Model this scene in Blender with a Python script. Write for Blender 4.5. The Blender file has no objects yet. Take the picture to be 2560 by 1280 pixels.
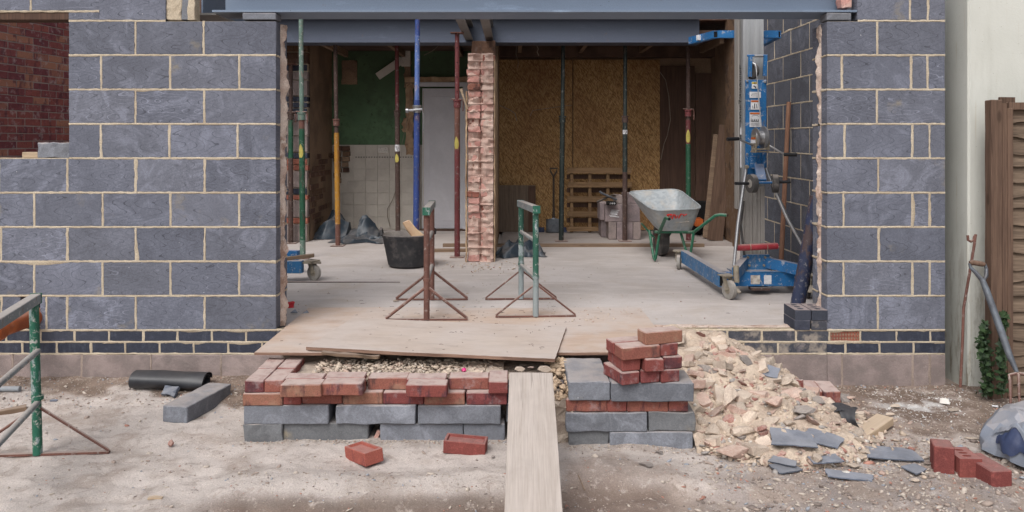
import bpy, bmesh, math, random
import numpy as np
from mathutils import Vector, Matrix, noise
random.seed(7)
R = math.radians
F = 1962.0          # focal length in photo pixels (2560 wide)
D0 = 5.136          # camera to facade distance
CZ = 1.6            # eye height
FL = 0.35           # floor slab level inside
scene = bpy.context.scene
C = scene.collection

# ------------------------------------------------------------ camera, light
cam = bpy.data.cameras.new('camera'); co = bpy.data.objects.new('camera', cam); C.objects.link(co)
co.location = (0, -D0, CZ); co.rotation_euler = (R(90), 0, 0)
cam.sensor_width = 36; cam.lens = 36*F/2560; cam.shift_y = -290/2560
cam.clip_start = 0.05; cam.clip_end = 500
scene.camera = co
world = bpy.data.worlds.new('World'); scene.world = world; world.use_nodes = True
wn = world.node_tree.nodes; wl = world.node_tree.links
sky = wn.new('ShaderNodeTexSky'); sky.sky_type = 'NISHITA'; sky.sun_disc = False
SUN_EL, SUN_AZ = 52, 205   # azimuth measured like sun_rotation
sky.sun_elevation = R(SUN_EL); sky.sun_rotation = R(SUN_AZ); sky.air_density = 1.0; sky.dust_density = 4.0
hs = wn.new('ShaderNodeHueSaturation'); hs.inputs['Saturation'].default_value = 0.28
wl.new(sky.outputs[0], hs.inputs['Color']); wl.new(hs.outputs[0], wn['Background'].inputs[0])
wn['Background'].inputs[1].default_value = 0.13
sun = bpy.data.lights.new('sun', 'SUN'); so = bpy.data.objects.new('sun', sun); C.objects.link(so)
sun.energy = 1.0; sun.angle = R(30); sun.color = (1.0, 0.965, 0.93)
sd = Vector((math.sin(R(SUN_AZ))*math.cos(R(SUN_EL)), math.cos(R(SUN_AZ))*math.cos(R(SUN_EL)), math.sin(R(SUN_EL))))
so.rotation_euler = sd.to_track_quat('Z', 'Y').to_euler(); so.location = (0, -8, 12)
scene.view_settings.view_transform = 'Standard'; scene.view_settings.look = 'None'
scene.view_settings.gamma = 1; scene.view_settings.exposure = 0.47
scene.view_settings.use_curve_mapping = False

# ------------------------------------------------------------ places read off the photograph
def PX(x, y, d): return Vector(((x-1280)*d/F, d-D0, CZ-(y-350)*d/F))
def PZ(x, y, z):
    d = (CZ-z)*F/(y-350); return Vector(((x-1280)*d/F, d-D0, z))
def XW(x, d=D0): return (x-1280)*d/F

# ------------------------------------------------------------ materials
class N:
    def __init__(s, name):
        s.m = bpy.data.materials.new(name); s.m.use_nodes = True
        s.t = s.m.node_tree; s.n = s.t.nodes; s.b = s.n['Principled BSDF']
        tc = s.n.new('ShaderNodeTexCoord'); oi = s.n.new('ShaderNodeObjectInfo'); s.oi = oi
        ad = s.n.new('ShaderNodeVectorMath'); ad.operation = 'ADD'
        s.t.links.new(tc.outputs['Object'], ad.inputs[0])
        sc = s.n.new('ShaderNodeVectorMath'); sc.operation = 'SCALE'; sc.inputs[0].default_value = (37, 53, 71)
        s.t.links.new(oi.outputs['Random'], sc.inputs['Scale']); s.t.links.new(sc.outputs[0], ad.inputs[1])
        s.co = ad.outputs[0]; s.obj = tc.outputs['Object']; s.rnd = oi.outputs['Random']
    def L(s, a, b): s.t.links.new(a, b)
    def val(s, x, sock):
        if hasattr(x, 'is_output'): s.L(x, sock)
        else: sock.default_value = x
    def math(s, op, a, b=0.0, c=0.0, clamp=False):
        k = s.n.new('ShaderNodeMath'); k.operation = op; k.use_clamp = clamp
        s.val(a, k.inputs[0]); s.val(b, k.inputs[1]); s.val(c, k.inputs[2]); return k.outputs[0]
    def scale(s, vec, v):
        k = s.n.new('ShaderNodeVectorMath'); k.operation = 'MULTIPLY'; s.L(vec, k.inputs[0]); k.inputs[1].default_value = v; return k.outputs[0]
    def noise(s, scale, detail=3, rough=.55, vec=None, dist=0.0, stretch=None):
        k = s.n.new('ShaderNodeTexNoise'); v = vec or s.co
        if stretch: v = s.scale(v, stretch)
        s.L(v, k.inputs['Vector']); k.inputs['Scale'].default_value = scale; k.inputs['Detail'].default_value = detail
        k.inputs['Roughness'].default_value = rough; k.inputs['Distortion'].default_value = dist; return k.outputs['Fac']
    def voro(s, scale, feature='F1', vec=None, out='Distance', rand=1.0):
        k = s.n.new('ShaderNodeTexVoronoi'); k.feature = feature; s.L(vec or s.co, k.inputs['Vector'])
        k.inputs['Scale'].default_value = scale; k.inputs['Randomness'].default_value = rand; return k.outputs[out]
    def ramp(s, f, a, b, lo=0.0, hi=1.0):
        k = s.n.new('ShaderNodeMapRange'); k.interpolation_type = 'SMOOTHSTEP'; s.L(f, k.inputs[0])
        k.inputs[1].default_value = a; k.inputs[2].default_value = b; k.inputs[3].default_value = lo; k.inputs[4].default_value = hi
        return k.outputs[0]
    def mix(s, f, a, b, mode='MIX'):
        k = s.n.new('ShaderNodeMix'); k.data_type = 'RGBA'; k.blend_type = mode; s.val(f, k.inputs[0])
        for v, i in ((a, 6), (b, 7)):
            if hasattr(v, 'is_output'): s.L(v, k.inputs[i])
            else: k.inputs[i].default_value = (*v, 1)
        return k.outputs[2]
    def up(s, a=.5, b=.9):
        g = s.n.new('ShaderNodeNewGeometry'); x = s.n.new('ShaderNodeSeparateXYZ'); s.L(g.outputs['Normal'], x.inputs[0])
        return s.ramp(x.outputs[2], a, b)
    def attr(s, name='tint'):
        k = s.n.new('ShaderNodeAttribute'); k.attribute_name = name; return k.outputs['Color']
    def grey(s, f): # float to colour multiplier
        k = s.n.new('ShaderNodeCombineColor'); [s.L(f, k.inputs[i]) for i in range(3)]; return k.outputs[0]
    def xyz(s, vec=None):
        k = s.n.new('ShaderNodeSeparateXYZ'); s.L(vec or s.obj, k.inputs[0]); return k.outputs
    def done(s, col, rough=.9, bump=None, bs=.3, bd=.01, metal=0.0, spec=.3):
        if hasattr(col, 'is_output'): s.L(col, s.b.inputs['Base Color'])
        else: s.b.inputs['Base Color'].default_value = (*col, 1)
        s.val(rough, s.b.inputs['Roughness']); s.b.inputs['Specular IOR Level'].default_value = spec
        s.val(metal, s.b.inputs['Metallic'])
        if bump is not None:
            k = s.n.new('ShaderNodeBump'); k.inputs['Strength'].default_value = bs; k.inputs['Distance'].default_value = bd
            s.L(bump, k.inputs['Height']); s.L(k.outputs[0], s.b.inputs['Normal'])
        return s.m
    def rnd2(s, k):  # extra per-object random numbers
        return s.math('FRACT', s.math('MULTIPLY', s.rnd, k))
DUST = (.50, .43, .385)
def simple(name, c1, c2=None, sc=6, rough=.85, dust=0.0, rv=.15, metal=0.0, bump=25, bs=.3, speck=None, spec=.3, grain=.12, dustcol=DUST, stretch=None):
    a = N(name); c2 = c2 or tuple(x*.7 for x in c1)
    col = a.mix(a.ramp(a.noise(sc, 4, stretch=stretch), .35, .65), c1, c2)
    fine = a.noise(bump*6, 3, .7, stretch=stretch)
    v = a.math('MULTIPLY', a.math('ADD', a.math('MULTIPLY', a.rnd2(17.3), rv*2), 1-rv), a.ramp(fine, .25, .75, 1-grain, 1+grain))
    col = a.mix(1.0, col, a.grey(v), 'MULTIPLY')
    if speck: col = a.mix(a.ramp(a.voro(speck[0]), speck[1], speck[1]*.6), col, speck[2])
    if dust:
        f = a.math('MULTIPLY', a.up(), a.ramp(a.noise(9, 4), .3, .6, dust*.55, dust))
        f2 = a.math('MULTIPLY', a.ramp(a.noise(14, 5), .5, .72), dust*.35)
        col = a.mix(a.math('MAXIMUM', f, f2), col, dustcol)
    return a.done(col, rough, a.noise(bump, 5, .6, stretch=stretch), bs, .006, metal, spec)

def block_mat(name, base, line=1.0, dust=0.0, tint=(.33,.27,.16)):
    a = N(name); x, y, z = a.xyz(a.obj)
    wob = a.noise(5, 3); wob2 = a.noise(2.2, 2)
    # long looping drag marks left by the block's press, fanning zig-zags
    ph = a.math('MULTIPLY', a.rnd2(5.1), 6.28)
    zig = a.math('SINE', a.math('ADD', a.math('MULTIPLY', z, 46), a.math('ADD', ph, a.math('MULTIPLY', wob2, 5))))
    u = a.math('ADD', a.math('MULTIPLY', x, 11.5), a.math('MULTIPLY', zig, .95))
    u = a.math('ADD', u, a.math('ADD', a.math('MULTIPLY', z, -9), a.math('MULTIPLY', wob, 3.4)))
    fr = a.math('ABSOLUTE', a.math('SUBTRACT', a.math('FRACT', u), .5))
    ln = a.math('MULTIPLY', a.ramp(fr, .055, .012), a.ramp(a.noise(3, 2), .30, .48))
    u2 = a.math('ADD', a.math('MULTIPLY', x, 7), a.math('ADD', a.math('MULTIPLY', zig, -1.1), a.math('MULTIPLY', a.noise(4, 3), 4)))
    fr2 = a.math('ABSOLUTE', a.math('SUBTRACT', a.math('FRACT', u2), .5))
    ln2 = a.math('MULTIPLY', a.ramp(fr2, .07, .0), a.math('MULTIPLY', a.ramp(a.noise(5, 3), .40, .56), a.ramp(a.rnd2(11.7), .3, .9)))
    b2 = tuple(v*.80 for v in base); b3 = tuple(v*1.45 for v in base)
    col = a.mix(a.ramp(a.noise(4, 5, .65), .3, .7), base, b2)
    col = a.mix(a.math('MULTIPLY', a.ramp(a.noise(5, 6, .7, dist=1.5), .45, .68), a.ramp(a.rnd2(41.3), 0, 1, .25, .95)), col, b3)
    col = a.mix(a.math('MULTIPLY', ln, .72*line), col, tuple(v*.38 for v in base))
    col = a.mix(a.math('MULTIPLY', ln2, .75*line), col, tuple(v*2.0 for v in base))
    v = a.math('MULTIPLY', a.math('ADD', a.math('MULTIPLY', a.rnd2(29.3), .24), .88), a.math('MULTIPLY', a.ramp(a.noise(260, 2, .8), .25, .75, .84, 1.14), a.ramp(a.noise(85, 3, .85), .28, .72, .86, 1.13)))
    col = a.mix(a.ramp(a.rnd2(53.7), .55, 1.0, 0, .14), col, (base[0]*1.12, base[1]*1.03, base[2]*.86))
    col = a.mix(1.0, col, a.grey(v), 'MULTIPLY')
    # pale mortar smears near the edges and splashes
    col = a.mix(a.math('MULTIPLY', a.ramp(a.noise(3.3, 6, .6), .62, .76), .6), col, tint)
    col = a.mix(a.ramp(a.voro(24), .045, .02), col, (.025, .025, .03))
    col = a.mix(a.ramp(a.voro(9), .028, .016), col, (.6, .6, .63))
    if dust: col = a.mix(a.math('MULTIPLY', a.up(), a.ramp(a.noise(10, 4), .3, .65, dust*.4, dust)), col, DUST)
    bp = a.math('ADD', a.noise(120, 4, .7), a.math('MULTIPLY', ln, -1.2*line))
    return a.done(col, .95, bp, .25, .003, spec=.2)

def brick_mat(name, cols, dust=0.0, bands=.5, efflo=0.0, patch=None):
    a = N(name); c = a.mix(a.ramp(a.rnd2(3.7), .2, .8), cols[0], cols[1]); c = a.mix(a.ramp(a.rnd2(7.9), .62, .85), c, cols[2])
    c = a.mix(a.ramp(a.noise(16, 4, stretch=(1, .3, .3), rough=.65), .52, .62, 0, bands), c, cols[3])
    c = a.mix(a.math('MULTIPLY', a.ramp(a.noise(22, 5, .7), .5, .7), .4), c, tuple(min(1, v*1.9) for v in cols[1]))
    v = a.ramp(a.noise(180, 3, .75), .25, .75, .74, 1.22); c = a.mix(1.0, c, a.grey(v), 'MULTIPLY')
    if efflo: c = a.mix(a.math('MULTIPLY', a.ramp(a.noise(13, 5, .65), .52, .7), efflo), c, (.42, .36, .36))
    if patch: c = a.mix(a.math('MULTIPLY', a.ramp(a.noise(8, 5, .6), .5, .64), patch[0]), c, patch[1])
    c = a.mix(a.ramp(a.voro(60), .12, .05, 0, .6), c, (.05, .03, .03))
    if dust: 
        c = a.mix(a.math('MULTIPLY', a.up(), a.ramp(a.noise(16, 5, .65), .3, .6, dust*.62, dust)), c, (.50, .40, .365))
    return a.done(c, .92, a.noise(90, 6, .75, stretch=(1, 1, 2.2)), .45, .004, spec=.2)

def paint_mat(name, col, rust=.3, rustcol=(.16, .075, .045), rough=.5, spl=.3, sc=12, metal=0.0, dust=.35, low=None):
    a = N(name); c = a.mix(a.ramp(a.noise(5, 3), .3, .7), col, tuple(v*.72 for v in col))
    c = a.mix(a.ramp(a.noise(sc, 6, .72, stretch=(1, 1, .45)), .5+.22*(.6-rust), .56+.22*(.6-rust), 0, min(1, rust*2)), c, rustcol)
    c = a.mix(a.math('MULTIPLY', a.ramp(a.noise(30, 5, .7), .56, .66), spl), c, (.52, .49, .46))
    v = a.ramp(a.noise(150, 2), .3, .7, .85, 1.12); c = a.mix(1.0, c, a.grey(v), 'MULTIPLY')
    if low:
        z = a.math('ADD', a.xyz()[2], a.math('MULTIPLY', a.noise(14, 5, .75), .5)); c = a.mix(a.ramp(z, .62, .40, 0, .9), c, low)
    if dust: c = a.mix(a.math('MULTIPLY', a.up(.3, .9), dust), c, DUST)
    return a.done(c, rough, a.noise(60, 4), .15, .002, metal, .4)

def wood_mat(name, c1, c2, axis=0, dust=0.0, grain=1.0, rough=.85, knots=True):
    a = N(name); st = [22, 22, 22]; st[axis] = 1.3
    g = a.noise(2.2, 5, .6, stretch=tuple(st), dist=.4); c = a.mix(a.ramp(g, .33, .66), c1, c2)
    st2 = [90, 90, 90]; st2[axis] = 2.0; st4 = [26, 26, 26]; st4[axis] = .5; g2 = a.noise(2, 3, .7, stretch=tuple(st2))
    c = a.mix(1.0, c, a.grey(a.ramp(g2, .25, .75, 1-.22*grain, 1+.14*grain)), 'MULTIPLY')
    ck = a.math('ABSOLUTE', a.math('SUBTRACT', a.noise(1, 2, .5, stretch=tuple(st4)), .5)); c = a.mix(a.math('MULTIPLY', a.ramp(ck, .012, .002), a.ramp(a.noise(1.3, 2), .48, .58, 0, .75)), c, tuple(v*.3 for v in c1))
    c = a.mix(1.0, c, a.grey(a.math('ADD', a.math('MULTIPLY', a.rnd2(13.1), .3), .85)), 'MULTIPLY')
    c = a.mix(a.math('MULTIPLY', a.ramp(a.noise(4, 5, .65), .5, .72), .35), c, tuple(v*.55 for v in c1))
    if knots:
        st3 = [5, 5, 5]; st3[axis] = 2.0
        k = a.voro(1.2, vec=a.scale(a.co, tuple(st3))); c = a.mix(a.ramp(k, .12, .05, 0, .7), c, tuple(v*.35 for v in c1))
    if dust: c = a.mix(a.math('MULTIPLY', a.up(), a.ramp(a.noise(5, 6, .7), .25, .7, dust*.5, dust)), c, DUST)
    return a.done(c, rough, g2, .35*grain, .003, spec=.2)

M = {}
M['block'] = block_mat('scored blue grey concrete', (.150, .159, .198))
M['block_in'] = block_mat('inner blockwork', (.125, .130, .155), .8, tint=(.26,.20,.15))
M['block_flat'] = block_mat('dusty loose concrete block', (.185, .195, .222), .0, dust=.5)
M['block_stain'] = block_mat('mortar stained block', (.17, .175, .185), .0, dust=.5, tint=(.42,.33,.2))
M['found'] = simple('pinkish aggregate block', (.31, .25, .235), (.22, .18, .17), 9, .95, 0, .12, bump=70, bs=.8, speck=(110, .16, (.40, .35, .35)), grain=.3)
M['found_grey'] = simple('pink grey aggregate block', (.27, .215, .215), (.19, .155, .16), 12, .95, .2, .3, bump=90, bs=.7, speck=(95, .25, (.1, .08, .09)), grain=.3)
def mortar_mat(name, c1, c2):
    a = N(name); c = a.mix(a.ramp(a.noise(5, 5, .6), .35, .7), c1, c2)
    c = a.mix(1.0, c, a.grey(a.ramp(a.noise(140, 4, .8), .25, .75, .72, 1.2)), 'MULTIPLY')
    return a.done(c, .97, a.noise(80, 6, .8), .7, .005, spec=.1)
M['mortar'] = mortar_mat('sandy cream mortar', (.56, .48, .37), (.45, .37, .275))
M['mortar_core'] = simple('mortar inside joints', (.34, .28, .20), (.22, .18, .13), 8)
M['mortar_dirty'] = mortar_mat('weathered pink mortar', (.36, .29, .25), (.25, .2, .17))
M['mortar_red'] = mortar_mat('aged grey mortar', (.34, .28, .26), (.24, .19, .18))
def snots():
    a = N('squeezed mortar and old render'); c = a.mix(a.ramp(a.noise(7, 5, .65), .35, .65), (.66, .55, .48), (.50, .37, .31))
    c = a.mix(a.ramp(a.noise(10, 6, .7, stretch=(1, 1, .6)), .52, .62, 0, .75), c, (.30, .19, .14)); c = a.mix(a.ramp(a.noise(17, 5, .7), .60, .68, 0, .7), c, (.72, .66, .60))
    c = a.mix(1.0, c, a.grey(a.ramp(a.noise(120, 4, .8), .25, .75, .74, 1.18)), 'MULTIPLY'); return a.done(c, .97, a.noise(50, 6, .8), .8, .008, spec=.1)
M['snots'] = snots()
M['blue_brick'] = brick_mat('blue engineering brick', ((.042, .047, .066), (.055, .06, .082), (.035, .04, .058), (.075, .08, .10)), .3, .4)
M['blue_brick_top'] = brick_mat('blue brick with a dusty top', ((.050, .055, .072), (.055, .06, .08), (.045, .05, .066), (.075, .08, .10)), .55, .4)
M['blue_brick_dusty'] = brick_mat('mortar smeared engineering brick', ((.062, .065, .08), (.075, .078, .09), (.05, .055, .07), (.11, .11, .12)), .55, .4, efflo=.3, patch=(.75, (.36, .31, .26)))
RED = ((.225, .066, .056), (.175, .052, .052), (.27, .105, .078), (.085, .038, .045))
M['red'] = brick_mat('rustic red facing brick', RED, .95, .85, efflo=.38)
M['red_multi'] = brick_mat('buff streaked red brick', ((.26, .10, .075), (.21, .075, .06), (.27, .13, .09), (.10, .055, .05)), .95, .8, patch=(.5, (.36, .23, .16)))
M['neighbour'] = brick_mat('neighbouring wall brick', ((.25, .08, .07), (.17, .052, .06), (.34, .16, .11), (.09, .036, .05)), 0, .7, efflo=.6)
M['frog'] = brick_mat('clean pressed red brick', ((.33, .10, .075), (.26, .072, .058), (.30, .10, .07), (.16, .05, .05)), .3, .5)
M['perf'] = brick_mat('smooth red perforated brick', ((.21, .06, .052), (.24, .07, .06), (.19, .055, .05), (.14, .045, .042)), .25, .3)
M['pier'] = brick_mat('broken pale pink brick', ((.54, .29, .25), (.46, .23, .195), (.56, .35, .29), (.36, .17, .15)), .6, .4, efflo=.25, patch=(.7, (.60, .42, .36)))
M['pier_mortar'] = mortar_mat('crumbling pinkish mortar', (.58, .44, .375), (.45, .28, .235))
M['oldbrick'] = brick_mat('soot stained interior brick', ((.14, .08, .055), (.105, .06, .045), (.17, .105, .065), (.05, .035, .03)), .2, .6, efflo=.2)
M['terracotta'] = simple('terracotta', (.34, .125, .085), (.25, .09, .065), 10, .8, .1, .1)
M['clay_pipe'] = simple('orange clay pipe', (.48, .13, .035), (.28, .07, .025), 6, .5, .35, .1)
def steel(name, c, dust=.2):
    a = N(name); col = a.mix(a.ramp(a.noise(1.6, 5, .6, stretch=(.3, 1, 1)), .3, .7), c, tuple(v*.84 for v in c))
    col = a.mix(a.math('MULTIPLY', a.ramp(a.noise(3.2, 6, .72), .58, .74), .45), col, tuple(v*1.5 for v in c))
    col = a.mix(a.ramp(a.noise(6, 7, .8), .62, .70, 0, .6), col, (.14, .10, .085)); col = a.mix(a.math('MULTIPLY', a.ramp(a.noise(4, 6, .75, stretch=(.5, 1, 4)), .56, .7), .4), col, tuple(min(1, v*1.7) for v in c))
    col = a.mix(a.ramp(a.voro(12), .04, .02), col, (.03, .03, .035))
    col = a.mix(1.0, col, a.grey(a.ramp(a.noise(200, 2), .3, .7, .92, 1.08)), 'MULTIPLY')
    return a.done(col, .55, a.noise(30, 4), .08, .002, 0, .4)
M['steel'] = steel('blue grey primed steel', (.175, .225, .305))
M['steel_dark'] = steel('dark primed steel', (.085, .10, .14))
M['steel_warm'] = steel('dusty primer on channel', (.20, .19, .18))
def concrete(name, c1, c2, c3):
    a = N(name); x, y, z = a.xyz()
    c = a.mix(a.ramp(a.noise(1.1, 6, .62), .35, .65), c1, c2); c = a.mix(a.math('MULTIPLY', a.ramp(a.noise(2.6, 7, .7, dist=.6), .5, .72), .65), c, c3)
    c = a.mix(a.math('MULTIPLY', a.ramp(a.noise(5, 7, .72, stretch=(.3, 1.4, 1), dist=.6), .48, .68), .5), c, tuple(v*1.16 for v in c1)); c = a.mix(a.math('MULTIPLY', a.ramp(a.noise(4, 7, .75, stretch=(.5, 1.8, 1), dist=1), .56, .70), .4), c, tuple(v*.72 for v in c2)); c = a.mix(a.math('MULTIPLY', a.ramp(a.noise(20, 6, .8), .58, .68), .35), c, (.30, .25, .215))
    c = a.mix(1.0, c, a.grey(a.ramp(a.noise(170, 4, .75), .2, .8, .86, 1.12)), 'MULTIPLY')
    c = a.mix(a.ramp(a.voro(28), .06, .02, 0, .55), c, (.17, .13, .11))
    c = a.mix(a.ramp(a.voro(13), .05, .03, 0, .7), c, (.62, .52, .42))
    return a.done(c, .95, a.noise(45, 6, .7), .18, .004, spec=.15)
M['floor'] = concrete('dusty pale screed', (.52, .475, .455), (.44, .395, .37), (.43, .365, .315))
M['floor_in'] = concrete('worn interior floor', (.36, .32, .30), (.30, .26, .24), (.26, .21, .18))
def ply(name, c1, c2, dust):
    a = N(name); c = a.mix(a.ramp(a.noise(2, 6, .62, stretch=(.6, 3.5, 1), dist=.8), .34, .66), c1, c2)
    c = a.mix(a.math('MULTIPLY', a.ramp(a.noise(1.3, 6, .68), .36, .62), dust), c, (.52, .455, .42))
    c = a.mix(a.math('MULTIPLY', a.ramp(a.noise(6, 7, .75, stretch=(.5, 1.6, 1)), .52, .7), .4), c, tuple(v*.72 for v in c2))
    c = a.mix(1.0, c, a.grey(a.ramp(a.noise(3, 4, .75, stretch=(4, 60, 60)), .2, .8, .88, 1.1)), 'MULTIPLY')
    c = a.mix(a.ramp(a.voro(20), .05, .02, 0, .7), c, (.13, .09, .07))
    return a.done(c, .9, a.noise(3, 5, .7, stretch=(6, 40, 40)), .25, .003, spec=.2)
M['ply'] = ply('orange dusty plywood', (.52, .40, .32), (.46, .345, .275), .95)
M['ply2'] = ply('grey dusted plywood', (.50, .42, .365), (.45, .37, .32), .85)
M['ply_edge'] = wood_mat('plywood edge', (.30, .19, .14), (.16, .095, .07), 0, .2)
M['plank'] = wood_mat('weathered scaffold board', (.52, .46, .42), (.42, .365, .325), 1, .45, .8)
M['timber'] = wood_mat('fresh sawn timber', (.52, .40, .28), (.45, .34, .235), 0, .3, .6)
M['timber_old'] = wood_mat('dull site timber', (.27, .19, .13), (.20, .135, .095), 0, .3, .8)
M['pallet'] = wood_mat('pallet softwood', (.26, .165, .09), (.185, .115, .065), 0, .2)
M['fence'] = wood_mat('brown weathered fence lap', (.20, .145, .105), (.125, .09, .066), 0, .1, 1.4)
M['post'] = wood_mat('brown stained fence post', (.165, .105, .075), (.12, .075, .055), 2, .1, 1.0)
M['pole'] = wood_mat('reddish pole', (.27, .15, .10), (.21, .11, .075), 2, .1, .7)
M['board_brown'] = wood_mat('dark brown board', (.125, .075, .055), (.09, .055, .042), 2, .2, .5, knots=False)
M['board_grey'] = wood_mat('old grey brown board', (.16, .12, .09), (.115, .085, .065), 2, .2, .5, knots=False)
def osb():
    a = N('strand board'); n = a.noise(3, 3, .6)
    def strands(rot, s1, s2, sd):
        mp = a.n.new('ShaderNodeMapping'); mp.vector_type = 'TEXTURE'; mp.inputs['Rotation'].default_value = (0, rot, 0); mp.inputs['Scale'].default_value = (1/s1, 1, 1/s2); mp.inputs['Location'].default_value = (sd, sd, 0)
        a.L(a.co, mp.inputs[0]); dv = a.n.new('ShaderNodeVectorMath'); dv.operation = 'ADD'; nz = a.n.new('ShaderNodeTexNoise'); nz.inputs['Scale'].default_value = .3
        a.L(mp.outputs[0], nz.inputs['Vector']); sc = a.n.new('ShaderNodeVectorMath'); sc.operation = 'SCALE'; sc.inputs['Scale'].default_value = 5.0
        a.L(nz.outputs['Color'], sc.inputs[0]); a.L(mp.outputs[0], dv.inputs[0]); a.L(sc.outputs[0], dv.inputs[1])
        v = a.n.new('ShaderNodeTexNoise'); v.inputs['Scale'].default_value = 1.0; v.inputs['Detail'].default_value = 1.5; a.L(dv.outputs[0], v.inputs['Vector']); return a.ramp(v.outputs['Fac'], .38, .62)
    s1 = strands(1.45, 14, 95, 0); s2 = strands(-1.15, 16, 100, .5); s3 = strands(.95, 15, 95, .9)
    c = a.mix(a.ramp(s1, .1, .9), (.42, .25, .105), (.28, .16, .065))
    c = a.mix(a.ramp(s2, .55, .8, 0, .8), c, (.50, .32, .15)); c = a.mix(a.ramp(s3, .6, .85, 0, .7), c, (.15, .078, .032))
    c = a.mix(a.ramp(a.noise(1.2, 4), .4, .75, 0, .45), c, (.17, .075, .04))
    return a.done(c, .8, s2, .2, .002, spec=.25)
M['osb'] = osb()
def green_wall():
    a = N('green painted plaster'); x, y, z = a.xyz()
    c = a.mix(a.ramp(a.noise(1.7, 4), .35, .65), (.115, .205, .11), (.085, .155, .085))
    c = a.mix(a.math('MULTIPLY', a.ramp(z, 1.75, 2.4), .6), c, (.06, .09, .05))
    c = a.mix(a.math('MULTIPLY', a.ramp(a.noise(3.5, 6, .7), .45, .65), .6), c, (.06, .09, .055)); c = a.mix(a.ramp(a.noise(12, 6, .75), .58, .66, 0, .7), c, (.04, .045, .03)); c = a.mix(a.ramp(a.noise(5, 6, .7), .68, .74), c, (.30, .22, .15))
    return a.done(c, .8, a.noise(20, 4), .15, .003)
M['green_wall'] = green_wall()
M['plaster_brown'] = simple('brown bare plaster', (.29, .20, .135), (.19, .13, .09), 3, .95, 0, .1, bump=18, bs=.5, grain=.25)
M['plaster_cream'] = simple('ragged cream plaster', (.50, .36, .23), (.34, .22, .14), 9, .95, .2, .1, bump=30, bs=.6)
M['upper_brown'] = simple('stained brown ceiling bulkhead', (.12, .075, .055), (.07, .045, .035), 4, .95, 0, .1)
M['tile'] = simple('dusty white wall tile', (.57, .53, .47), (.49, .45, .40), 4, .4, 0, .04, bump=6, bs=.04, grain=.04)
M['mosaic'] = simple('dark mosaic', (.06, .06, .05), (.1, .1, .09), 4, .4, 0, .5)
M['grout'] = simple('grey grout', (.50, .46, .41), (.45, .42, .37), 6)
M['door'] = simple('white painted door', (.62, .62, .66), (.56, .56, .60), 3, .45, 0, .02, bump=5, bs=.04, grain=.03)
M['offwhite'] = simple('off white plastic', (.60, .57, .52), (.52, .49, .45), 5, .5, 0, .05)
def render_wall():
    a = N('cream masonry paint'); x, y, z = a.xyz()
    c = a.mix(a.ramp(a.noise(1.5, 5), .35, .65), (.60, .605, .56), (.545, .55, .505))
    c = a.mix(a.math('MULTIPLY', a.ramp(a.noise(6, 7, .75, stretch=(3, 3, .6)), .46, .66), a.ramp(z, 1.3, .0)), c, (.25, .22, .17))
    c = a.mix(a.ramp(a.voro(26), .07, .03, 0, .8), c, (.2, .17, .13))
    c = a.mix(a.math('MULTIPLY', a.ramp(a.noise(7, 5, .6, stretch=(5, 5, .2)), .60, .70), .4), c, (.42, .33, .2)); c = a.mix(a.math('MULTIPLY', a.ramp(a.noise(2.5, 6, .65, stretch=(2, 2, .4)), .5, .7), .3), c, (.40, .40, .35))
    return a.done(c, .9, a.noise(55, 6, .75), .45, .005, spec=.15)
M['render'] = render_wall()
M['render_side'] = M['render']
M['blue_prop'] = paint_mat('blue prop paint', (.035, .07, .25), .32, (.12, .07, .09), spl=.35)
M['blue_prop2'] = paint_mat('scuffed violet blue prop', (.03, .04, .085), .55, (.07, .048, .05), spl=.3, dust=.1)
M['blue_pale'] = paint_mat('worn pale blue prop', (.10, .17, .42), .3, (.30, .24, .22), spl=.9)
M['green_prop'] = paint_mat('green prop paint', (.022, .10, .055), .3, (.09, .06, .05), spl=.3)
M['green_pale'] = paint_mat('pale green worn tube', (.15, .23, .19), .4, (.22, .17, .14), spl=.8)
M['green_trestle'] = paint_mat('flaking green trestle paint', (.018, .12, .075), .42, (.27, .32, .33), spl=.75, sc=16)
M['green_worn'] = paint_mat('green paint worn off the lower tube', (.03, .115, .08), .5, (.27, .32, .33), spl=.8, sc=16, low=(.27, .30, .31))
M['trestle_grey'] = paint_mat('greyed trestle tube', (.22, .25, .26), .3, (.16, .1, .08), spl=.8, dust=.6)
M['rust'] = paint_mat('rusty brown steel', (.165, .075, .058), .3, (.10, .05, .04), .8, spl=.35, dust=.55)
M['rust_dark'] = paint_mat('dark rusty steel', (.075, .045, .038), .3, (.13, .07, .05), .8, spl=.25)
M['maroon'] = paint_mat('maroon prop paint', (.15, .035, .038), .35, (.09, .05, .045), .7, spl=.3)
M['yellow'] = paint_mat('yellow prop paint', (.46, .225, .03), .4, (.30, .13, .04), .6, spl=.3)
M['yellow_mark'] = simple('yellow spray mark', (.50, .43, .11), (.4, .34, .09), 8, .7)
M['black_prop'] = paint_mat('black green prop', (.022, .032, .03), .3, (.07, .05, .04), .6, spl=.25)
M['lift_blue'] = paint_mat('bright blue lift paint', (.018, .145, .37), .26, (.16, .15, .16), .55, spl=.6, dust=.4)
M['lift_dusty'] = paint_mat('scraped dusty blue paint', (.04, .165, .36), .35, (.20, .24, .30), .5, spl=.7, dust=.75)
M['alu'] = simple('brushed aluminium extrusion', (.50, .51, .52), (.42, .43, .44), 3, .42, 0, .02, metal=.55, bump=10, bs=.05, stretch=(6, 6, .3), grain=.06)
M['alu_dusty'] = simple('dusty aluminium', (.36, .34, .32), (.29, .27, .25), 4, .6, 0, .02, metal=.25, bump=10, bs=.08, stretch=(6, 6, .3))
M['chrome'] = simple('zinc plated steel', (.45, .45, .46), (.34, .34, .35), 8, .35, .2, .03, metal=.7, bump=20, bs=.05)
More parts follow.
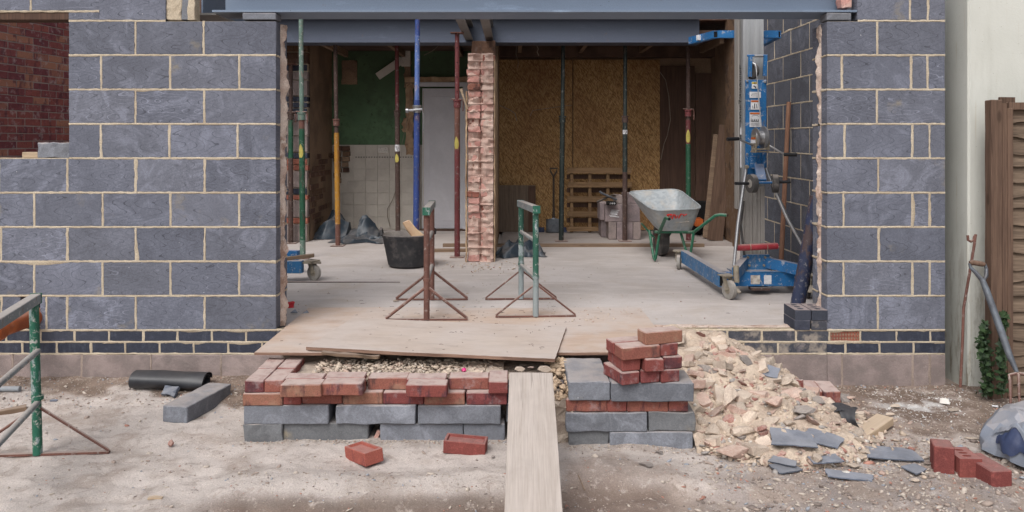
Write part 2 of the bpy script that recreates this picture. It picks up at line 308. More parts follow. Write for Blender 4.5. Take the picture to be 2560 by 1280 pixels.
M['castor'] = simple('dusty grey castor tyre', (.36, .34, .31), (.27, .25, .23), 8, .8, .5, .05)
M['castor_metal'] = simple('grimy castor steel', (.33, .29, .22), (.22, .19, .15), 12, .6, .5, .05, metal=.2)
M['rubber'] = simple('grey black rubber', (.085, .08, .078), (.055, .052, .052), 8, .85, .5, .05)
M['grip'] = simple('black grip', (.02, .02, .023), None, 8, .6)
M['void'] = simple('dark hollow', (.012, .011, .011), None, 8, .95)
M['sticker'] = simple('white sticker', (.66, .66, .68), (.58, .58, .6), 9, .5, 0, .02, bump=5, bs=.02)
M['sticker_worn'] = simple('worn sticker', (.55, .52, .47), (.33, .28, .24), 30, .7, 0, .02)
M['orange'] = simple('orange label print', (.55, .13, .03), None, 8, .6)
M['ink'] = simple('black print', (.035, .035, .04), None, 8, .6)
M['hazard'] = simple('yellow warning print', (.7, .5, .03), None, 8, .6)
M['red_tube'] = simple('red plastic tube', (.36, .035, .05), (.28, .03, .04), 8, .5, .45, .02)
M['red_print'] = simple('red print', (.62, .04, .03), (.5, .05, .04), 30, .5)
def galv(name, k=1.0):
    a = N(name); v = a.voro(30, out='Color'); s = a.n.new('ShaderNodeSeparateColor'); a.L(v, s.inputs[0])
    c = a.mix(a.ramp(s.outputs[0], 0, 1), (.42*k, .45*k, .47*k), (.33*k, .36*k, .38*k))
    c = a.mix(a.math('MULTIPLY', a.ramp(a.noise(5, 6, .7, stretch=(1.5, 1.5, .5)), .45, .68), .75), c, (.46, .42, .37))
    c = a.mix(a.ramp(a.noise(14, 5, .7), .64, .7, 0, .6), c, (.22, .16, .12))
    return a.done(c, .6, a.noise(12, 3), .1, .003, .35, .4)
M['galv'] = galv('dusty galvanised steel')
M['barrow_green'] = paint_mat('green barrow tube', (.025, .15, .085), .2, (.14, .1, .08), .5, spl=.35)
M['tub'] = simple('black rubber tub', (.038, .038, .043), (.06, .058, .06), 6, .7, .45, .02, bump=14, bs=.15)
M['tub_in'] = simple('mortar coated tub lining', (.33, .30, .27), (.2, .18, .17), 7, .95, .4, .02)
M['dpm'] = simple('dusty black plastic membrane', (.016, .018, .024), (.028, .03, .036), 5, .45, .06, .05, bump=9, bs=.3, spec=.5)
M['dpm_blue'] = simple('crumpled blue black plastic sheet', (.022, .036, .052), (.036, .052, .07), 4, .45, .22, .05, bump=9, bs=.3, spec=.5)
M['slate'] = simple('blue grey roofing slate', (.15, .17, .215), (.085, .10, .135), 11, .6, .38, .35, bump=40, bs=.5, dustcol=(.42, .41, .42), grain=.2)
M['foam'] = simple('torn cream foam', (.66, .47, .30), (.58, .38, .24), 9, .9, .2, .05, bump=60, bs=.5)
M['bag'] = simple('grey blue woven sack', (.24, .27, .33), (.19, .21, .25), 4, .7, .45, .02, bump=60, bs=.3)
M['bag_in'] = simple('navy sack lining', (.03, .045, .10), (.05, .06, .11), 5, .6)
M['tool_steel'] = simple('worn tool steel', (.16, .18, .205), (.10, .105, .12), 9, .5, .2, .05, metal=.4)
M['shovel_dark'] = simple('dark tool', (.045, .035, .03), (.07, .055, .045), 9, .6, .1)
M['leaf'] = simple('ivy leaf', (.016, .034, .014), (.03, .055, .02), 20, .5, 0, .6, spec=.4)
M['wire'] = simple('old cable', (.30, .25, .2), None, 9, .7)
M['white_lump'] = simple('white plaster lump', (.66, .64, .60), (.55, .5, .45), 12, .9, .3)
M['pink_ball'] = simple('bright pink plastic', (.75, .05, .25), (.6, .04, .2), 9, .4)
M['gull_red'] = simple('bright red plastic', (.55, .03, .04), (.4, .02, .03), 9, .5)
M['grey_plastic'] = simple('grey plastic pipe', (.24, .26, .28), (.19, .2, .22), 9, .5, .3)
def chips(name, rough=.95, gain=1.0):
    a = N(name); c = a.attr('tint')
    c = a.mix(1.0, c, a.grey(a.ramp(a.noise(60, 5, .75), .25, .75, .75*gain, 1.18*gain)), 'MULTIPLY')
    return a.done(c, rough, a.noise(90, 5, .75), .6, .006, spec=.15)
M['chips'] = chips('mixed rubble')
def ground_mat():
    a = N('site ground'); c = a.attr('tint')
    c = a.mix(1.0, c, a.grey(a.ramp(a.noise(2.2, 6, .65), .3, .7, .86, 1.12)), 'MULTIPLY')
    c = a.mix(a.math('MULTIPLY', a.ramp(a.noise(9, 8, .75, dist=.8), .52, .62), .38), c, (.25, .19, .155))
    c = a.mix(a.math('MULTIPLY', a.ramp(a.noise(16, 7, .75), .54, .66), .5), c, (.62, .55, .50))
    c = a.mix(a.math('MULTIPLY', a.ramp(a.noise(30, 6, .8, stretch=(.6, 1.6, 1)), .60, .66), .5), c, (.17, .13, .11))
    c = a.mix(1.0, c, a.grey(a.ramp(a.noise(150, 5, .8), .2, .8, .72, 1.24)), 'MULTIPLY')
    c = a.mix(a.ramp(a.voro(45), .16, .05, 0, .5), c, (.12, .09, .075))
    c = a.mix(a.ramp(a.voro(23), .07, .04, 0, .8), c, (.56, .5, .45))
    return a.done(c, .97, a.noise(60, 7, .78), .75, .012, spec=.1)
M['ground'] = ground_mat()
def lump(name, c1, c2): return simple(name, c1, c2, 14, .95, .35, .3, bump=40, bs=.7, grain=.25, dustcol=(.53, .45, .385))
M['lump_cream'] = lump('cream mortar rubble', (.55, .46, .375), (.44, .35, .285))
M['lump_pink'] = lump('pinkish rubble', (.50, .37, .31), (.42, .28, .23))
M['lump_red'] = lump('broken red brick', (.34, .16, .135), (.42, .25, .21))
M['lump_grey'] = lump('grey stone rubble', (.30, .27, .25), (.23, .2, .19))

# ------------------------------------------------------------ mesh helpers
class MB:
    def __init__(s): s.v = []; s.f = []
    def add(s, vs, fs):
        n = len(s.v); s.v += [tuple(v) for v in vs]; s.f += [tuple(i+n for i in f) for f in fs]; return s
    def box(s, c, size, rot=None, taper=1.0):
        hx, hy, hz = [q/2 for q in size]; vs = []
        for z in (-1, 1):
            k = 1 if z < 0 else taper
            for x, y in ((-1, -1), (1, -1), (1, 1), (-1, 1)): vs.append(Vector((x*hx*k, y*hy*k, z*hz)))
        if rot is not None: vs = [rot @ v for v in vs]
        vs = [v+Vector(c) for v in vs]
        return s.add(vs, [(3, 2, 1, 0), (4, 5, 6, 7), (0, 1, 5, 4), (1, 2, 6, 5), (2, 3, 7, 6), (3, 0, 4, 7)])
    def bar(s, p0, p1, w, h):   # rectangular bar between two points
        p0, p1 = Vector(p0), Vector(p1); d = p1-p0
        q = d.to_track_quat('Y', 'Z').to_matrix(); return s.box((p0+p1)/2, (w, d.length, h), q)
    def tube(s, p0, p1, r, n=12, r1=None, cap=True): return s.path([p0, p1], [r, r if r1 is None else r1], n, cap)
    def path(s, pts, r, n=10, cap=True):
        pts = [Vector(p) for p in pts]; rs = r if isinstance(r, (list, tuple)) else [r]*len(pts); vs = []; fs = []
        up = None
        for i, p in enumerate(pts):
            t = (pts[min(i+1, len(pts)-1)]-pts[max(i-1, 0)]).normalized()
            if up is None: up = t.orthogonal().normalized()
            up = (up-t*up.dot(t)).normalized(); b = t.cross(up)
            for k in range(n): a = 2*math.pi*k/n; vs.append(p+(up*math.cos(a)+b*math.sin(a))*rs[i])
        for i in range(len(pts)-1):
            for k in range(n): fs.append((i*n+k, i*n+(k+1) % n, (i+1)*n+(k+1) % n, (i+1)*n+k))
        if cap: fs.append(tuple(range(n-1, -1, -1))); fs.append(tuple(range((len(pts)-1)*n, len(pts)*n)))
        return s.add(vs, fs)
    def hollow(s, p0, p1, w, h, t=.006):  # square hollow section, open at both ends
        p0, p1 = Vector(p0), Vector(p1); d = p1-p0; q = d.to_track_quat('Y', 'Z').to_matrix(); c = (p0+p1)/2; L = d.length
        s.box(c+q @ Vector((0, 0, h/2-t/2)), (w, L, t), q); s.box(c-q @ Vector((0, 0, h/2-t/2)), (w, L, t), q)
        s.box(c+q @ Vector((w/2-t/2, 0, 0)), (t, L-.001, h-2*t), q); s.box(c-q @ Vector((w/2-t/2, 0, 0)), (t, L-.001, h-2*t), q); return s
    def lathe(s, prof, n=32, c=(0, 0, 0), sx=1, sy=1, close=False):
        vs = []; fs = []
        for r, z in prof:
            for k in range(n): a = 2*math.pi*k/n; vs.append((c[0]+math.cos(a)*r*sx, c[1]+math.sin(a)*r*sy, c[2]+z))
        m = len(prof)
        for i in range(m-1):
            for k in range(n): fs.append((i*n+k, i*n+(k+1) % n, (i+1)*n+(k+1) % n, (i+1)*n+k))
        return s.add(vs, fs)
    def rotcyl(s, c, axis, r, w, n=24, hole=0):  # wheel-like disc
        ax = Vector(axis).normalized(); c = Vector(c); up = ax.orthogonal().normalized(); b = ax.cross(up); vs = []; fs = []
        prof = [(-.5, .86), (-.42, 1), (.42, 1), (.5, .86)]
        if hole: prof = [(-.42, hole)] + prof + [(.42, hole)]
        for t, k in prof:
            for i in range(n): a = 2*math.pi*i/n; vs.append(c+ax*t*w+(up*math.cos(a)+b*math.sin(a))*r*k)
        m = len(prof)
        for j in range(m-1):
            for i in range(n): fs.append((j*n+i, j*n+(i+1) % n, (j+1)*n+(i+1) % n, (j+1)*n+i))
        if hole:
            for i in range(n): fs.append(((m-1)*n+i, (m-1)*n+(i+1) % n, (i+1) % n, i))
        else: fs.append(tuple(range(n))[::-1]); fs.append(tuple((m-1)*n+i for i in range(n)))
        return s.add(vs, fs)
    def prism(s, pts, h, z=0.0):  # polygon in xy extruded in z
        n = len(pts); vs = [(p[0], p[1], z) for p in pts]+[(p[0], p[1], z+h) for p in pts]
        return s.add(vs, [tuple(range(n-1, -1, -1)), tuple(range(n, 2*n))]+[(i, (i+1) % n, n+(i+1) % n, n+i) for i in range(n)])
    def mesh(s, name, smooth=True, ang=35, bevel=0):
        me = bpy.data.meshes.new(name); me.from_pydata(s.v, [], s.f)
        bm = bmesh.new(); bm.from_mesh(me); bmesh.ops.recalc_face_normals(bm, faces=bm.faces)
        if bevel: bmesh.ops.bevel(bm, geom=bm.edges, offset=bevel, segments=1, affect='EDGES', clamp_overlap=True)
        bm.to_mesh(me); bm.free()
        if smooth:
            me.shade_smooth(); me.set_sharp_from_angle(angle=R(ang))
        return me
def setmat(me, m):
    me.materials.clear(); me.materials.append(M[m] if isinstance(m, str) else m); return me
def ob(name, me, parent=None, loc=(0, 0, 0), rot=(0, 0, 0), m=None, label=None):
    if isinstance(me, MB): me = me.mesh(name)
    if m is not None: setmat(me, m)
    o = bpy.data.objects.new(name, me); C.objects.link(o); o.parent = parent; o.location = loc; o.rotation_euler = rot
    if label: o['label'] = label
    return o
def tag(o, label, cat, group=None):
    o['label'] = label; o['category'] = cat
    if group: o['group'] = group
    return o
def root(name, label, cat, loc=(0, 0, 0), rz=0, group=None):
    o = bpy.data.objects.new(name, None); C.objects.link(o); o.location = loc; o.rotation_euler = (0, 0, rz)
    o.empty_display_size = .1; return tag(o, label, cat, group)
def struct(name, me, m=None): o = ob(name, me, None, m=m); o['kind'] = 'structure'; return o
def stuff(o): o['kind'] = 'stuff'; return o
_bc = {}
def bevbox(sx, sy, sz, mat, var=0, bev=.003, jit=.0015, key=None, bulk=1):
    """A moulded block with softened, slightly uneven edges; base centre at the origin, shared between equal pieces."""
    k = (round(sx, 3), round(sy, 3), round(sz, 3), mat if isinstance(mat, str) else mat.name, var, bev)
    if k in _bc: return _bc[k]
    rr = random.Random(hash((k[0], k[1], k[2], var))); b = MB().box((0, 0, sz/2), (sx, sy, sz))
    me = bpy.data.meshes.new('block'); me.from_pydata(b.v, [], b.f); bm = bmesh.new(); bm.from_mesh(me)
    bmesh.ops.recalc_face_normals(bm, faces=bm.faces)
    bmesh.ops.bevel(bm, geom=bm.edges, offset=bev, segments=1, affect='EDGES', clamp_overlap=True)
    for v in bm.verts: v.co += Vector((rr.uniform(-jit, jit), rr.uniform(-jit, jit), rr.uniform(-jit, jit)))
    bm.to_mesh(me); bm.free(); setmat(me, mat); _bc[k] = me; return me
def rough_box(sx, sy, sz, mat, seed=0, amp=.006, cell=.03, chip=0):
    """Box with a worn, chipped surface (subdivided and displaced)."""
    b = MB().box((0, 0, sz/2), (sx, sy, sz)); me = bpy.data.meshes.new('worn'); me.from_pydata(b.v, [], b.f)
    bm = bmesh.new(); bm.from_mesh(me); bmesh.ops.recalc_face_normals(bm, faces=bm.faces)
    bmesh.ops.bevel(bm, geom=bm.edges, offset=min(.0045, min(sx, sy, sz)*.07), segments=1, affect='EDGES')
    for ax, L in ((0, sx), (1, sy), (2, sz)):
        nn = int(L/cell)
        for i in range(1, nn+1):
            p = [0, 0, 0]; p[ax] = -L/2+L*i/(nn+1) if ax < 2 else L*i/(nn+1); no = [0, 0, 0]; no[ax] = 1
            bmesh.ops.bisect_plane(bm, geom=bm.verts[:]+bm.edges[:]+bm.faces[:], plane_co=p, plane_no=no)
    for v in bm.verts:
        q = v.co*22+Vector((seed*7.1, 3, seed)); n = noise.noise_vector(q)
        edge = sum(1 for c_, h in ((abs(v.co.x), sx/2), (abs(v.co.y), sy/2), (abs(v.co.z-sz/2), sz/2)) if c_ > h*.86)
        k = amp*(1.0 if edge < 2 else 2.0); v.co += n*k
        if chip and edge >= 2 and noise.noise(q*.6) > .15: v.co += (Vector((0, 0, sz/2))-v.co)*chip
    bm.to_mesh(me); bm.free(); setmat(me, mat); return me
def rock_me(seed, sub=3, flat=.7, mat='lump_cream', ang=True):
    rr = random.Random(seed); bm = bmesh.new(); bmesh.ops.create_icosphere(bm, subdivisions=sub, radius=.5)
    planes = [(Vector((rr.gauss(0, 1), rr.gauss(0, 1), rr.gauss(0, 1))).normalized(), rr.uniform(.17, .40)) for _ in range(15)]
    for v in bm.verts:
        for n, dd in planes:
            k = v.co.dot(n)
            if k > dd: v.co -= n*(k-dd)
        v.co += noise.noise_vector(v.co*5+Vector((seed, 0, 0)))*.05+noise.noise_vector(v.co*13+Vector((seed, 0, 0)))*.022
        v.co.z *= flat
    me = bpy.data.meshes.new('rock'); bm.to_mesh(me); bm.free(); setmat(me, mat); return me
ICO = None
def scatter(name, pts, mat='chips', seed=1):
    """pts: list of (x,y,z,size,(r,g,b),flat) -> one joined mesh of broken chips."""
    global ICO
    if ICO is None:
        bm = bmesh.new(); bmesh.ops.create_icosphere(bm, subdivisions=1, radius=.5)
        ICO = (np.array([v.co[:] for v in bm.verts]), np.array([[v.index for v in f.verts] for f in bm.faces])); bm.free()
    rg = np.random.default_rng(seed); V, Fc = ICO; n = len(pts); nv = len(V)
    P = np.array([p[:3] for p in pts]); S = np.array([p[3] for p in pts]); col = np.array([p[4] for p in pts]); fl = np.array([p[5] for p in pts])
    vs = V[None]*rg.uniform(.62, 1.25, (n, nv, 1)); vs = vs*np.stack([rg.uniform(.8, 1.9, n), rg.uniform(.5, 1.1, n), rg.uniform(.3, .8, n)], 1)[:, None, :]
    ax = rg.normal(size=(n, 3)); ax /= np.linalg.norm(ax, axis=1)[:, None]; an = rg.uniform(0, 6.28, n)
    K = np.zeros((n, 3, 3)); K[:, 0, 1] = -ax[:, 2]; K[:, 0, 2] = ax[:, 1]; K[:, 1, 0] = ax[:, 2]; K[:, 1, 2] = -ax[:, 0]; K[:, 2, 0] = -ax[:, 1]; K[:, 2, 1] = ax[:, 0]
    Rm = np.eye(3)+np.sin(an)[:, None, None]*K+(1-np.cos(an))[:, None, None]*(K@K)
    vs = np.einsum('nij,nvj->nvi', Rm, vs); vs[:, :, 2] *= fl[:, None]; vs = vs*S[:, None, None]+P[:, None, :]
    fs = (Fc[None]+(np.arange(n)*nv)[:, None, None]).reshape(-1, 3)
    me = bpy.data.meshes.new(name); me.vertices.add(n*nv); me.vertices.foreach_set('co', vs.reshape(-1))
    me.loops.add(fs.size); me.loops.foreach_set('vertex_index', fs.reshape(-1)); me.polygons.add(len(fs))
    me.polygons.foreach_set('loop_start', np.arange(0, fs.size, 3)); me.update(calc_edges=True)
    at = me.color_attributes.new('tint', 'FLOAT_COLOR', 'POINT'); cc = np.ones((n, nv, 4)); cc[:, :, :3] = col[:, None, :]; at.data.foreach_set('color', cc.reshape(-1))
    setmat(me, mat); return me
def cloth(name, pts_fn, nu, nv, mat, thick=.002):
    vs = [pts_fn(i/nu, j/nv) for j in range(nv+1) for i in range(nu+1)]
    fs = [(j*(nu+1)+i, j*(nu+1)+i+1, (j+1)*(nu+1)+i+1, (j+1)*(nu+1)+i) for j in range(nv) for i in range(nu)]
    me = bpy.data.meshes.new(name); me.from_pydata([tuple(v) for v in vs], [], fs)
    bm = bmesh.new(); bm.from_mesh(me); bm.normal_update(); q = len(vs)
    v2 = [v.co-v.normal*thick for v in bm.verts]; bm.free(); W_ = nu+1
    per = [i for i in range(nu)]+[i*W_+nu for i in range(nv)]+[nv*W_+i for i in range(nu, 0, -1)]+[i*W_ for i in range(nv, 0, -1)]
    fs2 = fs+[tuple(k+q for k in reversed(f)) for f in fs]+[(b_, a_, a_+q, b_+q) for a_, b_ in zip(per, per[1:]+per[:1])]
    bpy.data.meshes.remove(me); me = bpy.data.meshes.new(name); me.from_pydata([tuple(v) for v in vs]+[tuple(v) for v in v2], [], fs2)
    me.shade_smooth(); me.set_sharp_from_angle(angle=R(50)); return setmat(me, mat)

def ribbon(mb, p0, p1, w, out, jig=.0026, proud=.0015, seed=0):
    """Hand struck mortar joint: an uneven strip bulging a millimetre or two from the wall face. out = outward normal."""
    p0, p1, out = Vector(p0), Vector(p1), Vector(out); d = p1-p0; L = d.length; t = d/L; s = out.cross(t); n = max(2, int(L/.022)); vs = []; fs = []
    for i in range(n+1):
        p = p0+t*(L*i/n); q = p*31+Vector((seed, 0, 0)); a = noise.noise(q)*jig*2.2; b = noise.noise(q+Vector((9, 9, 9)))*jig*2.2; c = noise.noise(q*.7+Vector((5, 1, 2)))*.0018
        big = max(0, noise.noise(p*3.1+Vector((seed, 7, 1)))-.33)*.035
        vs += [p-s*(w/2+.002+a+big)-out*.004, p-s*(w/2+a+big*.8)+out*(proud*.5), p+out*(proud+c), p+s*(w/2+b)+out*(proud*.5), p+s*(w/2+.002+b)-out*.004]
    for i in range(n):
        for k in range(4): fs.append((i*5+k, i*5+k+1, (i+1)*5+k+1, (i+1)*5+k))
    mb.add(vs, fs)

def course_wall(parent, rows, mat, depth, name='block', yface=0.0, joint=.010, mortar='mortar', core=None, deps=None, jm=1.0, yaw=None, skip_top=False, bev=.003, topgap=None):
    """rows: (z0, height, [x boundaries incl. both ends], {index: material override or None for a gap}). Face looks to -Y."""
    mm = MB(); sd = random.randint(0, 999)
    for z0, h, xs, ov in rows:
        for i in range(len(xs)-1):
            mt = ov.get(i, mat)
            if mt is None: continue
            w = xs[i+1]-xs[i]; a = joint/2 if i > 0 else 0; b = joint/2 if i < len(xs)-2 else 0
            dy = random.uniform(-.0012, .0012)
            o = ob(name, bevbox(w-a-b, depth, h-joint, mt, random.randint(0, 2), bev), parent, ((xs[i]+a+xs[i+1]-b)/2, yface+depth/2+dy, z0+joint/2))
            o.rotation_euler = (0, random.gauss(0, .0012), random.gauss(0, .001))
        for i in range(1, len(xs)-1):
            if ov.get(i, mat) is None or ov.get(i-1, mat) is None: continue
            ribbon(mm, (xs[i], yface, z0), (xs[i], yface, z0+h), joint+random.uniform(.001, .006)*jm, (0, -1, 0), seed=sd+i)
        lo, hi = xs[0], xs[-1]
        for kk, zz in ((0, z0),) + (((1, z0+h),) if topgap else ()):
            ribbon(mm, (lo, yface, zz), (hi, yface, zz), joint*1.15, (0, -1, 0), seed=sd+50+kk)
    ob('mortar', mm.mesh('mortar', ang=60), parent, m=mortar)

# ------------------------------------------------------------ ground
def sst(a, b, x): t = min(1, max(0, (x-a)/(b-a))) if a != b else float(x > a); return t*t*(3-2*t)
def fb(x, y, s, o=4, z=0.0): return noise.fractal(Vector((x*s, y*s, z)), 1.0, 2.0, o)
def heap(X, Y):
    d = Y+D0
    a = math.hypot(max(0, X-1.30)/.62, 0)**2+(max(0, 4.98-d)/.98)**2
    b = math.hypot((X-1.42)/.64, (d-4.42)/.58)
    h1 = .35*max(0, 1-a**.62)+0.0 if X > .5 else 0
    h2 = .16*max(0, 1-b**1.6)
    n = fb(X, Y, 5, 3, 3)*.035
    h = max(h1, h2); return (h+n*min(1, h*8)) if h > 0 else 0
def ground_z(X, Y):
    d = max(.3, Y+D0); x = 1280+X*F/d; y = 350+CZ*F/d
    h = .012*fb(X, Y, .9, 3)+.009*fb(X, Y, 4, 3)+.005*fb(X, Y, 11, 2, 5)
    h += .055*sst(-.55, 0, Y)*sst(.2, -1.2, X)              # soil banked against the left wall
    h += -.022*sst(.5, 1.2, X)*sst(.3, -.6, Y)
    edge = 3.62+.10*X+.05*math.sin(X*4)+.05*fb(X, Y, 2, 2)    # trodden bank falling towards the camera
    k = sst(edge+.02, edge-.12, d)*sst(-1.6, -1.1, X)*sst(1.7, .9, X); h -= .055*k
    q = sst(3.95, 3.55, d); h += (.011*fb(X, Y*1.5, 6, 3, 7)+.012*(.35-abs(fb(X, Y, 3.2, 2, 11))))*(.25+.75*q)
    h += .03*math.exp(-((d-edge-.12)/.12)**2)*sst(-1.6, -1.1, X)*sst(.9, .3, X)
    if Y > 0.02: h = min(h, -.03)
    return h
def mixc(a, b, t): return tuple(p+(q-p)*t for p, q in zip(a, b))
PALE = (.54, .48, .445); EARTH = (.17, .118, .09); MID = (.33, .265, .225); GREY = (.30, .255, .235); DARK = (.10, .07, .055)
def ground_c(X, Y):
    d = max(.3, Y+D0); x = 1280+X*F/d; y = 350+CZ*F/d; n = fb(X, Y, 2.4, 4, 9); n2 = fb(X, Y, 7, 4, 4)
    c = mixc(PALE, MID, sst(.05, .55, n*.6+n2*.5+.05)*.55)
    lim = 1003+26*n+10*n2+max(0, x-350)*.10
    if x < 700: c = mixc(c, mixc((.27, .205, .165), (.20, .15, .12), sst(-.2, .3, n2)), sst(lim+7, lim-10, y))
    edge = 3.62+.10*X+.05*math.sin(X*4)+.05*fb(X, Y, 2, 2)
    k = sst(edge+.0, edge-.09, d)*sst(-1.55, -1.2, X)*sst(1.25, .6, X); c = mixc(c, mixc((.19, .14, .115), (.27, .21, .175), sst(-.15, .4, n2)), k*.95)
    k = math.exp(-((d-edge+.045)/.035)**2)*sst(-1.5, -1.0, X)*sst(.1, -.2, X); c = mixc(c, DARK, k*.6)
    k = sst(1385, 1430, x)*sst(1120, 1200, y)*sst(1700, 1500, x); c = mixc(c, (.25, .19, .16), k*.75)
    k = sst(1650, 1900, x)*sst(1120, 1180, y+40*n); c = mixc(c, mixc(GREY, MID, sst(-.3, .3, n2)), k*.85)
    k = sst(1980, 2130, x+30*n)*sst(1110, 1050, y+30*n2)*sst(930, 960, y); c = mixc(c, mixc(EARTH, (.25, .18, .14), sst(-.2, .35, n2)), k*.92)
    k = math.exp(-((x-2290)/95)**2-((y-1008)/26)**2)*sst(-.12, .25, n2+n*.3); c = mixc(c, (.66, .64, .63), min(1, k*1.1))
    k = sst(2380, 2480, x)*sst(1120, 1000, y); c = mixc(c, (.20, .155, .125), k*.8)
    if d < 2.2 or d > 9 or abs(X) > 4.5: c = mixc(c, (.24, .2, .16), .5)
    return c
def grid(a, b, n0, extra):
    xs = list(np.linspace(a, b, n0)); return [-v for v in extra[::-1]]+xs+extra if a < 0 else xs
gx = [-90, -50, -25, -14, -9, -6.5, -5]+list(np.linspace(-4, 4, 500))+[5, 6.5, 9, 14, 25, 50, 90]
gy = [-90, -50, -25, -12, -8, -6, -5, -4.2, -3.6]+list(np.linspace(-3.1, .05, 260))+[.3, 1, 3, 6, 10, 16, 25, 50, 90]
vs = []; cols = []
for yy in gy:
    for xx in gx:
        fine = abs(xx) <= 4.01 and -3.2 < yy < .4
        z = ground_z(xx, yy) if fine else (-.06 if yy > 0 else 0.0)
        if fine and yy < -2.9: z *= max(0, (yy+3.1)/.2)
        vs.append((xx, yy, z)); cols.append((*ground_c(xx, yy), 1))
nx = len(gx); fs = [(j*nx+i, j*nx+i+1, (j+1)*nx+i+1, (j+1)*nx+i) for j in range(len(gy)-1) for i in range(nx-1)]
me = bpy.data.meshes.new('ground'); me.from_pydata(vs, [], fs); me.shade_smooth()
at = me.color_attributes.new('tint', 'FLOAT_COLOR', 'POINT'); at.data.foreach_set('color', np.array(cols).reshape(-1)); struct('ground', me, 'ground')

# ------------------------------------------------------------ floors and the raised interior level
L0, R0 = XW(690), XW(2068)      # clear opening between the two facade walls
b = MB().box((-.35, .15+.815, FL-.06), (6.2, 1.63, .12)); struct('floor', b.mesh('floor', bevel=.006), 'floor')
b = MB().box((-.35, 1.785+1.95, FL-.062), (6.2, 3.9, .12)); b.box((-1.7, 5.69+.2, FL-.062), (3.3, .4, .12)); struct('floor_rear', b.mesh('floor', bevel=.003), 'floor')
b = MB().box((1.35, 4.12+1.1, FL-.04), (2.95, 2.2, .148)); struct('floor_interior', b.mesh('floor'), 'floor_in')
r = ob('threshold_timber', rough_box(3.06, .05, .085, 'timber_old', 4, .003, .12), None, (.72, 4.06, FL-.047)); r['kind'] = 'structure'

# ------------------------------------------------------------ facade walls
Z0 = .355; BH = .225
def xs(*p): return [XW(v) for v in p]
def ext(xl, start, step=.45, lo=-5.6):  # continue a course beyond the frame
    out = [start]
    while out[0]-step > lo: out.insert(0, out[0]-step)
    return [lo]+out+xl
def left_courses():
    A = [85.5, 256.5, 426, 598]; Bj = [-3, 168.5, 339, 511.5]; wx = XW(172); rows = []
    rows.append((Z0, BH, ext(xs(52, 98, 116, 168, 339.5, 511.5, 690), XW(3)), {}))
    k = len(rows[0][2])-1; rows[0][3][k-6] = None
    for i in (1, 3): rows.append((Z0+BH*i, BH, ext(xs(256.5, 426, 598, 690), XW(85.5)), {}))
    for i in (2, 4): rows.append((Z0+BH*i, BH, ext(xs(168.5, 339, 511.5, 690), XW(3 if i == 2 else -3)), {}))
    rows.append((Z0+BH*5, BH, xs(172, 252, 423.5, 594, 690), {})); rows.append((Z0+BH*6, BH, xs(172, 338.5, 510.5, 690), {}))
    rows.append((Z0+BH*7, BH, xs(172, 253, 425.6, 598, 690), {})); rows.append((Z0+BH*8, BH, xs(172, 338.5, 509, 690), {}))
    rows.append((Z0+BH*9, .062, xs(172, 248), {})); rows.append((Z0+BH*9+.062, BH-.062, ext(xs(77, 248), XW(-94)), {}))
    rows.append((Z0+BH*9, BH, xs(248, 414), {})); rows.append((Z0+BH*10, BH, ext(xs(159, 330, 414), XW(-12)), {}))
    return rows
lw = root('blockwork_wall', 'long blue grey scored block wall left of the opening, with a window gap at its far end', 'wall', (0, 0, 0))
rows = left_courses(); course_wall(lw, rows, 'block', .10)
# plinth courses and foundation blocks
def plinth(w, x0, x1, off1, off2, ov1=None, ov2=None, z=.20, gap=()):
    P = .2245; out = []
    for z0, off, ov in ((z, off2, ov2), (z+.0775, off1, ov1)):
        xl = [x0]; v = off
        while v > x0+.03: v -= P
        v += P
        while v < x1-.03: xl.append(v); v += P
        out.append((z0, .0775, xl+[x1], ov or {}))
    course_wall(w, out, 'blue_brick', .10, 'engineering_brick', .002, .010, topgap=1, bev=.002)
plinth(lw, -5.6, L0, XW(272), XW(227))
def founds(w, x0, x1, joints, z0, h, m='found'):
    xl = [x0]+[j for j in joints if x0+.05 < j < x1-.05]+[x1]
    course_wall(w, [(z0, h, xl, {})], m, .12, 'foundation_block', -.004, .008, mortar='mortar_dirty')
founds(lw, -5.6, L0+.15, [XW(j)for j in (-655, -484, -312, -140, 32, 205, 378, 553)], -.03, .228)
def core(w, x0, x1, z0, z1, y0=.0095, y1=.092, holes=()):
    b = MB(); b.box(((x0+x1)/2, (y0+y1)/2, (z0+z1)/2), (x1-x0, y1-y0, z1-z0)); ob('mortar_bed', b.mesh('core'), w, m='mortar_core')
core(lw, -5.59, XW(50), .2, 1.478); core(lw, XW(100), L0-.008, .2, 1.478); core(lw, XW(50), XW(100), .58, 1.478); core(lw, XW(50), XW(100), .2, .35)
core(lw, XW(173)+.004, L0-.008, 1.479, 2.378); core(lw, XW(173)+.004, XW(410), 2.379, 2.80); core(lw, -5.59, XW(173), 2.445, 2.80)
# window lintel, sill smear
ob('lintel', MB().box(((-5.6+XW(172))/2, .07, 2.412), (XW(172)+5.6, .13, .05)).mesh('lintel', bevel=.003), lw, m='board_brown')
ob('closer_strip', rough_box(.10, .09, .24, 'mortar', 3, .006), lw, (XW(432), .055, 2.385))
ob('cut_block', bevbox(.06, .09, .22, 'block_flat'), lw, (XW(462), .06, 2.39))
ob('cavity_closer', rough_box(.05, .09, .24, 'mortar', 5, .004), lw, (XW(476), .055, 2.385))
# padstone carrying the beam
ob('padstone', bevbox(.22, .12, .044, 'block_flat', 0, .004), lw, (XW(648), .06, 2.388))
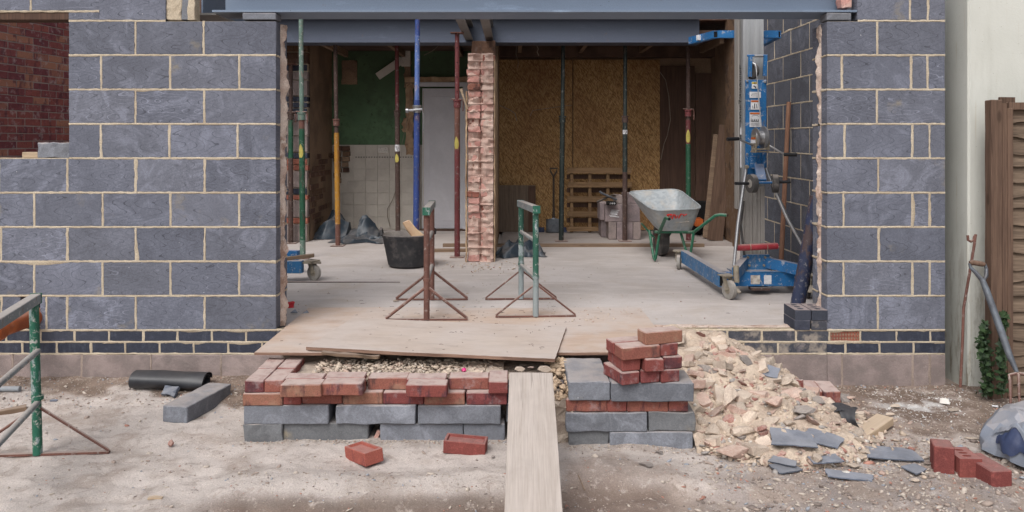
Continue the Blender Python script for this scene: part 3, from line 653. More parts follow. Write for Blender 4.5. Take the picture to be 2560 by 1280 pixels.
# inner leaf and broken cavity edge seen at the reveal
def reveal(w, xe, sgn, zt, brick_top=False):
    k = 0; z = .352
    while z < zt-.05:
        h = min(BH, zt-z); me = bevbox(.34 if k % 2 else .30, .105, h-.011, 'block', k % 3)
        L = .34 if k % 2 else .30; ob('inner_block', me, w, (xe-sgn*L/2-sgn*random.uniform(0, .004), .205, z+.004)); z += BH; k += 1
    mm = MB(); z = .352+BH
    while z < zt: ribbon(mm, (xe, .155, z), (xe, .258, z), .010, (sgn, 0, 0)); ribbon(mm, (xe, .0, z), (xe, .10, z), .010, (sgn, 0, 0), proud=.004); z += BH
    ob('mortar', mm.mesh('mortar', ang=60), w, m='mortar')
    b = MB().box((xe-sgn*.18, .205, (.352+zt)/2), (.33, .085, zt-.36)); ob('mortar_bed', b.mesh('core'), w, m='mortar_core')
    # lumpy squeezed render filling the cavity edge
    vs = []; fs = []; nz = 150; nu = 8
    for j in range(nz+1):
        zz = .36+(zt-.36)*j/nz
        gap = max(0, noise.noise(Vector((zz*2.6, 3*sgn, 1)))-.12)*(.11 if sgn < 0 else .03)
        for i in range(nu+1):
            u = i/nu; bul = math.sin(u*math.pi)*(.022 if sgn < 0 else .040)+noise.noise(Vector((zz*11, u*2.5, 7*sgn)))*.026+noise.noise(Vector((zz*38, u*6, 2)))*.014
            vs.append((xe-sgn*.012+sgn*(bul-gap), .085+u*.085+noise.noise(Vector((zz*17, u, 4)))*.006, zz))
    fs = [(j*(nu+1)+i, j*(nu+1)+i+1, (j+1)*(nu+1)+i+1, (j+1)*(nu+1)+i) for j in range(nz) for i in range(nu)]
    me = bpy.data.meshes.new('fill'); me.from_pydata(vs, [], fs); me.shade_smooth(); me.set_sharp_from_angle(angle=R(40)); ob('cavity_render', me, w, m='snots')
reveal(lw, L0, 1, 2.37)
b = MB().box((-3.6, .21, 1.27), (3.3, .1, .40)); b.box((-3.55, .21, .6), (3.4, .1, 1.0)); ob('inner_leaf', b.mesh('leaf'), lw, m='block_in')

rw = root('blockwork_wall', 'narrow blue grey block wall between the opening and the cream house', 'wall')
RX1 = XW(2363)
rows = []
for k in range(11):
    j = {0: (2195,), 2: (2197,), 4: (2196,), 6: (2192.5,), 8: (2193,), 1: (2109, 2281, 2324), 3: (2109, 2281, 2324), 5: (2112, 2281, 2324), 7: (2105, 2278, 2319)}.get(k)
    if k < 9: rows.append((Z0+BH*k, BH, [R0]+xs(*j)+[RX1], {}))
    elif k == 9: rows.append((Z0+BH*k, BH, xs(2144, 2275, 2320)+[RX1], {}))
    else: rows.append((Z0+BH*k, BH, xs(2150, 2230)+[RX1], {}))
course_wall(rw, rows, 'block', .10)
core(rw, R0+.008, RX1-.01, .2, 2.378); core(rw, XW(2150), RX1-.01, 2.379, 2.80)
reveal(rw, R0, -1, 2.37)
ob('padstone', bevbox(.16, .12, .046, 'block_flat', 1, .004), rw, (XW(2098), .06, 2.386))
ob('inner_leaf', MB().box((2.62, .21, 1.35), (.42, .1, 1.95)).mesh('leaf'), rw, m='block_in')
ob('broken_brick', rough_box(.07, .09, .10, 'pier', 8, .006), rw, (XW(2121), .07, 2.47))
# air brick in the plinth
ab = MB(); ax0, ax1, az0, az1 = XW(2073), XW(2152), .2775, .35; aw = ax1-ax0-.008; ah = .064; cx = (ax0+ax1)/2; cz = .3145
for i in range(11): ab.box((cx-aw/2+.0045+i*(aw-.009)/10, .02, cz), (.0085, .03, ah))
for zz, hh in ((cz+ah/2-.006, .012), (cz, .010), (cz-ah/2+.006, .012)): ab.box((cx, .0195, zz), (aw-.001, .029, hh))
o = ob('air_brick', ab.mesh('air_brick', smooth=False), rw, m='terracotta'); ob('air_brick_back', MB().box((cx, .06, cz), (aw, .03, ah)).mesh('b'), o, m='void')
def plinth_right():
    up = xs(2073, 2152, 2241.5, 2326)+[RX1]; lo = xs(2030, 2114, 2199, 2284)+[RX1]
    course_wall(rw, [(.20, .0775, [R0]+lo[1:], {}), (.2775, .0775, [ax0]+up[1:], {0: None})], 'blue_brick', .10, 'engineering_brick', .002, .010, topgap=1, bev=.002)
    mm = MB(); ribbon(mm, (ax0, .002, .2775), (ax0, .002, .355), .01, (0, -1, 0)); ribbon(mm, (ax1, .002, .2775), (ax1, .002, .355), .01, (0, -1, 0)); ob('mortar', mm.mesh('m'), rw, m='mortar')
plinth_right()
founds(rw, R0, RX1, xs(2105, 2281, 2324), -.04, .238)
# low sleeper wall across the opening that carries the floor edge
sw = root('plinth_wall', 'low dusty engineering brick plinth across the foot of the opening', 'wall')
lo = [L0+.15+i*.2245 for i in range(16)]; lo = [v for v in lo if v < XW(1990)]; 
loj = [L0]+[v for v in [XW(1945)-.2245*i for i in range(16, -1, -1)] if v > L0+.05]+[R0-.002]
upj = [L0]+[v for v in [XW(1990)-.2245*i for i in range(16, -1, -1)] if v > L0+.05]+[ax0-.002]
course_wall(sw, [(.20, .0775, loj, {}), (.2775, .0775, upj, {})], 'blue_brick_dusty', .10, 'engineering_brick', .003, .010, topgap=1, bev=.002)
core(sw, L0+.01, R0-.01, .2, .351)
founds(sw, L0+.16, R0-.001, [XW(v) for v in (725, 897, 1069, 1241, 1413, 1585, 1757, 1932)], -.04, .238)
b = MB()
for i in range(10): b.rotcyl((XW(1955)-i*.075, .055, .3545), (0, 0, 1), .014, .006, 14)
ob('brick_hole', b.mesh('holes'), sw, m='mortar_core')
b = rough_box(3.55, .05, .03, 'snots', 9, .004, .06); ob('mortar_bed', b, sw, ((L0+R0)/2, .12, .328))
b = MB().box(((L0+R0)/2, .143, .315), (3.58, .006, .07)); ob('damp_course', b.mesh('dpc'), sw, m='dpm')

# side wall running back on the right, one object per block
sdw = root('side_wall', 'unfinished blockwork side wall running back on the right inside the opening', 'wall')
SX = 2.545; mm = MB()
for k in range(11):
    z0 = Z0+BH*k; ph = 6.713 if k % 2 else 6.916
    ds = [5.42]; d = ph-.45*3
    while d < 8.2:
        if d > 5.5: ds.append(d)
        d += .45
    ds.append(8.35 if k % 2 else 8.2)
    for i in range(len(ds)-1):
        w = ds[i+1]-ds[i]-.01; yc = (ds[i]+ds[i+1])/2-D0
        pink = (k < 4 and ds[i] > 7.2 and random.random() < .75)
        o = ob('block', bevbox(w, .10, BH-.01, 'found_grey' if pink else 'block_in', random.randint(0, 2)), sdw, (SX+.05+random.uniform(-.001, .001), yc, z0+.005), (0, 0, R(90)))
        if i: ribbon(mm, (SX, ds[i]-D0, z0), (SX, ds[i]-D0, z0+BH), .011, (-1, 0, 0), seed=k)
    ribbon(mm, (SX, ds[0]-D0, z0), (SX, ds[-1]-D0, z0), .010, (-1, 0, 0), seed=k+40)
ob('mortar', mm.mesh('mortar', ang=60), sdw, m='mortar'); ob('mortar_bed', MB().box((SX+.05, 6.8-D0, 1.58), (.08, 2.78, 2.45)).mesh('c'), sdw, m='mortar_core')

# ------------------------------------------------------------ steel beams
def ibeam(b, x0, x1, y0, w, z0, h, tf=.0155, tw=.01):   # along x, bottom at z0
    xc = (x0+x1)/2; L = x1-x0
    b.box((xc, y0+w/2, z0+tf/2), (L, w, tf)); b.box((xc, y0+w/2, z0+h-tf/2), (L, w, tf)); return xc, L
bm1 = root('steel_beam', 'long blue grey steel beam resting on the two facade walls across the top', 'steel beam', (0, 0, 0))
b = MB(); xa, xb = XW(530), XW(2143); z1 = 2.436; b.box(((xa+xb)/2, .153, z1+.008), (xb-xa, .306, .014)); ob('bottom_flange', b.mesh('f', bevel=.001), bm1, m='steel')
b = MB().box(((XW(562)+XW(2108))/2+.0, .155, z1+.16), (XW(2108)-XW(562)+.10, .012, .284)); ob('web', b.mesh('w'), bm1, m='steel')
b = MB().box(((XW(562)+XW(2108))/2, .153, z1+.31), (XW(2108)-XW(562)+.1, .306, .015)); ob('top_flange', b.mesh('f'), bm1, m='steel')
b2 = root('steel_beam', 'dark grey steel beam over the old house opening, behind the props', 'steel beam')
x0, x1, yb, zb = -3.1, 2.19, 9.03-D0, 2.722
b = MB().box(((x0+x1)/2, yb+.153, zb+.008), (x1-x0, .306, .015)); ob('bottom_flange', b.mesh('f', bevel=.001), b2, m='steel_dark')
b = MB().box(((x0+x1)/2, yb+.153, zb+.155), (x1-x0, .012, .278)); ob('web', b.mesh('w'), b2, m='steel_dark')
b = MB().box(((x0+x1)/2, yb+.153, zb+.303), (x1-x0, .306, .015)); ob('top_flange', b.mesh('f'), b2, m='steel_dark')
for xl, lab in ((-.54, 'left of two short steel channels bridging the beams above the brick pier'), (-.305, 'right of two short steel channels bridging the beams above the brick pier')):
    b = MB(); y0, y1 = .31, yb+.14; w = .09
    b.box((xl+w/2, (y0+y1)/2, 2.752+.005), (w, y1-y0, .010)); b.box((xl+w/2, (y0+y1)/2, 2.752+.175), (w, y1-y0, .010)); b.box((xl+.005, (y0+y1)/2, 2.752+.09), (.008, y1-y0, .159))
    tag(ob('steel_channel', b.mesh('c'), m='steel_warm'), lab, 'steel channel')
r = root('steel_beam', 'dark steel beam running back at the upper left behind the facade', 'steel beam')
b = MB().box((-2.16, .95, 2.478), (.20, 1.24, .014)); b.box((-2.16, .95, 2.74), (.20, 1.24, .014)); ob('flange', b.mesh('f'), r, m='steel_warm')
b = MB().box((-2.16, .95, 2.609), (.012, 1.23, .245)); ob('web', b.mesh('w'), r, m='steel')

# ------------------------------------------------------------ old house behind
def wallbox(nm, lab, c, size, m, cat='wall'):
    return tag(ob(nm, MB().box(c, size).mesh('w'), m=m), lab, cat)
DL, DR = 10.9-D0, 10.5-D0
hw = root('old_house_wall', 'old house wall above the rear beam, dark brown brick', 'wall')
ob('brickwork', MB().box((-.4, 9.34-D0+.5+.15, 3.9), (7.6, 1.0, 1.7)).mesh('w'), hw, m='oldbrick')
ob('brickwork', MB().box((2.72, 9.34-D0-.35, 1.7), (.24, 1.2, 2.8)).mesh('w'), hw, m='oldbrick')
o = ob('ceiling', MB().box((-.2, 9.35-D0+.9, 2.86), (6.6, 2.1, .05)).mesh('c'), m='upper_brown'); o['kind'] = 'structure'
for i in range(7): o = ob('ceiling_joist', MB().box((-2.3+i*.8, 10.2-D0, 2.80), (.05, 1.7, .10)).mesh('j'), m='timber_old'); o['kind'] = 'structure'
# left room: side wall, jamb, back wall
lsw = root('left_room_wall', 'bare brown plastered side wall at the left of the back room', 'wall')
def lumpwall(x, y0, y1, z0, z1, nrm, m, amp=.006, face='x'):
    n, k = 28, 60; vs = []
    for j in range(k+1):
        for i in range(n+1):
            yy = y0+(y1-y0)*i/n; zz = z0+(z1-z0)*j/k; a = fb(yy, zz, 5, 4)*amp
            vs.append((x+nrm*a, yy, zz) if face == 'x' else (yy, x+nrm*a, zz))
    fs = [(j*(n+1)+i, j*(n+1)+i+1, (j+1)*(n+1)+i+1, (j+1)*(n+1)+i) for j in range(k) for i in range(n)]
    me = bpy.data.meshes.new('p'); me.from_pydata(vs, [], fs); me.shade_smooth(); return me
ob('plaster', lumpwall(-2.5, 9.7-D0, DL, FL, 2.84, 1, 'x'), lsw, m='plaster_brown'); ob('brickwork', MB().box((-2.62, 10.3-D0, 1.6), (.2, 1.2, 2.5)).mesh('w'), lsw, m='oldbrick')
for i in range(14):
    for j in range(5):
        if random.random() < .62 and i > 1: ob('brick', bevbox(.21, .03, .063, 'oldbrick', j % 3), lsw, (-2.506+random.uniform(-.003, .006), 9.8-D0+j*.225+(.11 if i % 2 else 0), FL+.03+i*.075), (0, 0, R(90)))
jw = root('wall_jamb', 'end of the old wall at the left, pink blocks banded with red tile courses', 'wall')
px2z = lambda y: CZ-(y-350)*9.62/F
ys = [(605, 560, 'found'), (560, 544, 'terracotta'), (544, 500, 'found'), (500, 487, 'terracotta'), (487, 470, 'blue_brick'), (470, 427, 'found'), (427, 412, 'terracotta'), (412, 397, 'terracotta'),
      (397, 381, 'blue_brick'), (381, 340, 'found'), (340, 303, 'found'), (303, 285, 'found_grey'), (285, 270, 'blue_brick'), (270, 255, 'blue_brick'), (255, 240, 'blue_brick'), (240, 200, 'found'), (200, 178, 'found'), (178, 160, 'blue_brick'), (160, 130, 'oldbrick'), (130, 100, 'oldbrick')]
for a, c, m in ys:
    za, zc = px2z(a), px2z(c); h = zc-za
    segs = [(-2.86, -2.505)] if h > .1 else [(-2.86, -2.69), (-2.69, -2.505)]
    for s0, s1 in segs: ob('block' if h > .1 else 'tile_course', bevbox(s1-s0-.008, .26, h-.012, m, 0, .004), jw, ((s0+s1)/2+random.uniform(-.006, .006), 9.62-D0+.13+random.uniform(-.006, .006), za+.006))
ob('mortar_bed', MB().box((-2.68, 9.62-D0+.14, 1.6), (.335, .24, 2.5)).mesh('w'), jw, m='mortar')
bw = root('back_wall', 'left room back wall, green paint above white tiles with ragged bare patches', 'wall')
zt = CZ-(362-350)*10.9/F
def BX(x): return (x-1280)*10.9/F
def BZ(y): return CZ-(y-350)*10.9/F
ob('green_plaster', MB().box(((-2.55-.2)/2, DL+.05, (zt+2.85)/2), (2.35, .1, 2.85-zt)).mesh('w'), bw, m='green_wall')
ob('grout', MB().box(((-2.55-.2)/2, DL+.056, (zt+FL)/2), (2.35, .1, zt-FL)).mesh('w'), bw, m='grout')
T = BX(885)
step = {0: 0, 1: 0, 2: 1, 3: 2}
for i in range(7):      # tile rows from the top
    for j in range(6):
        w = (BX(1034)-T)/5; x0 = T+(j-1)*w; zz = zt-(i+1)*.1665
        if j == 0 and i < 3: continue
        if i == 3 and j == 0: x0 = T-w*.55
        ob('tile', bevbox(w-.003, .012, .1635, 'tile', 0, .001, .0002), bw, (x0+w/2, DL+.0005+random.uniform(-.0006, .0006), zz+.0015))
for i in range(46): ob('mosaic_tile', bevbox(.017, .004, .013, 'mosaic' if i % 2 else 'tile', 0, .0006, 0), bw, (T+.012+i*.0182, DL-.0065, BZ(394)))
rr = random.Random(3)
for i in range(9):      # exposed brick stair
    wv = (1, 1, 1, .8, .8, .45, .4, .3, .2)[i]
    xr = BX(850)+.02
    n = 2 if wv > .5 else 1
    for j in range(n): ob('brick', bevbox(.105*wv*(2 if n == 1 else 1), .05, .062, 'oldbrick' if rr.random() < .6 else 'plaster_brown', j, .004, .004), bw, (BX(836)+.11*j+.05+rr.uniform(-.01, .012), DL-.005, zt-.08-i*.075))
ob('bare_patch', rough_box(BX(893)-BX(855), .03, BZ(150)-BZ(210), 'plaster_brown', 6, .008, .05), bw, (BX(874), DL-.002, BZ(211)))
ob('bare_patch', rough_box(.10, .03, BZ(208)-BZ(385), 'plaster_cream', 12, .018, .05), bw, (BX(1024), DL-.008, BZ(385)))
ob('bare_patch', rough_box(.07, .05, .19, 'plaster_cream', 13, .02, .04), bw, (BX(1015), DL-.01, BZ(330)))
ob('bare_patch', rough_box(.09, .03, BZ(114)-BZ(215), 'plaster_brown', 16, .02, .05), bw, (BX(1020), DL-.006, BZ(215)))
s = ob('socket_plate', bevbox(.146, .012, .086, 'offwhite', 0, .004, 0), bw, (BX(958), DL-.012, BZ(383)))
b = MB()
for q in (-.035, .035):
    for dx, dz in ((0, .022), (-.011, -.004), (.011, -.004)): b.box((q+dx, -.0065, .045+dz), (.007 if dz < 0 else .004, .002, .004 if dz < 0 else .009))
ob('socket_hole', b.mesh('h'), s, m='ink')
b = MB().box((BX(1017)-.01, DL-.03, (BZ(118)+BZ(168))/2+.02), (.125, .03, BZ(114)-BZ(168))); b.bar((BX(1006), DL-.03, BZ(150)), (BX(945), DL-.03, BZ(192)), .05, .10)
tag(ob('boxed_duct', b.mesh('d', bevel=.004), m='offwhite'), 'pale angled duct piece high on the dark green wall', 'duct')
# door
dr = root('door', 'plain white door in a white frame behind the red prop', 'door', (BX(1104), DL-.01, FL))
dw = BX(1166)-BX(1046); dh = BZ(217)-FL
ob('leaf', MB().box((.02, -.02, dh/2), (dw-.10, .04, dh-.05)).mesh('d', bevel=.004), dr, m='door')
b = MB(); b.box((-dw/2, -.03, dh/2), (.07, .08, dh)); b.box((dw/2, -.03, dh/2), (.07, .08, dh)); b.box((0, -.03, dh+.03), (dw+.07, .079, .06)); ob('frame', b.mesh('f', bevel=.005), dr, m='door')
b = MB(); b.box((-dw/2+.085, -.043, dh/2), (.012, .01, dh-.12)); ob('bead', b.mesh('f'), dr, m='offwhite'); ob('panel_line', MB().box((.04, -.0415, dh/2+.0), (dw-.26, .004, dh-.28)).mesh('p', bevel=.002), dr, m='door')
ob('lintel_timber', rough_box(1.0, .05, .07, 'plaster_cream', 3, .006, .06), dr, (0, -.03, dh+.062))
ob('threshold', MB().box((0, -.06, .01), (dw, .06, .02)).mesh('t'), dr, m='board_brown')
# pipes in the corner
tag(ob('waste_pipe', MB().path([(BX(815), DL-.12, BZ(562)), (BX(814), DL-.12, BZ(405)), (BX(818), DL-.12, BZ(393)), (BX(840), DL-.12, BZ(391))], .02, 10), m='board_brown'), 'dark bent waste pipe in the left corner of the back room', 'pipe')
tag(ob('waste_pipe', MB().path([(BX(826), DL-.08, BZ(575)), (BX(823), DL-.08, BZ(400))], .014, 10), m='mortar_dirty'), 'thin mortar splashed pipe in the left corner behind the yellow prop', 'pipe')
tag(ob('cable', MB().path([(BX(992), DL-.02, BZ(470)), (BX(982), DL-.03, BZ(500)), (BX(969), DL-.03, BZ(522)), (BX(969), DL-.02, BZ(540)), (BX(976), DL-.03, BZ(566))], .0045, 6), m='wire'), 'thin loose cable hanging down the white tiles', 'cable')
# dividing wall behind pier, right room
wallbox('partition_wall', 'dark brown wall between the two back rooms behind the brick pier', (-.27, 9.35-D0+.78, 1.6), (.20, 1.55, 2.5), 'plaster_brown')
def CX(x, d=10.5): return (x-1280)*d/F
def CZZ(y, d=10.5): return CZ-(y-350)*d/F
rb = root('rear_wall', 'dim brown rear wall of the right back room around the board sheets', 'wall')
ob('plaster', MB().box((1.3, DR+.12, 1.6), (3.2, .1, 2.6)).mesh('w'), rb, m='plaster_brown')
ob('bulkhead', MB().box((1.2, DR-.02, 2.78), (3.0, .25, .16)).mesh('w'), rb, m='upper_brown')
for x0, x1, lab in ((-.2, CX(1431), 'large strand board sheet nearest the brick pier on the rear wall'), (CX(1433), CX(1650), 'large strand board sheet behind the pallet on the rear wall')):
    tag(ob('strand_board', bevbox(x1-x0, .018, CZZ(148)-.40, 'osb', 0, .001, 0), loc=((x0+x1)/2, DR+.02, .395)), lab, 'board')
tag(ob('hardboard_sheet', bevbox(CX(1738)-CX(1651), .012, 2.2, 'board_brown', 0, .001, 0), loc=(CX(1694), DR+.03, .395)), 'dark brown board sheet right of the strand boards', 'board')
tag(ob('hardboard_sheet', bevbox(CX(1782)-CX(1740), .012, 2.1, 'board_brown', 1, .001, 0), loc=(CX(1761), DR+.03, .395)), 'narrow dark brown board in the right rear corner', 'board')
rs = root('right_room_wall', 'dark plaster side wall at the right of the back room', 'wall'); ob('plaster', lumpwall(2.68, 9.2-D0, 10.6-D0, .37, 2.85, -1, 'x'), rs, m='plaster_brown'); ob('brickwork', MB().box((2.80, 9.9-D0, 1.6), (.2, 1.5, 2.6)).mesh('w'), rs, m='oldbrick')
# ------------------------------------------------------------ neighbouring brick wall seen through the window gap
A7 = R(7); nb = root('neighbour_brick_wall', 'weathered dark red brick wall seen through the window gap at upper left', 'wall', (-4.87, 8.0-D0, 0), -A7+R(90))
rr = random.Random(5)
for i in range(24):
    for j in range(11):
        z = 1.22+i*.075; t = -1.25+j*.225+(.1125 if i % 2 else 0)
        ob('brick', bevbox(.215, .10, .065, 'neighbour', rr.randint(0, 2), .003, .002), nb, (t, .05+rr.uniform(-.002, .002), z))
ob('mortar_bed', MB().box((0, .0535, 1.6), (2.5, .10, 3.2)).mesh('w'), nb, m='mortar_red')
wallbox('old_house_flank', 'plain old brick wall closing the left rear of the extension', (-4.75, 4.75, 1.9), (3.76, .25, 4.0), 'oldbrick')
wallbox('neighbour_boundary_wall', 'long red boundary wall beyond the neighbouring brickwork', (-5.35, 1.0, 1.6), (.2, 3.0, 3.2), 'mortar_red')
# ------------------------------------------------------------ brick pier (end of a demolished cavity wall)
pr = root('brick_pier', 'broken pale pink brick pier standing alone in the middle of the opening', 'pier')
px0, px1 = (1168-1280)*8.04/F, (1235-1280)*8.04/F; yp = 8.04-D0; rr = random.Random(12)
leafw = (px1-px0-.012)/2; z = FL; i = 0
while z < 2.47:
    for s in (0, 1):
        xa = px0+s*(leafw+.012); back = rr.uniform(-.012, .03) if rr.random() < .65 else rr.uniform(.02, .07)
        if s == 1: back = max(.012, min(back, .03))
        m = 'pier' if rr.random() < .88 else 'red_multi'
        if rr.random() < .14: continue
        ob('brick', rough_box(leafw*rr.uniform(.90, 1.02), .22, .060, m, i*2+s, .0065, .045, .05 if rr.random() < .5 else 0), pr, (xa+leafw/2+rr.uniform(-.006, .006), yp+.11+back, z+.003+rr.uniform(-.005, .005)), (0, rr.gauss(0, .01), rr.gauss(0, .03)))
    z += .0735; i += 1
b = MB()
vs = []; fs = []; nz = 160; nu = 10
for j in range(nz+1):
    zz = FL+(2.49-FL)*j/nz
    for ii in range(nu+1):
        u = ii/nu; xx = px0+.008+(px1-px0-.016)*u; mid = max(0, 1-abs(u-.47)/.07)
        joint_ = abs(((zz-FL) % .0735)/.0735-.5)*2
        vs.append((xx, yp+.026-.026*sst(.55, 1, joint_)*(.5+1.4*max(-.3, noise.noise(Vector((xx*9, zz*7, 12)))))-.030*max(0, noise.noise(Vector((xx*6, zz*5, 21))))-.020*sst(.55, .8, u)+.06*mid*(1-.6*sst(.8, 1, joint_))+noise.noise(Vector((xx*24, zz*20, 3)))*.036+noise.noise(Vector((xx*70, zz*70, 8)))*.008, zz))
fs = [(j*(nu+1)+i, j*(nu+1)+i+1, (j+1)*(nu+1)+i+1, (j+1)*(nu+1)+i) for j in range(nz) for i in range(nu)]
me = bpy.data.meshes.new('mortar'); me.from_pydata(vs, [], fs); me.shade_smooth(); me.set_sharp_from_angle(angle=R(40)); ob('mortar', me, pr, m='pier_mortar')
ob('core', MB().box(((px0+px1)/2, yp+.65, (FL+2.48)/2), (px1-px0-.004, 1.1, 2.48-FL)).mesh('w', bevel=.004), pr, m='snots')
ob('render_edge', rough_box(.014, .06, 1.75, 'plaster_cream', 2, .006, .05), pr, (px0-.010, yp+.02, FL))
ob('render_edge', rough_box(.012, 1.0, 2.1, 'plaster_cream', 7, .004, .09), pr, (px1+.004, yp+.52, FL))
ob('padstone', rough_box(.26, .36, .22, 'oldbrick', 5, .006, .08), pr, ((px0+px1)/2, 8.95-D0, 2.49))
tag(ob('timber_splinter', MB().path([((1152-1280)*8/F, yp-.04, CZ-(222-350)*8/F), ((1158-1280)*8/F, yp-.04, CZ-(240-350)*8/F), ((1165-1280)*8/F, yp-.03, CZ-(262-350)*8/F), ((1168-1280)*8/F, yp-.02, CZ-(272-350)*8/F)], [.018, .011, .010, .012], 7), m='timber'), 'torn pale splinter sticking out of the upper pier edge', 'wood scrap')
# ------------------------------------------------------------ neighbouring cream rendered house and the fence
nh = root('rendered_house', 'cream rendered house corner at the right beyond the narrow gap', 'house')
ob('front_wall', MB().box((2.975+1.6, -.02+1.5, 2.5), (3.2, 3.0, 5.2)).mesh('w', bevel=.012), nh, m='render')
fx = PX(2490, 600, 4.92).x; fy = 4.92-D0
fn = root('lap_fence', 'brown overlapping slat fence panel with its post at the far right', 'fence', (fx, fy, 0))
ob('post', rough_box(.07, .07, 1.87, 'post', 3, .0015, .2), fn, (-.015, 0, -.02)); ob('post_batten', bevbox(.03, .03, 1.84, 'post', 1, .002), fn, (.035, -.02, -.01))
ob('rail', bevbox(1.6, .04, .045, 'post', 0, .002), fn, (.86, -.015, 1.79)); ob('batten', bevbox(.035, .02, 1.80, 'post', 2, .002), fn, (.065, -.03, 0))
ob('back_batten', bevbox(.10, .02, 1.86, 'post', 2, .002), fn, (.09, .035, .01)); 
for i in range(20):
    vs = []; n = 26; z = 1.70-i*.09; W = 1.5; a = rr.uniform(.6, 1.4)
    for k in range(n+1):
        u = k/n; lo = z+.012*math.sin(u*11*a+i*2.3)+.007*math.sin(u*29+i); x = .07+W*u
        vs += [(x, .0-.010, lo), (x, .0, lo), (x, .028, z+.125), (x, .021, z+.125)]
    fs = []
    for k in range(n):
        for q in range(4): fs.append((k*4+q, k*4+(q+1) % 4, (k+1)*4+(q+1) % 4, (k+1)*4+q))
    fs += [(0, 3, 2, 1), (n*4, n*4+1, n*4+2, n*4+3)]
    me = bpy.data.meshes.new('slat'); me.from_pydata(vs, [], fs); bmm = bmesh.new(); bmm.from_mesh(me); bmesh.ops.recalc_face_normals(bmm, faces=bmm.faces); bmm.to_mesh(me); bmm.free()
    ob('slat', me, fn, m='fence')

# ============================================================ OBJECTS
# ------------------------------------------------------------ props
def prop(xb, d, zb, ztop, mats, label, xt=None, r=.030, collar=None, marks=(), dy=0.0, holes=False, hide_top=False, plate='rust', pin=True):
    X0 = (xb-1280)*d/F; t = root('steel_prop', label, 'prop', (X0, d-D0, zb), 0, 'steel props holding up the beams')
    X1 = ((xt if xt else xb)-1280)*d/F; L = ztop-zb; T = Vector((X1-X0, dy, L)); u = T.normalized()
    zc = (collar or (CZ-(295-350)*d/F))-zb
    pc = u*(zc/u.z)
    zs = [0]+[CZ-(y-350)*d/F-zb for y, _ in mats[1:]]
    names = [m for _, m in mats]; zs.append(L)
    for i, m in enumerate(names):
        a, b_ = u*(zs[i]/u.z), u*(zs[i+1]/u.z); low = zs[i+1] <= zc+.02
        rr_ = r if (zs[i]+zs[i+1])/2 < zc else r*.80
        ob('outer_tube' if rr_ == r else 'inner_tube', MB().tube(a, b_, rr_, 16).mesh('tube'), t, m=m)
    c = MB().tube(pc-u*.03, pc+u*.03, r*1.28, 14); c.tube(pc+u*.035, pc+u*.05, r*1.5, 14); ob('collar', c.mesh('c'), t, m=names[0] if plate == 'rust' else plate)
    if pin:
        p = MB().path([pc+Vector((-r*2.1, -.01, .06)), pc+Vector((r*1.9, -.02, .055)), pc+Vector((r*2.2, -.02, .02)), pc+Vector((r*2.1, -.02, -.07))], .006, 7); ob('pin', p.mesh('p'), t, m='rust')
    ob('base_plate', MB().box((0, 0, .004), (.15, .15, .006)).mesh('b'), t, m='rust'); ob('top_plate', MB().box(tuple(T+Vector((0, 0, -.004))), (.14, .14, .006)).mesh('b'), t, m='rust')
    if holes:
        hb = MB()
        for i in range(12):
            q = u*((zc+.14+i*.155)/u.z)
            if q.z < L-.02: hb.rotcyl(q+Vector((0, -r*.80, 0)), (0, 1, 0), .0065, .003, 10)
        ob('pin_hole', hb.mesh('h'), t, m='void')
    for y, h, m in marks:
        z = CZ-(y-350)*d/F-zb; q = u*(z/u.z); rq = (r if z < zc else r*.8)*1.03; pv = []; pf_ = []
        for j in range(9):
            v_ = j/8; wd = (math.sin(math.pi*min(1, v_*.9+.08))**.6)*(1.15-.5*v_) if m == 'yellow_mark' else 1.25
            for i in range(9): a_ = (i/8-.5)*2*wd-.25*(m == 'yellow_mark'); pv.append(q+u*(v_-.5)*h*(1.3 if m == 'yellow_mark' else 1)+Vector((math.sin(a_)*rq, -math.cos(a_)*rq, 0)))
        pf_ = [(j*9+i, j*9+i+1, (j+1)*9+i+1, (j+1)*9+i) for j in range(8) for i in range(8)]
        ob('paint_mark' if m == 'yellow_mark' else 'sticker', MB().add(pv, pf_).mesh('m'), t, m=m)
        if m == 'sticker':
            s = MB(); rq = r*1.05
            for dx, dz, w_, h_ in ((-.014, .01, .004, .03), (-.004, .0, .004, .05), (.010, .012, .012, .005), (.014, .002, .004, .016), (.008, -.008, .012, .005), (.004, -.02, .005, .02), (.01, -.03, .014, .005)): s.box(q+Vector((dx, -rq*math.cos(dx/rq)-.0004, dz)), (w_, .001, h_))
            ob('print', s.mesh('p', smooth=False), t, m='ink')
    return t
ZT2 = 2.79
prop(727, 9.52, FL, 2.52, [(0, 'rust_dark'), (395, 'green_prop'), (300, 'rust_dark')], 'dark thin prop hard against the left wall jamb', collar=CZ+(350-292)*9.52/F)
prop(757, 8.30, FL, 3.05, [(0, 'green_pale'), (600, 'green_prop'), (322, 'rust'), (293, 'green_pale')], 'tall green prop with a yellow spray mark, leftmost reaching the front beam gap', xt=752, collar=CZ+(350-293)*8.3/F, marks=((377, .11, 'yellow_mark'),))
prop(845, 9.27, FL, ZT2, [(0, 'rust'), (560, 'yellow'), (332, 'rust_dark')], 'yellow and rust prop standing on a round base plate in the left room', xt=838, collar=CZ+(350-308)*9.27/F, pin=False)
prop(995, 9.60, FL, ZT2, [(0, 'rust_dark'), (420, 'rust_dark'), (285, 'maroon')], 'dark brown prop with a white sticker above a yellow mark, behind the black tub', xt=992, collar=CZ+(350-286)*9.6/F, marks=((370, .08, 'sticker'), (395, .08, 'yellow_mark')), pin=False)
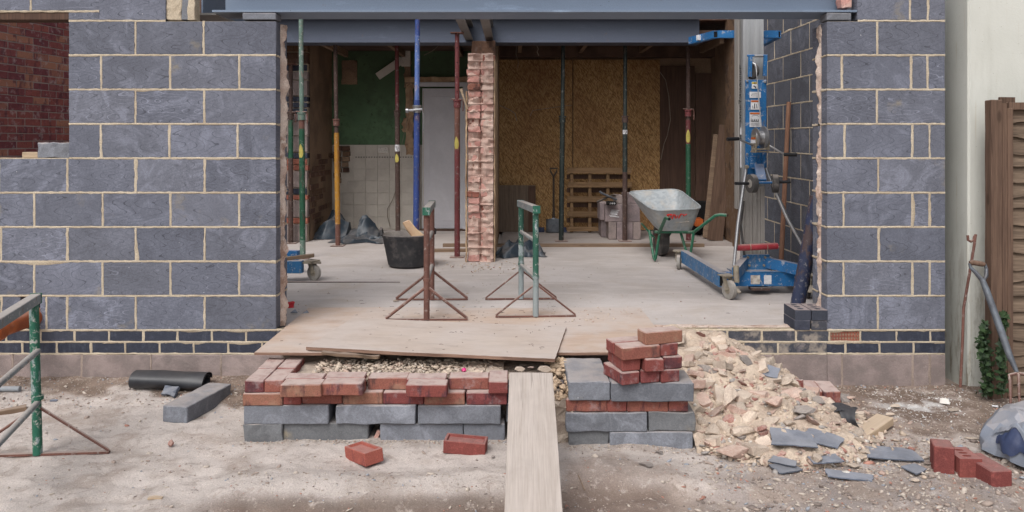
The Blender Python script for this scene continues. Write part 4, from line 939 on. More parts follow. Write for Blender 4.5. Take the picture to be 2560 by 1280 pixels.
t = prop(1040, 8.60, FL, 3.08, [(0, 'blue_prop'), (330, 'blue_prop'), (250, 'blue_pale'), (90, 'blue_prop')], 'bright blue prop behind the left end of the rusty trestle', xt=1044, r=.034, collar=CZ+(350-275)*8.6/F, plate='chrome', pin=False)
b = MB().tube((-.085, -.05, 1.57), (.075, -.05, 1.585), .014, 10); b.path([(.07, -.05, 1.575), (.09, -.05, 1.53), (.085, -.05, 1.35)], .006, 6); b.rotcyl((-.09, -.05, 1.57), (1, 0, 0), .026, .03, 12); ob('handle', b.mesh('h'), t, m='chrome')
prop(1143, 8.38, FL, 2.745, [(0, 'maroon'), (560, 'maroon'), (355, 'rust'), (262, 'maroon')], 'maroon prop with a row of pin holes, just left of the brick pier', collar=CZ+(350-262)*8.38/F, holes=True, marks=((357, .10, 'yellow_mark'),))
prop(1403, 9.45, .386, ZT2, [(0, 'black_prop'), (300, 'black_prop')], 'black green prop beside the long handled shovel', xt=1408, collar=CZ+(350-300)*9.45/F, pin=False)
prop(1562, 9.45, .386, ZT2, [(0, 'rust_dark'), (430, 'black_prop'), (300, 'black_prop')], 'black prop in front of the pink grey block pile', xt=1563, collar=CZ+(350-300)*9.45/F, marks=((330, .05, 'sticker'),), pin=False)
prop(1721, 9.45, .386, ZT2, [(0, 'maroon'), (520, 'green_prop'), (360, 'maroon'), (300, 'rust_dark')], 'prop of green and maroon tube with a yellow mark, behind the wheelbarrow', xt=1720, collar=CZ+(350-285)*9.45/F, marks=((340, .12, 'yellow_mark'),), pin=True)
# big blue prop leaning in the right reveal
p0 = PX(1990, 786, 5.60); p1 = PX(2047, 505, 5.50)
t = root('steel_prop', 'thick scuffed blue violet prop leaning against the right side of the opening', 'prop', (p0.x, p0.y, FL), 0)
u = Vector((p1.x-p0.x, p1.y-p0.y+.05, p1.z-p0.z)); ob('outer_tube', MB().path([(0, 0, .01), u*.35, u*.8], .050, 18).mesh('t'), t, m='blue_prop2'); ob('outer_tube', MB().tube(u*.8, u*1.05, .050, 18).mesh('t'), t, m='blue_prop2')
ob('base_plate', MB().box((0, 0, .004), (.12, .12, .008)).mesh('b'), t, m='rust')

# ------------------------------------------------------------ brick and block makers
def perforated(sx, sy, sz, mat, holes=((-.06, 0), (0, 0), (.06, 0)), hr=.017, el=1.25):
    """Brick with round holes through its top face. Base centre at the origin."""
    bm = bmesh.new(); top = []
    c4 = [(-sx/2, -sy/2), (sx/2, -sy/2), (sx/2, sy/2), (-sx/2, sy/2)]
    tv = [bm.verts.new((x, y, sz)) for x, y in c4]; bv = [bm.verts.new((x, y, 0)) for x, y in c4]
    ed = [bm.edges.new((tv[i], tv[(i+1) % 4])) for i in range(4)]; rings = []
    for hx, hy in holes:
        rg = [bm.verts.new((hx+math.cos(2*math.pi*i/14)*hr, hy+math.sin(2*math.pi*i/14)*hr*el, sz)) for i in range(14)]
        ed += [bm.edges.new((rg[i], rg[(i+1) % 14])) for i in range(14)]; rings.append(rg)
    bmesh.ops.triangle_fill(bm, use_beauty=True, use_dissolve=False, edges=ed)
    for i in range(4): bm.faces.new((bv[i], bv[(i+1) % 4], tv[(i+1) % 4], tv[i]))
    bm.faces.new(bv[::-1])
    for rg in rings:
        lo = [bm.verts.new((v.co.x, v.co.y, .008)) for v in rg]
        for i in range(14): bm.faces.new((rg[i], lo[i], lo[(i+1) % 14], rg[(i+1) % 14]))
        bm.faces.new(lo)
    bmesh.ops.recalc_face_normals(bm, faces=bm.faces)
    me = bpy.data.meshes.new('perforated'); bm.to_mesh(me); bm.free(); return setmat(me, mat)
def frogged(mat):
    sx, sy, sz = .215, .1025, .065; bm = bmesh.new(); b = MB().box((0, 0, sz/2), (sx, sy, sz)); me = bpy.data.meshes.new('frogged'); me.from_pydata(b.v, [], b.f); bm.from_mesh(me)
    bmesh.ops.recalc_face_normals(bm, faces=bm.faces); bmesh.ops.bevel(bm, geom=bm.edges, offset=.003, segments=1, affect='EDGES')
    f = max(bm.faces, key=lambda f: f.calc_center_median().z*(f.calc_area() > .01)); r1 = bmesh.ops.inset_region(bm, faces=[f], thickness=.014)
    r2 = bmesh.ops.inset_region(bm, faces=[f], thickness=.007)
    for v in f.verts: v.co.z -= .011
    for v in bm.verts: v.co += noise.noise_vector(v.co*60)*.0012
    bm.to_mesh(me); bm.free(); return setmat(me, mat)
BRK = [rough_box(.215, .1025, .065, 'red', s, .0016, .055, 0) for s in (1, 2, 3)]
BRM = [rough_box(.215, .1025, .065, 'red_multi', s, .0016, .055, 0) for s in (4, 5)]
HALF = rough_box(.105, .1025, .065, 'red', 8, .002, .055, 0)
def brick_at(xc, d, z, yaw, kind, label, group=None, mat=0, me=None):
    """xc,d: world X and distance of the front-left bottom corner as one looks at it; stretcher runs along the yaw, header goes away."""
    me = me or (BRM[random.randint(0, 1)] if mat else BRK[random.randint(0, 2)]); u = Vector((math.cos(yaw), math.sin(yaw))); v = Vector((-math.sin(yaw), math.cos(yaw)))
    Lx, Ly = (.215, .1025) if kind == 's' else (.1025, .215)
    if me is HALF: Lx, Ly = .105, .1025
    c = Vector((xc, d-D0))+u*Lx/2+v*Ly/2
    o = ob('brick', me, None, (c.x, c.y, z), (random.gauss(0, .006), random.gauss(0, .006), yaw+(R(90) if kind == 'h' and me is not HALF else 0)))
    return tag(o, label, 'brick', group)
def block_at(x0, x1, d, z, label, depth=.215, h=.10, mat='block_flat', seed=0, yaw=0.0, chip=0, group=None, amp=.002):
    Xa, Xb = (x0-1280)*d/F, (x1-1280)*d/F
    o = ob('concrete_block', rough_box(Xb-Xa, depth, h, mat, seed, amp, .06, chip), None, ((Xa+Xb)/2, d-D0+depth/2, z), (0, 0, yaw)); return tag(o, label, 'block', group)
# ------------------------------------------------------------ dry stacked step, left part
zg = -.012; G = 'loose blocks of the dry stacked step'
block_at(609, 706, 4.17, zg, 'short rough ended block at the lower left corner of the dry stacked step', mat='block_stain', seed=3, amp=.006)
block_at(708.5, 920, 4.19, zg, 'full block in the lowest left layer with a cream stained end', mat='block_stain', seed=4)
block_at(950, 1158, 4.19, zg-.004, 'lowest layer block right of the small dark gap, behind the two loose bricks', seed=5, amp=.002)
block_at(1160, 1262, 4.19, zg-.004, 'lowest layer block end disappearing behind the plank, left side', seed=6)
z2 = zg+.101
block_at(609, 821, 4.17, z2, 'second layer block at the left end of the dry stacked step', seed=7, amp=.002)
block_at(838, 1041, 4.17, z2, 'second layer block in the middle with a chipped left end', seed=8, chip=.02, amp=.003)
block_at(1044.5, 1252, 4.17, z2, 'second layer block just left of the plank', seed=9)
z3 = z2+.101
row1 = [(606, 's', 4.165, 1, 'streaked orange brick at the left end of the lower brick layer'), (704, 'h', 4.175, 0, 'brick end turned sideways in the lower brick layer, second from left'), (754, 's', 4.19, 0, 'plain red brick in the lower layer beneath the dark projecting brick'),
        (856, 's', 4.185, 1, 'buff blotched brick in the lower layer with its top showing'), (958, 's', 4.185, 0, 'red brick in the lower layer showing a little of its top'), (1061, 's', 4.175, 1, 'orange red brick in the lower layer under a recessed one'), (1166, 's', 4.175, 0, 'dark ended brick in the lower layer against the plank')]
for x, k, d, m, lab in row1: brick_at((x-1280)*d/F, d, z3, random.gauss(0, .008), k, lab, mat=m)
z4 = z3+.066
row2 = [(611, 'h', 4.172, 0, 'dusty brick laid end on at the top left corner of the step'), (660.5, 'h', 4.175, 0, 'second end on brick from the top left corner, dark face'), (700, 's', 4.10, 1, 'light orange brick jutting forward on the top layer, first on the left'),
        (804, 's', 4.125, 0, 'dark banded brick jutting forward beside the light orange one'), (919, 's', 4.225, 1, 'set back brick with pale flecks in the middle of the top layer'), (1014, 's', 4.10, 0, 'orange red brick jutting forward right of the middle of the top layer'), (1122, 's', 4.225, 0, 'set back brick on the top layer near the plank'), (1221, 'h', 4.15, 0, 'end on brick touching the plank on the top layer')]
for x, k, d, m, lab in row2: brick_at((x-1280)*d/F, d, z4, random.gauss(0, .012), k, lab, mat=m)
for x, d, k, lab in ((611, 4.40, 'h', 'brick behind the top left corner, running back, left of a pair'), (661, 4.41, 'h', 'brick behind the top left corner, running back, right of a pair'), (703, 4.212, 's', 'rear row brick behind the light orange projecting one'), (806, 4.235, 's', 'rear row brick behind the dark banded projecting one'), (1014, 4.21, 's', 'rear row brick behind the right projecting one')):
    brick_at((x-1280)*4.19/F, d, z4-.001, random.gauss(0, .012), k, lab)
for i, (x, lab) in enumerate(((1166, 'left of two dusty buff bricks lying end on under the upper plywood'), (1213, 'right of two dusty buff bricks lying end on under the upper plywood'))):
    brick_at((x-1280)*4.36/F, 4.36, z4-.014, 0, 'h', lab, me=rough_box(.215, .1025, .065, 'lump_cream', 20+i, .002, .055))
for d in (4.42, 4.64): # hidden support under the plywood edge
    for x0, x1 in ((-1.40, -.99), (-.97, -.55), (-.53, -.12)):
        if d > 4.5: pass
o = ob('rubble_fill', rough_box(1.75, .66, .30, 'lump_cream', 5, .02, .05), None, (-.53, 4.75-D0, -.02)); o['kind'] = 'stuff'; tag(o, 'pale rubble packed behind the dry stacked step', 'rubble')
# pieces under the plank
for x0, x1, z, h, m, lab in ((1268, 1412, zg-.01, .085, 'blue_brick', 'dark block under the plank, bottom of three'), (1266, 1411, .075, .10, 'block_flat', 'grey block under the plank, middle of three'), (1265, 1412, .176, .10, 'blue_brick', 'dark block under the plank, top of three')):
    block_at(x0, x1, 4.24, z, lab, mat=m, h=h, seed=int(z*50)+11, depth=.1)
# ------------------------------------------------------------ right part of the step
dR = 4.11; zr = -.030
block_at(1421, 1522, dR+.02, zr, 'cream stained broken block at the bottom of the right stack', mat='block_stain', seed=13, chip=.05, amp=.006)
block_at(1524, 1733, dR, zr, 'clean full block at the bottom right of the right stack', seed=14)
block_at(1414, 1617, dR, zr+.101, 'second layer block next to the plank in the right stack', seed=15, amp=.003)
block_at(1621, 1738, dR+.01, zr+.101, 'yellow stained block end in the second layer touching the rubble heap', mat='block_stain', seed=16, amp=.004)
zb = zr+.202
for x, k, lab in ((1415, 's', 'plain deep red brick under the left top block of the right stack'), (1517.5, 'h', 'brick end between two full bricks of the right stack'), (1568, 's', 'deep red brick under the right top block'), (1671.5, 'h', 'last brick end by the rubble in the right stack')):
    brick_at((x-1280)*(dR+.01)/F, dR+.01, zb, 0, k, lab)
zt3 = zb+.066
block_at(1422, 1526, dR-.01, zt3, 'grey block laid end on, topmost at the left of the right stack', depth=.44, seed=17, amp=.003)
block_at(1528, 1736, dR-.03, zt3, 'grey block carrying the pile of loose red bricks', seed=18, depth=.225, amp=.002, chip=.01)
zp = zt3+.101
pile = [(1, 'h', .565, 4.025, 20, 'bottom brick of the pile pointing forward at its left corner'), (1, 'h', .668, 4.065, 9, 'bottom brick end in the middle of the pile'), (1, 'h', .775, 4.072, 14, 'bottom brick end at the right of the pile'),
        (2, 'h', .567, 4.045, 13, 'second layer brick of the pile at the left, face side left'), (2, 'h', .685, 4.035, 11, 'second layer brick end in the middle of the pile'), (2, 'h', .790, 4.085, 11, 'bright second layer brick end at the right of the pile'),
        (3, 's', .5636, 4.020, 15, 'third layer brick with a pale dusty top on the pile'), (3, 's', .533, 4.128, 15, 'third layer brick at the back left of the pile'), (3, 'h', .772, 4.095, 13, 'third layer brick end under the topmost brick'),
        (4, 's', .693, 4.065, 17, 'single topmost brick of the loose red brick pile')]
for lv, k, X, d, yw, lab in pile: brick_at(X, d, zp+(lv-1)*.0655, R(yw), k, lab, mat=(lab.startswith(('single', 'third layer brick with'))))
# ------------------------------------------------------------ plywood sheets and scaffold plank
sh = rough_box(2.44, 1.24, .016, 'ply', 2, .0, .3); 
def sheet(w, dp, th, top, edge, seed, nm, lab, loc, rot, corner=None, amp=.004):
    n, m = 26, 14; vs = []
    for z in (0, 1):
        for j in range(m+1):
            for i in range(n+1):
                x, y = (i/n-.5)*w, (j/m-.5)*dp; k = amp*fb(x+seed, y, 1.2, 2)
                if j in (0, m) : y += fb(x, seed, 14, 3)*.004
                if i in (0, n): x += fb(y, seed+3, 14, 3)*.004
                vs.append((x, y, z*th+k))
    q = (n+1)*(m+1); fs = []; em = []
    for j in range(m):
        for i in range(n): a = j*(n+1)+i; fs.append((a, a+n+1, a+n+2, a+1)); em.append(0); fs.append((q+a, q+a+1, q+a+n+2, q+a+n+1)); em.append(0)
    per = [i for i in range(n)]+[i*(n+1)+n for i in range(m)]+[m*(n+1)+i for i in range(n, 0, -1)]+[i*(n+1) for i in range(m, 0, -1)]
    for a, c in zip(per, per[1:]+per[:1]): fs.append((a, c, c+q, a+q)); em.append(1)
    me = bpy.data.meshes.new(nm); me.from_pydata(vs, [], fs); me.materials.append(M[top]); me.materials.append(M[edge]); me.polygons.foreach_set('material_index', em); me.shade_smooth(); me.set_sharp_from_angle(angle=R(40))
    o = ob(nm, me, None, loc, rot); return tag(o, lab, 'plywood sheet')
sheet(2.44, 1.22, .016, 'ply', 'ply_edge', 1, 'plywood_sheet', 'large lower orange plywood sheet running from the floor over the step', (-.275, 5.16-D0, .352), (0, 0, 0))
fl = Vector((-1.20, 4.575)); a = math.atan2(-.22, 1.437); cxy = fl+Vector((math.cos(a), math.sin(a)))*.727+Vector((-math.sin(a), math.cos(a)))*.385
sheet(1.455, .77, .018, 'ply2', 'ply_edge', 5, 'plywood_sheet', 'smaller greyer plywood sheet lying askew on top of the large one', (cxy.x, cxy.y-D0, .369), (R(-.4), R(.3), a))
o = ob('plywood_scrap', rough_box(.34, .05, .018, 'timber_old', 8, .006, .05), None, (-.93, 4.53-D0, .352), (0, R(4), R(-4))); tag(o, 'splintered strip under the front edge of the upper plywood', 'wood scrap')
pa, pb = Vector((.098, 4.03-D0, .372)), Vector((.07, 2.2-D0, -.02)); dl = pb-pa
plk = rough_box(.222, dl.length, .038, 'plank', 2, .0012, .12)
o = ob('scaffold_plank', plk, None, (pa+pb)/2, (0, 0, 0)); o.rotation_euler = (math.atan2(-dl.z, -dl.y)*1, 0, 0)
o.rotation_euler = (math.atan2(pa.z-pb.z, pa.y-pb.y), 0, math.atan2(-(pa.x-pb.x), pa.y-pb.y)); tag(o, 'long weathered plank leaning from the ground up onto the step', 'plank')
# ------------------------------------------------------------ loose bricks and blocks on the ground
def on_ground(x, y, dz=0.0):
    z = 0
    for _ in range(6): p = PZ(x, y, z); z = ground_z(p.x, p.y)+dz
    return PZ(x, y, z)
p = on_ground(903, 1160); o = ob('brick', frogged('frog'), None, (p.x+.01, p.y+.035, p.z+.005), (R(3), R(-8), R(-52))); tag(o, 'clean orange red brick with its hollow up, lying askew in front of the step', 'brick')
p = on_ground(1162, 1138); o = ob('brick', frogged('perf'), None, (p.x, p.y+.055, p.z), (R(2), R(3), R(-6))); tag(o, 'dark red brick lying square in front of the step left of the plank', 'brick')
p = on_ground(497, 1040); o = ob('concrete_block', rough_box(.46, .155, .095, 'block_flat', 31, .002, .05, .006), None, (-1.862, 4.66-D0, -.004), (R(0), R(1), R(79))); tag(o, 'lone grey block lying askew on the ground near the left wall', 'block')
p = on_ground(418, 998); o = ob('slate_piece', rough_box(.10, .02, .06, 'slate', 3, .006, .03), None, (p.x, p.y+.01, p.z+.02), (R(-50), 0, R(-20))); tag(o, 'small grey shard against the end of the lone grey block', 'slate')
p = on_ground(427, 1118); o = ob('brick_fragment', rock_me(4, 2, .9, 'lump_red'), None, p+Vector((0, 0, .018)), (0, 0, 1)); o.scale = (.05, .05, .065); tag(o, 'tiny pinkish brick lump alone on the pale ground', 'brick fragment')
RB = rough_box(.215, .1025, .065, 'perf', 9, .001, .1)
for x, y, m, yw, rot, lab in ((2372, 1186, 0, -18, 1, 'smooth red brick standing on end, left of three on the right'), (2428, 1193, 1, -3, 2, 'red brick with three holes facing up, middle of three on the right'), (2497, 1216, 0, 6, 3, 'brownish topped red brick, right of three beside the sack')):
    p = on_ground(x, y)
    if rot == 1: o = ob('brick', rough_box(.09, .11, .14, 'perf', 4, .001, .1), None, (p.x, p.y+.06, p.z-.01), (0, 0, R(yw)))
    elif rot == 2: o = ob('brick', perforated(.105, .15, .10, 'perf', ((0, -.035), (0, 0), (0, .035)), .0, 1), None, (p.x, p.y+.06, p.z-.01), (0, 0, R(yw)))
    else: o = ob('brick', rough_box(.105, .215, .095, 'perf', 6, .001, .1), None, (p.x+.0, p.y+.10, p.z-.02), (0, 0, R(yw)))
    if rot == 2:
        bpy.data.objects.remove(o); me = perforated(.105, .15, .10, 'perf', ((0, -.036), (0, 0), (0, .036)), .022, .5); o = ob('brick', me, None, (p.x, p.y+.07, p.z-.01), (0, 0, R(yw)))
    tag(o, lab, 'brick')
p = PX(2010, 826, 5.10)
me = perforated(.215, .1025, .065, 'blue_brick_top'); plain = bevbox(.215, .1025, .065, 'blue_brick', 1); pale = bevbox(.215, .1025, .065, 'blue_brick_dusty', 1)
for X, z, mm_, lab in ((XW(2007), .356, plain, 'lower left dark blue brick of four stacked on the plinth end'), (XW(2049), .356, pale, 'lower right grey faced brick of four stacked on the plinth end'), (XW(2007)+.004, .422, me, 'upper left holed blue brick of four stacked on the plinth end'), (XW(2050), .422, me, 'upper right holed blue brick of four stacked on the plinth end')):
    o = ob('engineering_brick', mm_, None, (X-.004, .100+random.uniform(-.004, .004), z), (0, 0, R(90+random.uniform(-1, 2)))); tag(o, lab, 'brick')
# ------------------------------------------------------------ trestles
def trestle(nm_lab, na, fa, ztop, mats, group, blen=.56, cap='green_trestle', br=.011, bz=.22, lean=0, posts_r=.021):
    """na/fa: (X,d,z) foot of near and far post. A builder's trestle: two posts on flat base bars, braces, rungs and a top bearer."""
    o0 = Vector((na[0], na[1]-D0, na[2])); t = root('trestle', nm_lab, 'trestle', o0, 0, group)
    f = Vector((fa[0], fa[1]-D0, fa[2]))-o0; n = Vector((0, 0, 0)); H = ztop-na[2]; out = (n-f); out.z = 0; side = Vector((-f.y, f.x, 0)).normalized()
    if side.x < 0: side = -side
    side = (side*.3+Vector((1, 0, 0))*.7).normalized()
    ax = f.normalized()
    for q, hh, pm in ((n, H, mats[0]), (f, H, mats[1])):
        ob('post', MB().tube(q+Vector((0, 0, .006)), q+Vector((lean, 0, hh-.02)), posts_r, 14).mesh('p'), t, m=pm)
        ob('collar', MB().tube(q+Vector((0, 0, hh*.36)), q+Vector((0, 0, hh*.36+.02)), posts_r*1.18, 14).mesh('c'), t, m=pm)
        ob('base_bar', MB().bar(q-side*blen/2+Vector((0, 0, .007)), q+side*blen/2+Vector((0, 0, .007)), .022, .012).mesh('b'), t, m=mats[2])
        for sg in (-1, 1): ob('brace', MB().path([q+Vector((0, 0, bz))+side*sg*.015, q+side*sg*(blen/2-.012)+Vector((0, 0, .022)), q+side*sg*(blen/2-.004)+Vector((0, 0, .014))], br, 9).mesh('r'), t, m=mats[2])
    for hz in (.27, .53) if H < .8 else (.28, .60):
        ob('rung', MB().tube(n+Vector((0, 0, hz)), f+Vector((0, 0, hz)), .0155, 12).mesh('r'), t, m=mats[3])
    up = Vector((lean, 0, H)); ob('bearer', MB().bar(n-ax*.035+up, f+ax*.035+up, .048, .048).mesh('b', bevel=.003), t, m=mats[3])
    for q, sg in ((n, -1), (f, 1)): ob('end_cap', MB().box(q+up+ax*sg*.036, (.053, .006, .054), ax.to_track_quat('Y', 'Z').to_matrix()).mesh('c'), t, m=cap)
    return t
g = 'builder trestles'
trestle('rusty brown trestle with green end caps standing in the opening, left of the pair', (-.583, 5.36, .368), (-.625, 6.12, .352), 1.115, ('rust', 'rust', 'rust', 'trestle_grey'), g)
trestle('green flaking trestle standing in the opening, right of the pair', (.165, 5.46, .368), (.071, 6.14, .352), 1.118, ('green_worn', 'green_worn', 'rust', 'trestle_grey'), g, br=.007)
trestle('green trestle cut off by the edge of the picture in the left foreground', (-2.10, 2.92, .0), (-2.405, 3.98, -.0), .79, ('green_trestle', 'green_trestle', 'rust', 'trestle_grey'), g, posts_r=.023, blen=.70, br=.008, lean=-.02, bz=.24)
# ------------------------------------------------------------ rubber tub
tp = Vector(((1020-1280)*7.78/F, 7.78-D0, FL)); t = root('rubber_tub', 'black ribbed rubber tub holding a torn lump of foam', 'tub', tp)
pf = [(.0, .004), (.165, .004), (.185, .012)]
for i in range(22): z = .02+i*.0125; r_ = .186+.060*(z/.30); pf += [(r_, z), (r_+.006, z+.004), (r_+.006, z+.008)]
pf += [(.252, .30), (.258, .318), (.250, .325)]
ob('body', MB().lathe(pf, 44).mesh('b', ang=60), t, m='tub'); ob('lining', MB().lathe([(.250, .325), (.240, .30), (.18, .05), (0, .04)], 44).mesh('l', ang=60), t, m='tub_in')
for a_ in (-.15, math.pi+.1):
    cx_, cy_ = math.cos(a_), math.sin(a_); s_ = Vector((-cy_, cx_, 0)); o_ = Vector((cx_, cy_, 0))
    ob('handle', MB().path([o_*.252-s_*.085+Vector((0, 0, .315)), o_*.262-s_*.06+Vector((0, 0, .36)), o_*.262+Vector((0, 0, .38)), o_*.262+s_*.06+Vector((0, 0, .36)), o_*.252+s_*.085+Vector((0, 0, .315))], .012, 9).mesh('h'), t, m='tub')
pts = [(-.06, 0, 0), (.14, 0, 0), (.16, 0, .16), (.06, 0, .26), (.0, 0, .31), (-.07, 0, .40), (-.14, 0, .37), (-.10, 0, .30), (-.05, 0, .24)]
b = MB(); n = len(pts); b.add([(x, -.04, z) for x, y, z in pts]+[(x*.9, .05, z*.96) for x, y, z in pts], [tuple(range(n)), tuple(range(2*n-1, n-1, -1))]+[(i, (i+1) % n, n+(i+1) % n, n+i) for i in range(n)])
o = ob('foam_lump', b.mesh('f', bevel=.01), None, (tp.x+.08, tp.y+.02, FL+.06), (R(-8), 0, R(10)), 'foam'); tag(o, 'torn cream foam lump sticking out of the black tub', 'foam')
# ------------------------------------------------------------ wheelbarrow
def rquad(cs, r, n=7):
    """rounded quadrilateral through 4 corners (in order), r = corner rounding as a fraction of the sides"""
    out = []; m = len(cs)
    for i in range(m):
        p, a_, c_ = Vector(cs[i]), Vector(cs[i-1]), Vector(cs[(i+1) % m]); A = p+(a_-p)*r; B = p+(c_-p)*r
        for k in range(n): t_ = k/(n-1); out.append(A*(1-t_)**2+p*2*t_*(1-t_)+B*t_**2)
    return out
wo = Vector((1.65, 8.05-D0, FL)); wb = root('wheelbarrow', 'galvanised wheelbarrow with green legs facing away on the pale floor', 'wheelbarrow', wo)
def W(x, d, z): return Vector((x, d-D0, z))-wo
top = [W(1.425, 7.90, .885), W(1.955, 8.0, .90), W(1.885, 8.88, 1.045), W(1.29, 8.84, 1.02)]; bot = [W(1.515, 8.05, .665), W(1.875, 8.1, .665), W(1.80, 8.50, .70), W(1.50, 8.47, .70)]
rt, rbm = rquad(top, .20), rquad(bot, .22); n = len(rt); vs = []; fs = []; K = 8
for k in range(K+1):
    q = k/K; 
    for i in range(n): vs.append(rbm[i].lerp(rt[i], q)+Vector((0, 0, -.012*math.sin(q*math.pi))))
for k in range(K):
    for i in range(n): fs.append((k*n+i, k*n+(i+1) % n, (k+1)*n+(i+1) % n, (k+1)*n+i))
fs.append(tuple(range(n))[::-1]); me = bpy.data.meshes.new('tray'); me.from_pydata(vs, [], fs); bmm = bmesh.new(); bmm.from_mesh(me); bmesh.ops.recalc_face_normals(bmm, faces=bmm.faces); bmesh.ops.solidify(bmm, geom=bmm.faces[:], thickness=.003); bmm.to_mesh(me); bmm.free(); me.shade_smooth(); me.set_sharp_from_angle(angle=R(50))
tray = ob('tray', me, wb, m='galv'); ob('rolled_rim', MB().path(rt+[rt[0]], .0085, 8, False).mesh('rim'), tray, m='galv')
pr_ = MB(); 
def on_tray(u, v): a = rbm[0].lerp(rt[0], v); q0 = bot[0].lerp(top[0], v); q1 = bot[1].lerp(top[1], v); return q0.lerp(q1, u)+Vector((.0, -.0065, 0))
for seg in ([(.26, .80), (.30, .60), (.33, .70), (.36, .58), (.40, .80)], [(.42, .78), (.45, .62), (.48, .74), (.51, .60), (.55, .80)], [(.27, .80), (.36, .78)], [(.55, .80), (.62, .76), (.60, .70), (.68, .78)]):
    pr_.path([on_tray(u, v) for u, v in seg], .0085 if seg[0][0] < .5 else .005, 6)
ob('red_lettering', pr_.mesh('p'), tray, m='red_print'); 
ob('worn_lettering', MB().path([on_tray(.45, .42), on_tray(.6, .41), on_tray(.78, .43)], .004, 6).mesh('q'), tray, m='sticker_worn')
fr = 'barrow_green'; tr = .0165
ob('handle', MB().path([W(1.500, 7.50, .845), W(1.492, 7.55, .85), W(1.488, 7.60, .845), W(1.505, 8.02, .655), W(1.56, 8.55, .60)], tr, 10).mesh('h'), wb, m=fr)
ob('handle', MB().path([W(2.115, 7.74, .857), W(2.06, 7.76, .862), W(2.02, 7.79, .85), W(1.865, 8.05, .655), W(1.70, 8.56, .60)], tr, 10).mesh('h'), wb, m=fr)
b = MB(); b.rotcyl(W(1.502, 7.488, .845), (-.02, -1, 0), .0125, .006, 12); b.rotcyl(W(2.127, 7.735, .856), (1, -.4, 0), .0125, .006, 12); ob('open_tube_end', b.mesh('h'), wb, m='void')
for a_, c_, e_ in ((W(1.51, 8.03, .65), W(1.468, 8.05, FL+.016), W(1.43, 8.18, .66)), (W(1.865, 8.05, .65), W(1.83, 8.10, FL+.016), W(1.745, 8.15, .66))): ob('leg', MB().path([a_, c_+Vector((.006, 0, .02)), c_, c_+Vector((-.012, .01, .02)), e_], tr*.85, 10).mesh('l'), wb, m=fr)
ob('cross_bar', MB().tube(W(1.47, 8.09, .652), W(1.87, 8.10, .652), .014, 8).mesh('x'), wb, m=fr)
w0 = W(1.615, 8.50, FL+.185); wh = ob('wheel', MB().rotcyl(w0, (1, .12, 0), .185, .085, 28).mesh('w'), wb, m='rubber'); ob('hub', MB().rotcyl(w0, (1, .12, 0), .09, .10, 18).mesh('w'), wh, m='rust')
ob('stay', MB().path([W(1.40, 8.50, .70), w0+Vector((-.07, 0, 0))], .010, 8).mesh('s'), wb, m=fr); ob('stay', MB().path([W(1.75, 8.52, .64), w0+Vector((.07, 0, 0))], .010, 8).mesh('s'), wb, m=fr)
# ------------------------------------------------------------ material lift
lo_ = Vector((1.97, 6.5-D0, FL)); lf = root('material_lift', 'blue manual material lift with aluminium mast and hand winch at the right', 'lift', lo_)
def Q(x, y, d): return PX(x, y, d)-lo_
def WL(x, d, z): return Vector((x, d-D0, z))-lo_
dm = 6.52
# mast: channelled extrusion
b = MB(); xm0, xm1 = (1858-1280)*dm/F, (1909-1280)*dm/F; mw = xm1-xm0
for i, (w_, y_) in enumerate(((.018, 0), (.024, .012), (.020, 0), (.024, .012), (.03, 0), (.028, .012), (.024, 0))): pass
segs = [(0, .02, 0), (.02, .045, .010), (.045, .075, .002), (.075, .10, .012), (.10, .135, .002), (.135, .158, .010), (.158, mw, 0)]
for a_, c_, y_ in segs: b.box((xm0+(a_+c_)/2, dm-D0+y_+.045, (.50+2.85)/2), (c_-a_, .09, 2.35))
b.v = [tuple(Vector(v)-lo_) for v in b.v]; ob('mast', b.mesh('m'), lf, m='alu')
b = MB(); x0, x1 = (1842-1280)*6.60/F, (1858-1280)*6.60/F; b.box(((x0+x1)/2, 6.64-D0, (1.02+2.85)/2), (x1-x0, .07, 1.83)); b.box(((x0+x1)/2-.018, 6.62-D0, (1.02+2.85)/2), (.008, .09, 1.83)); b.v = [tuple(Vector(v)-lo_) for v in b.v]; rs_ = ob('side_rail', b.mesh('m'), lf, m='alu_dusty')
b = MB(); xa, xb2 = (1862-1280)*6.46/F, (1912-1280)*6.46/F
for i in range(5): w_ = (xb2-xa)/5; b.box((xa+w_*(i+.5), 6.46-D0+(.012 if i % 2 else 0)+.03, (.42+1.22)/2), (w_-.001, .06, .80))
b.v = [tuple(Vector(v)-lo_) for v in b.v]; ob('mast_base', b.mesh('m'), lf, m='alu_dusty')
# lettering down the side rail
def text(body, size, loc, rot, mat, parent, ext=.0006, align='CENTER', name='lettering'):
    cu = bpy.data.curves.new('text', 'FONT'); cu.body = body; cu.size = size; cu.extrude = ext; cu.align_x = align; cu.align_y = 'CENTER'
    to = bpy.data.objects.new('t', cu); C.objects.link(to); dg = bpy.context.evaluated_depsgraph_get(); me = bpy.data.meshes.new_from_object(to.evaluated_get(dg)); bpy.data.objects.remove(to)
    return ob(name, me, parent, loc, rot, mat)
for i, ch in enumerate('L33655M3021'): text(ch, .052, Q(1851.5, 168+i*14.6, 6.575)+Vector((0, 0, 0)), (R(90), 0, 0), 'ink', rs_)
ob('scale_strip', MB().box(Q(1852, 364, 6.58), (.011, .003, .37)).mesh('s'), rs_, m='sticker'); ob('scale_mark', MB().box(Q(1852, 344, 6.575), (.008, .004, .05)).mesh('s'), rs_, m='ink')
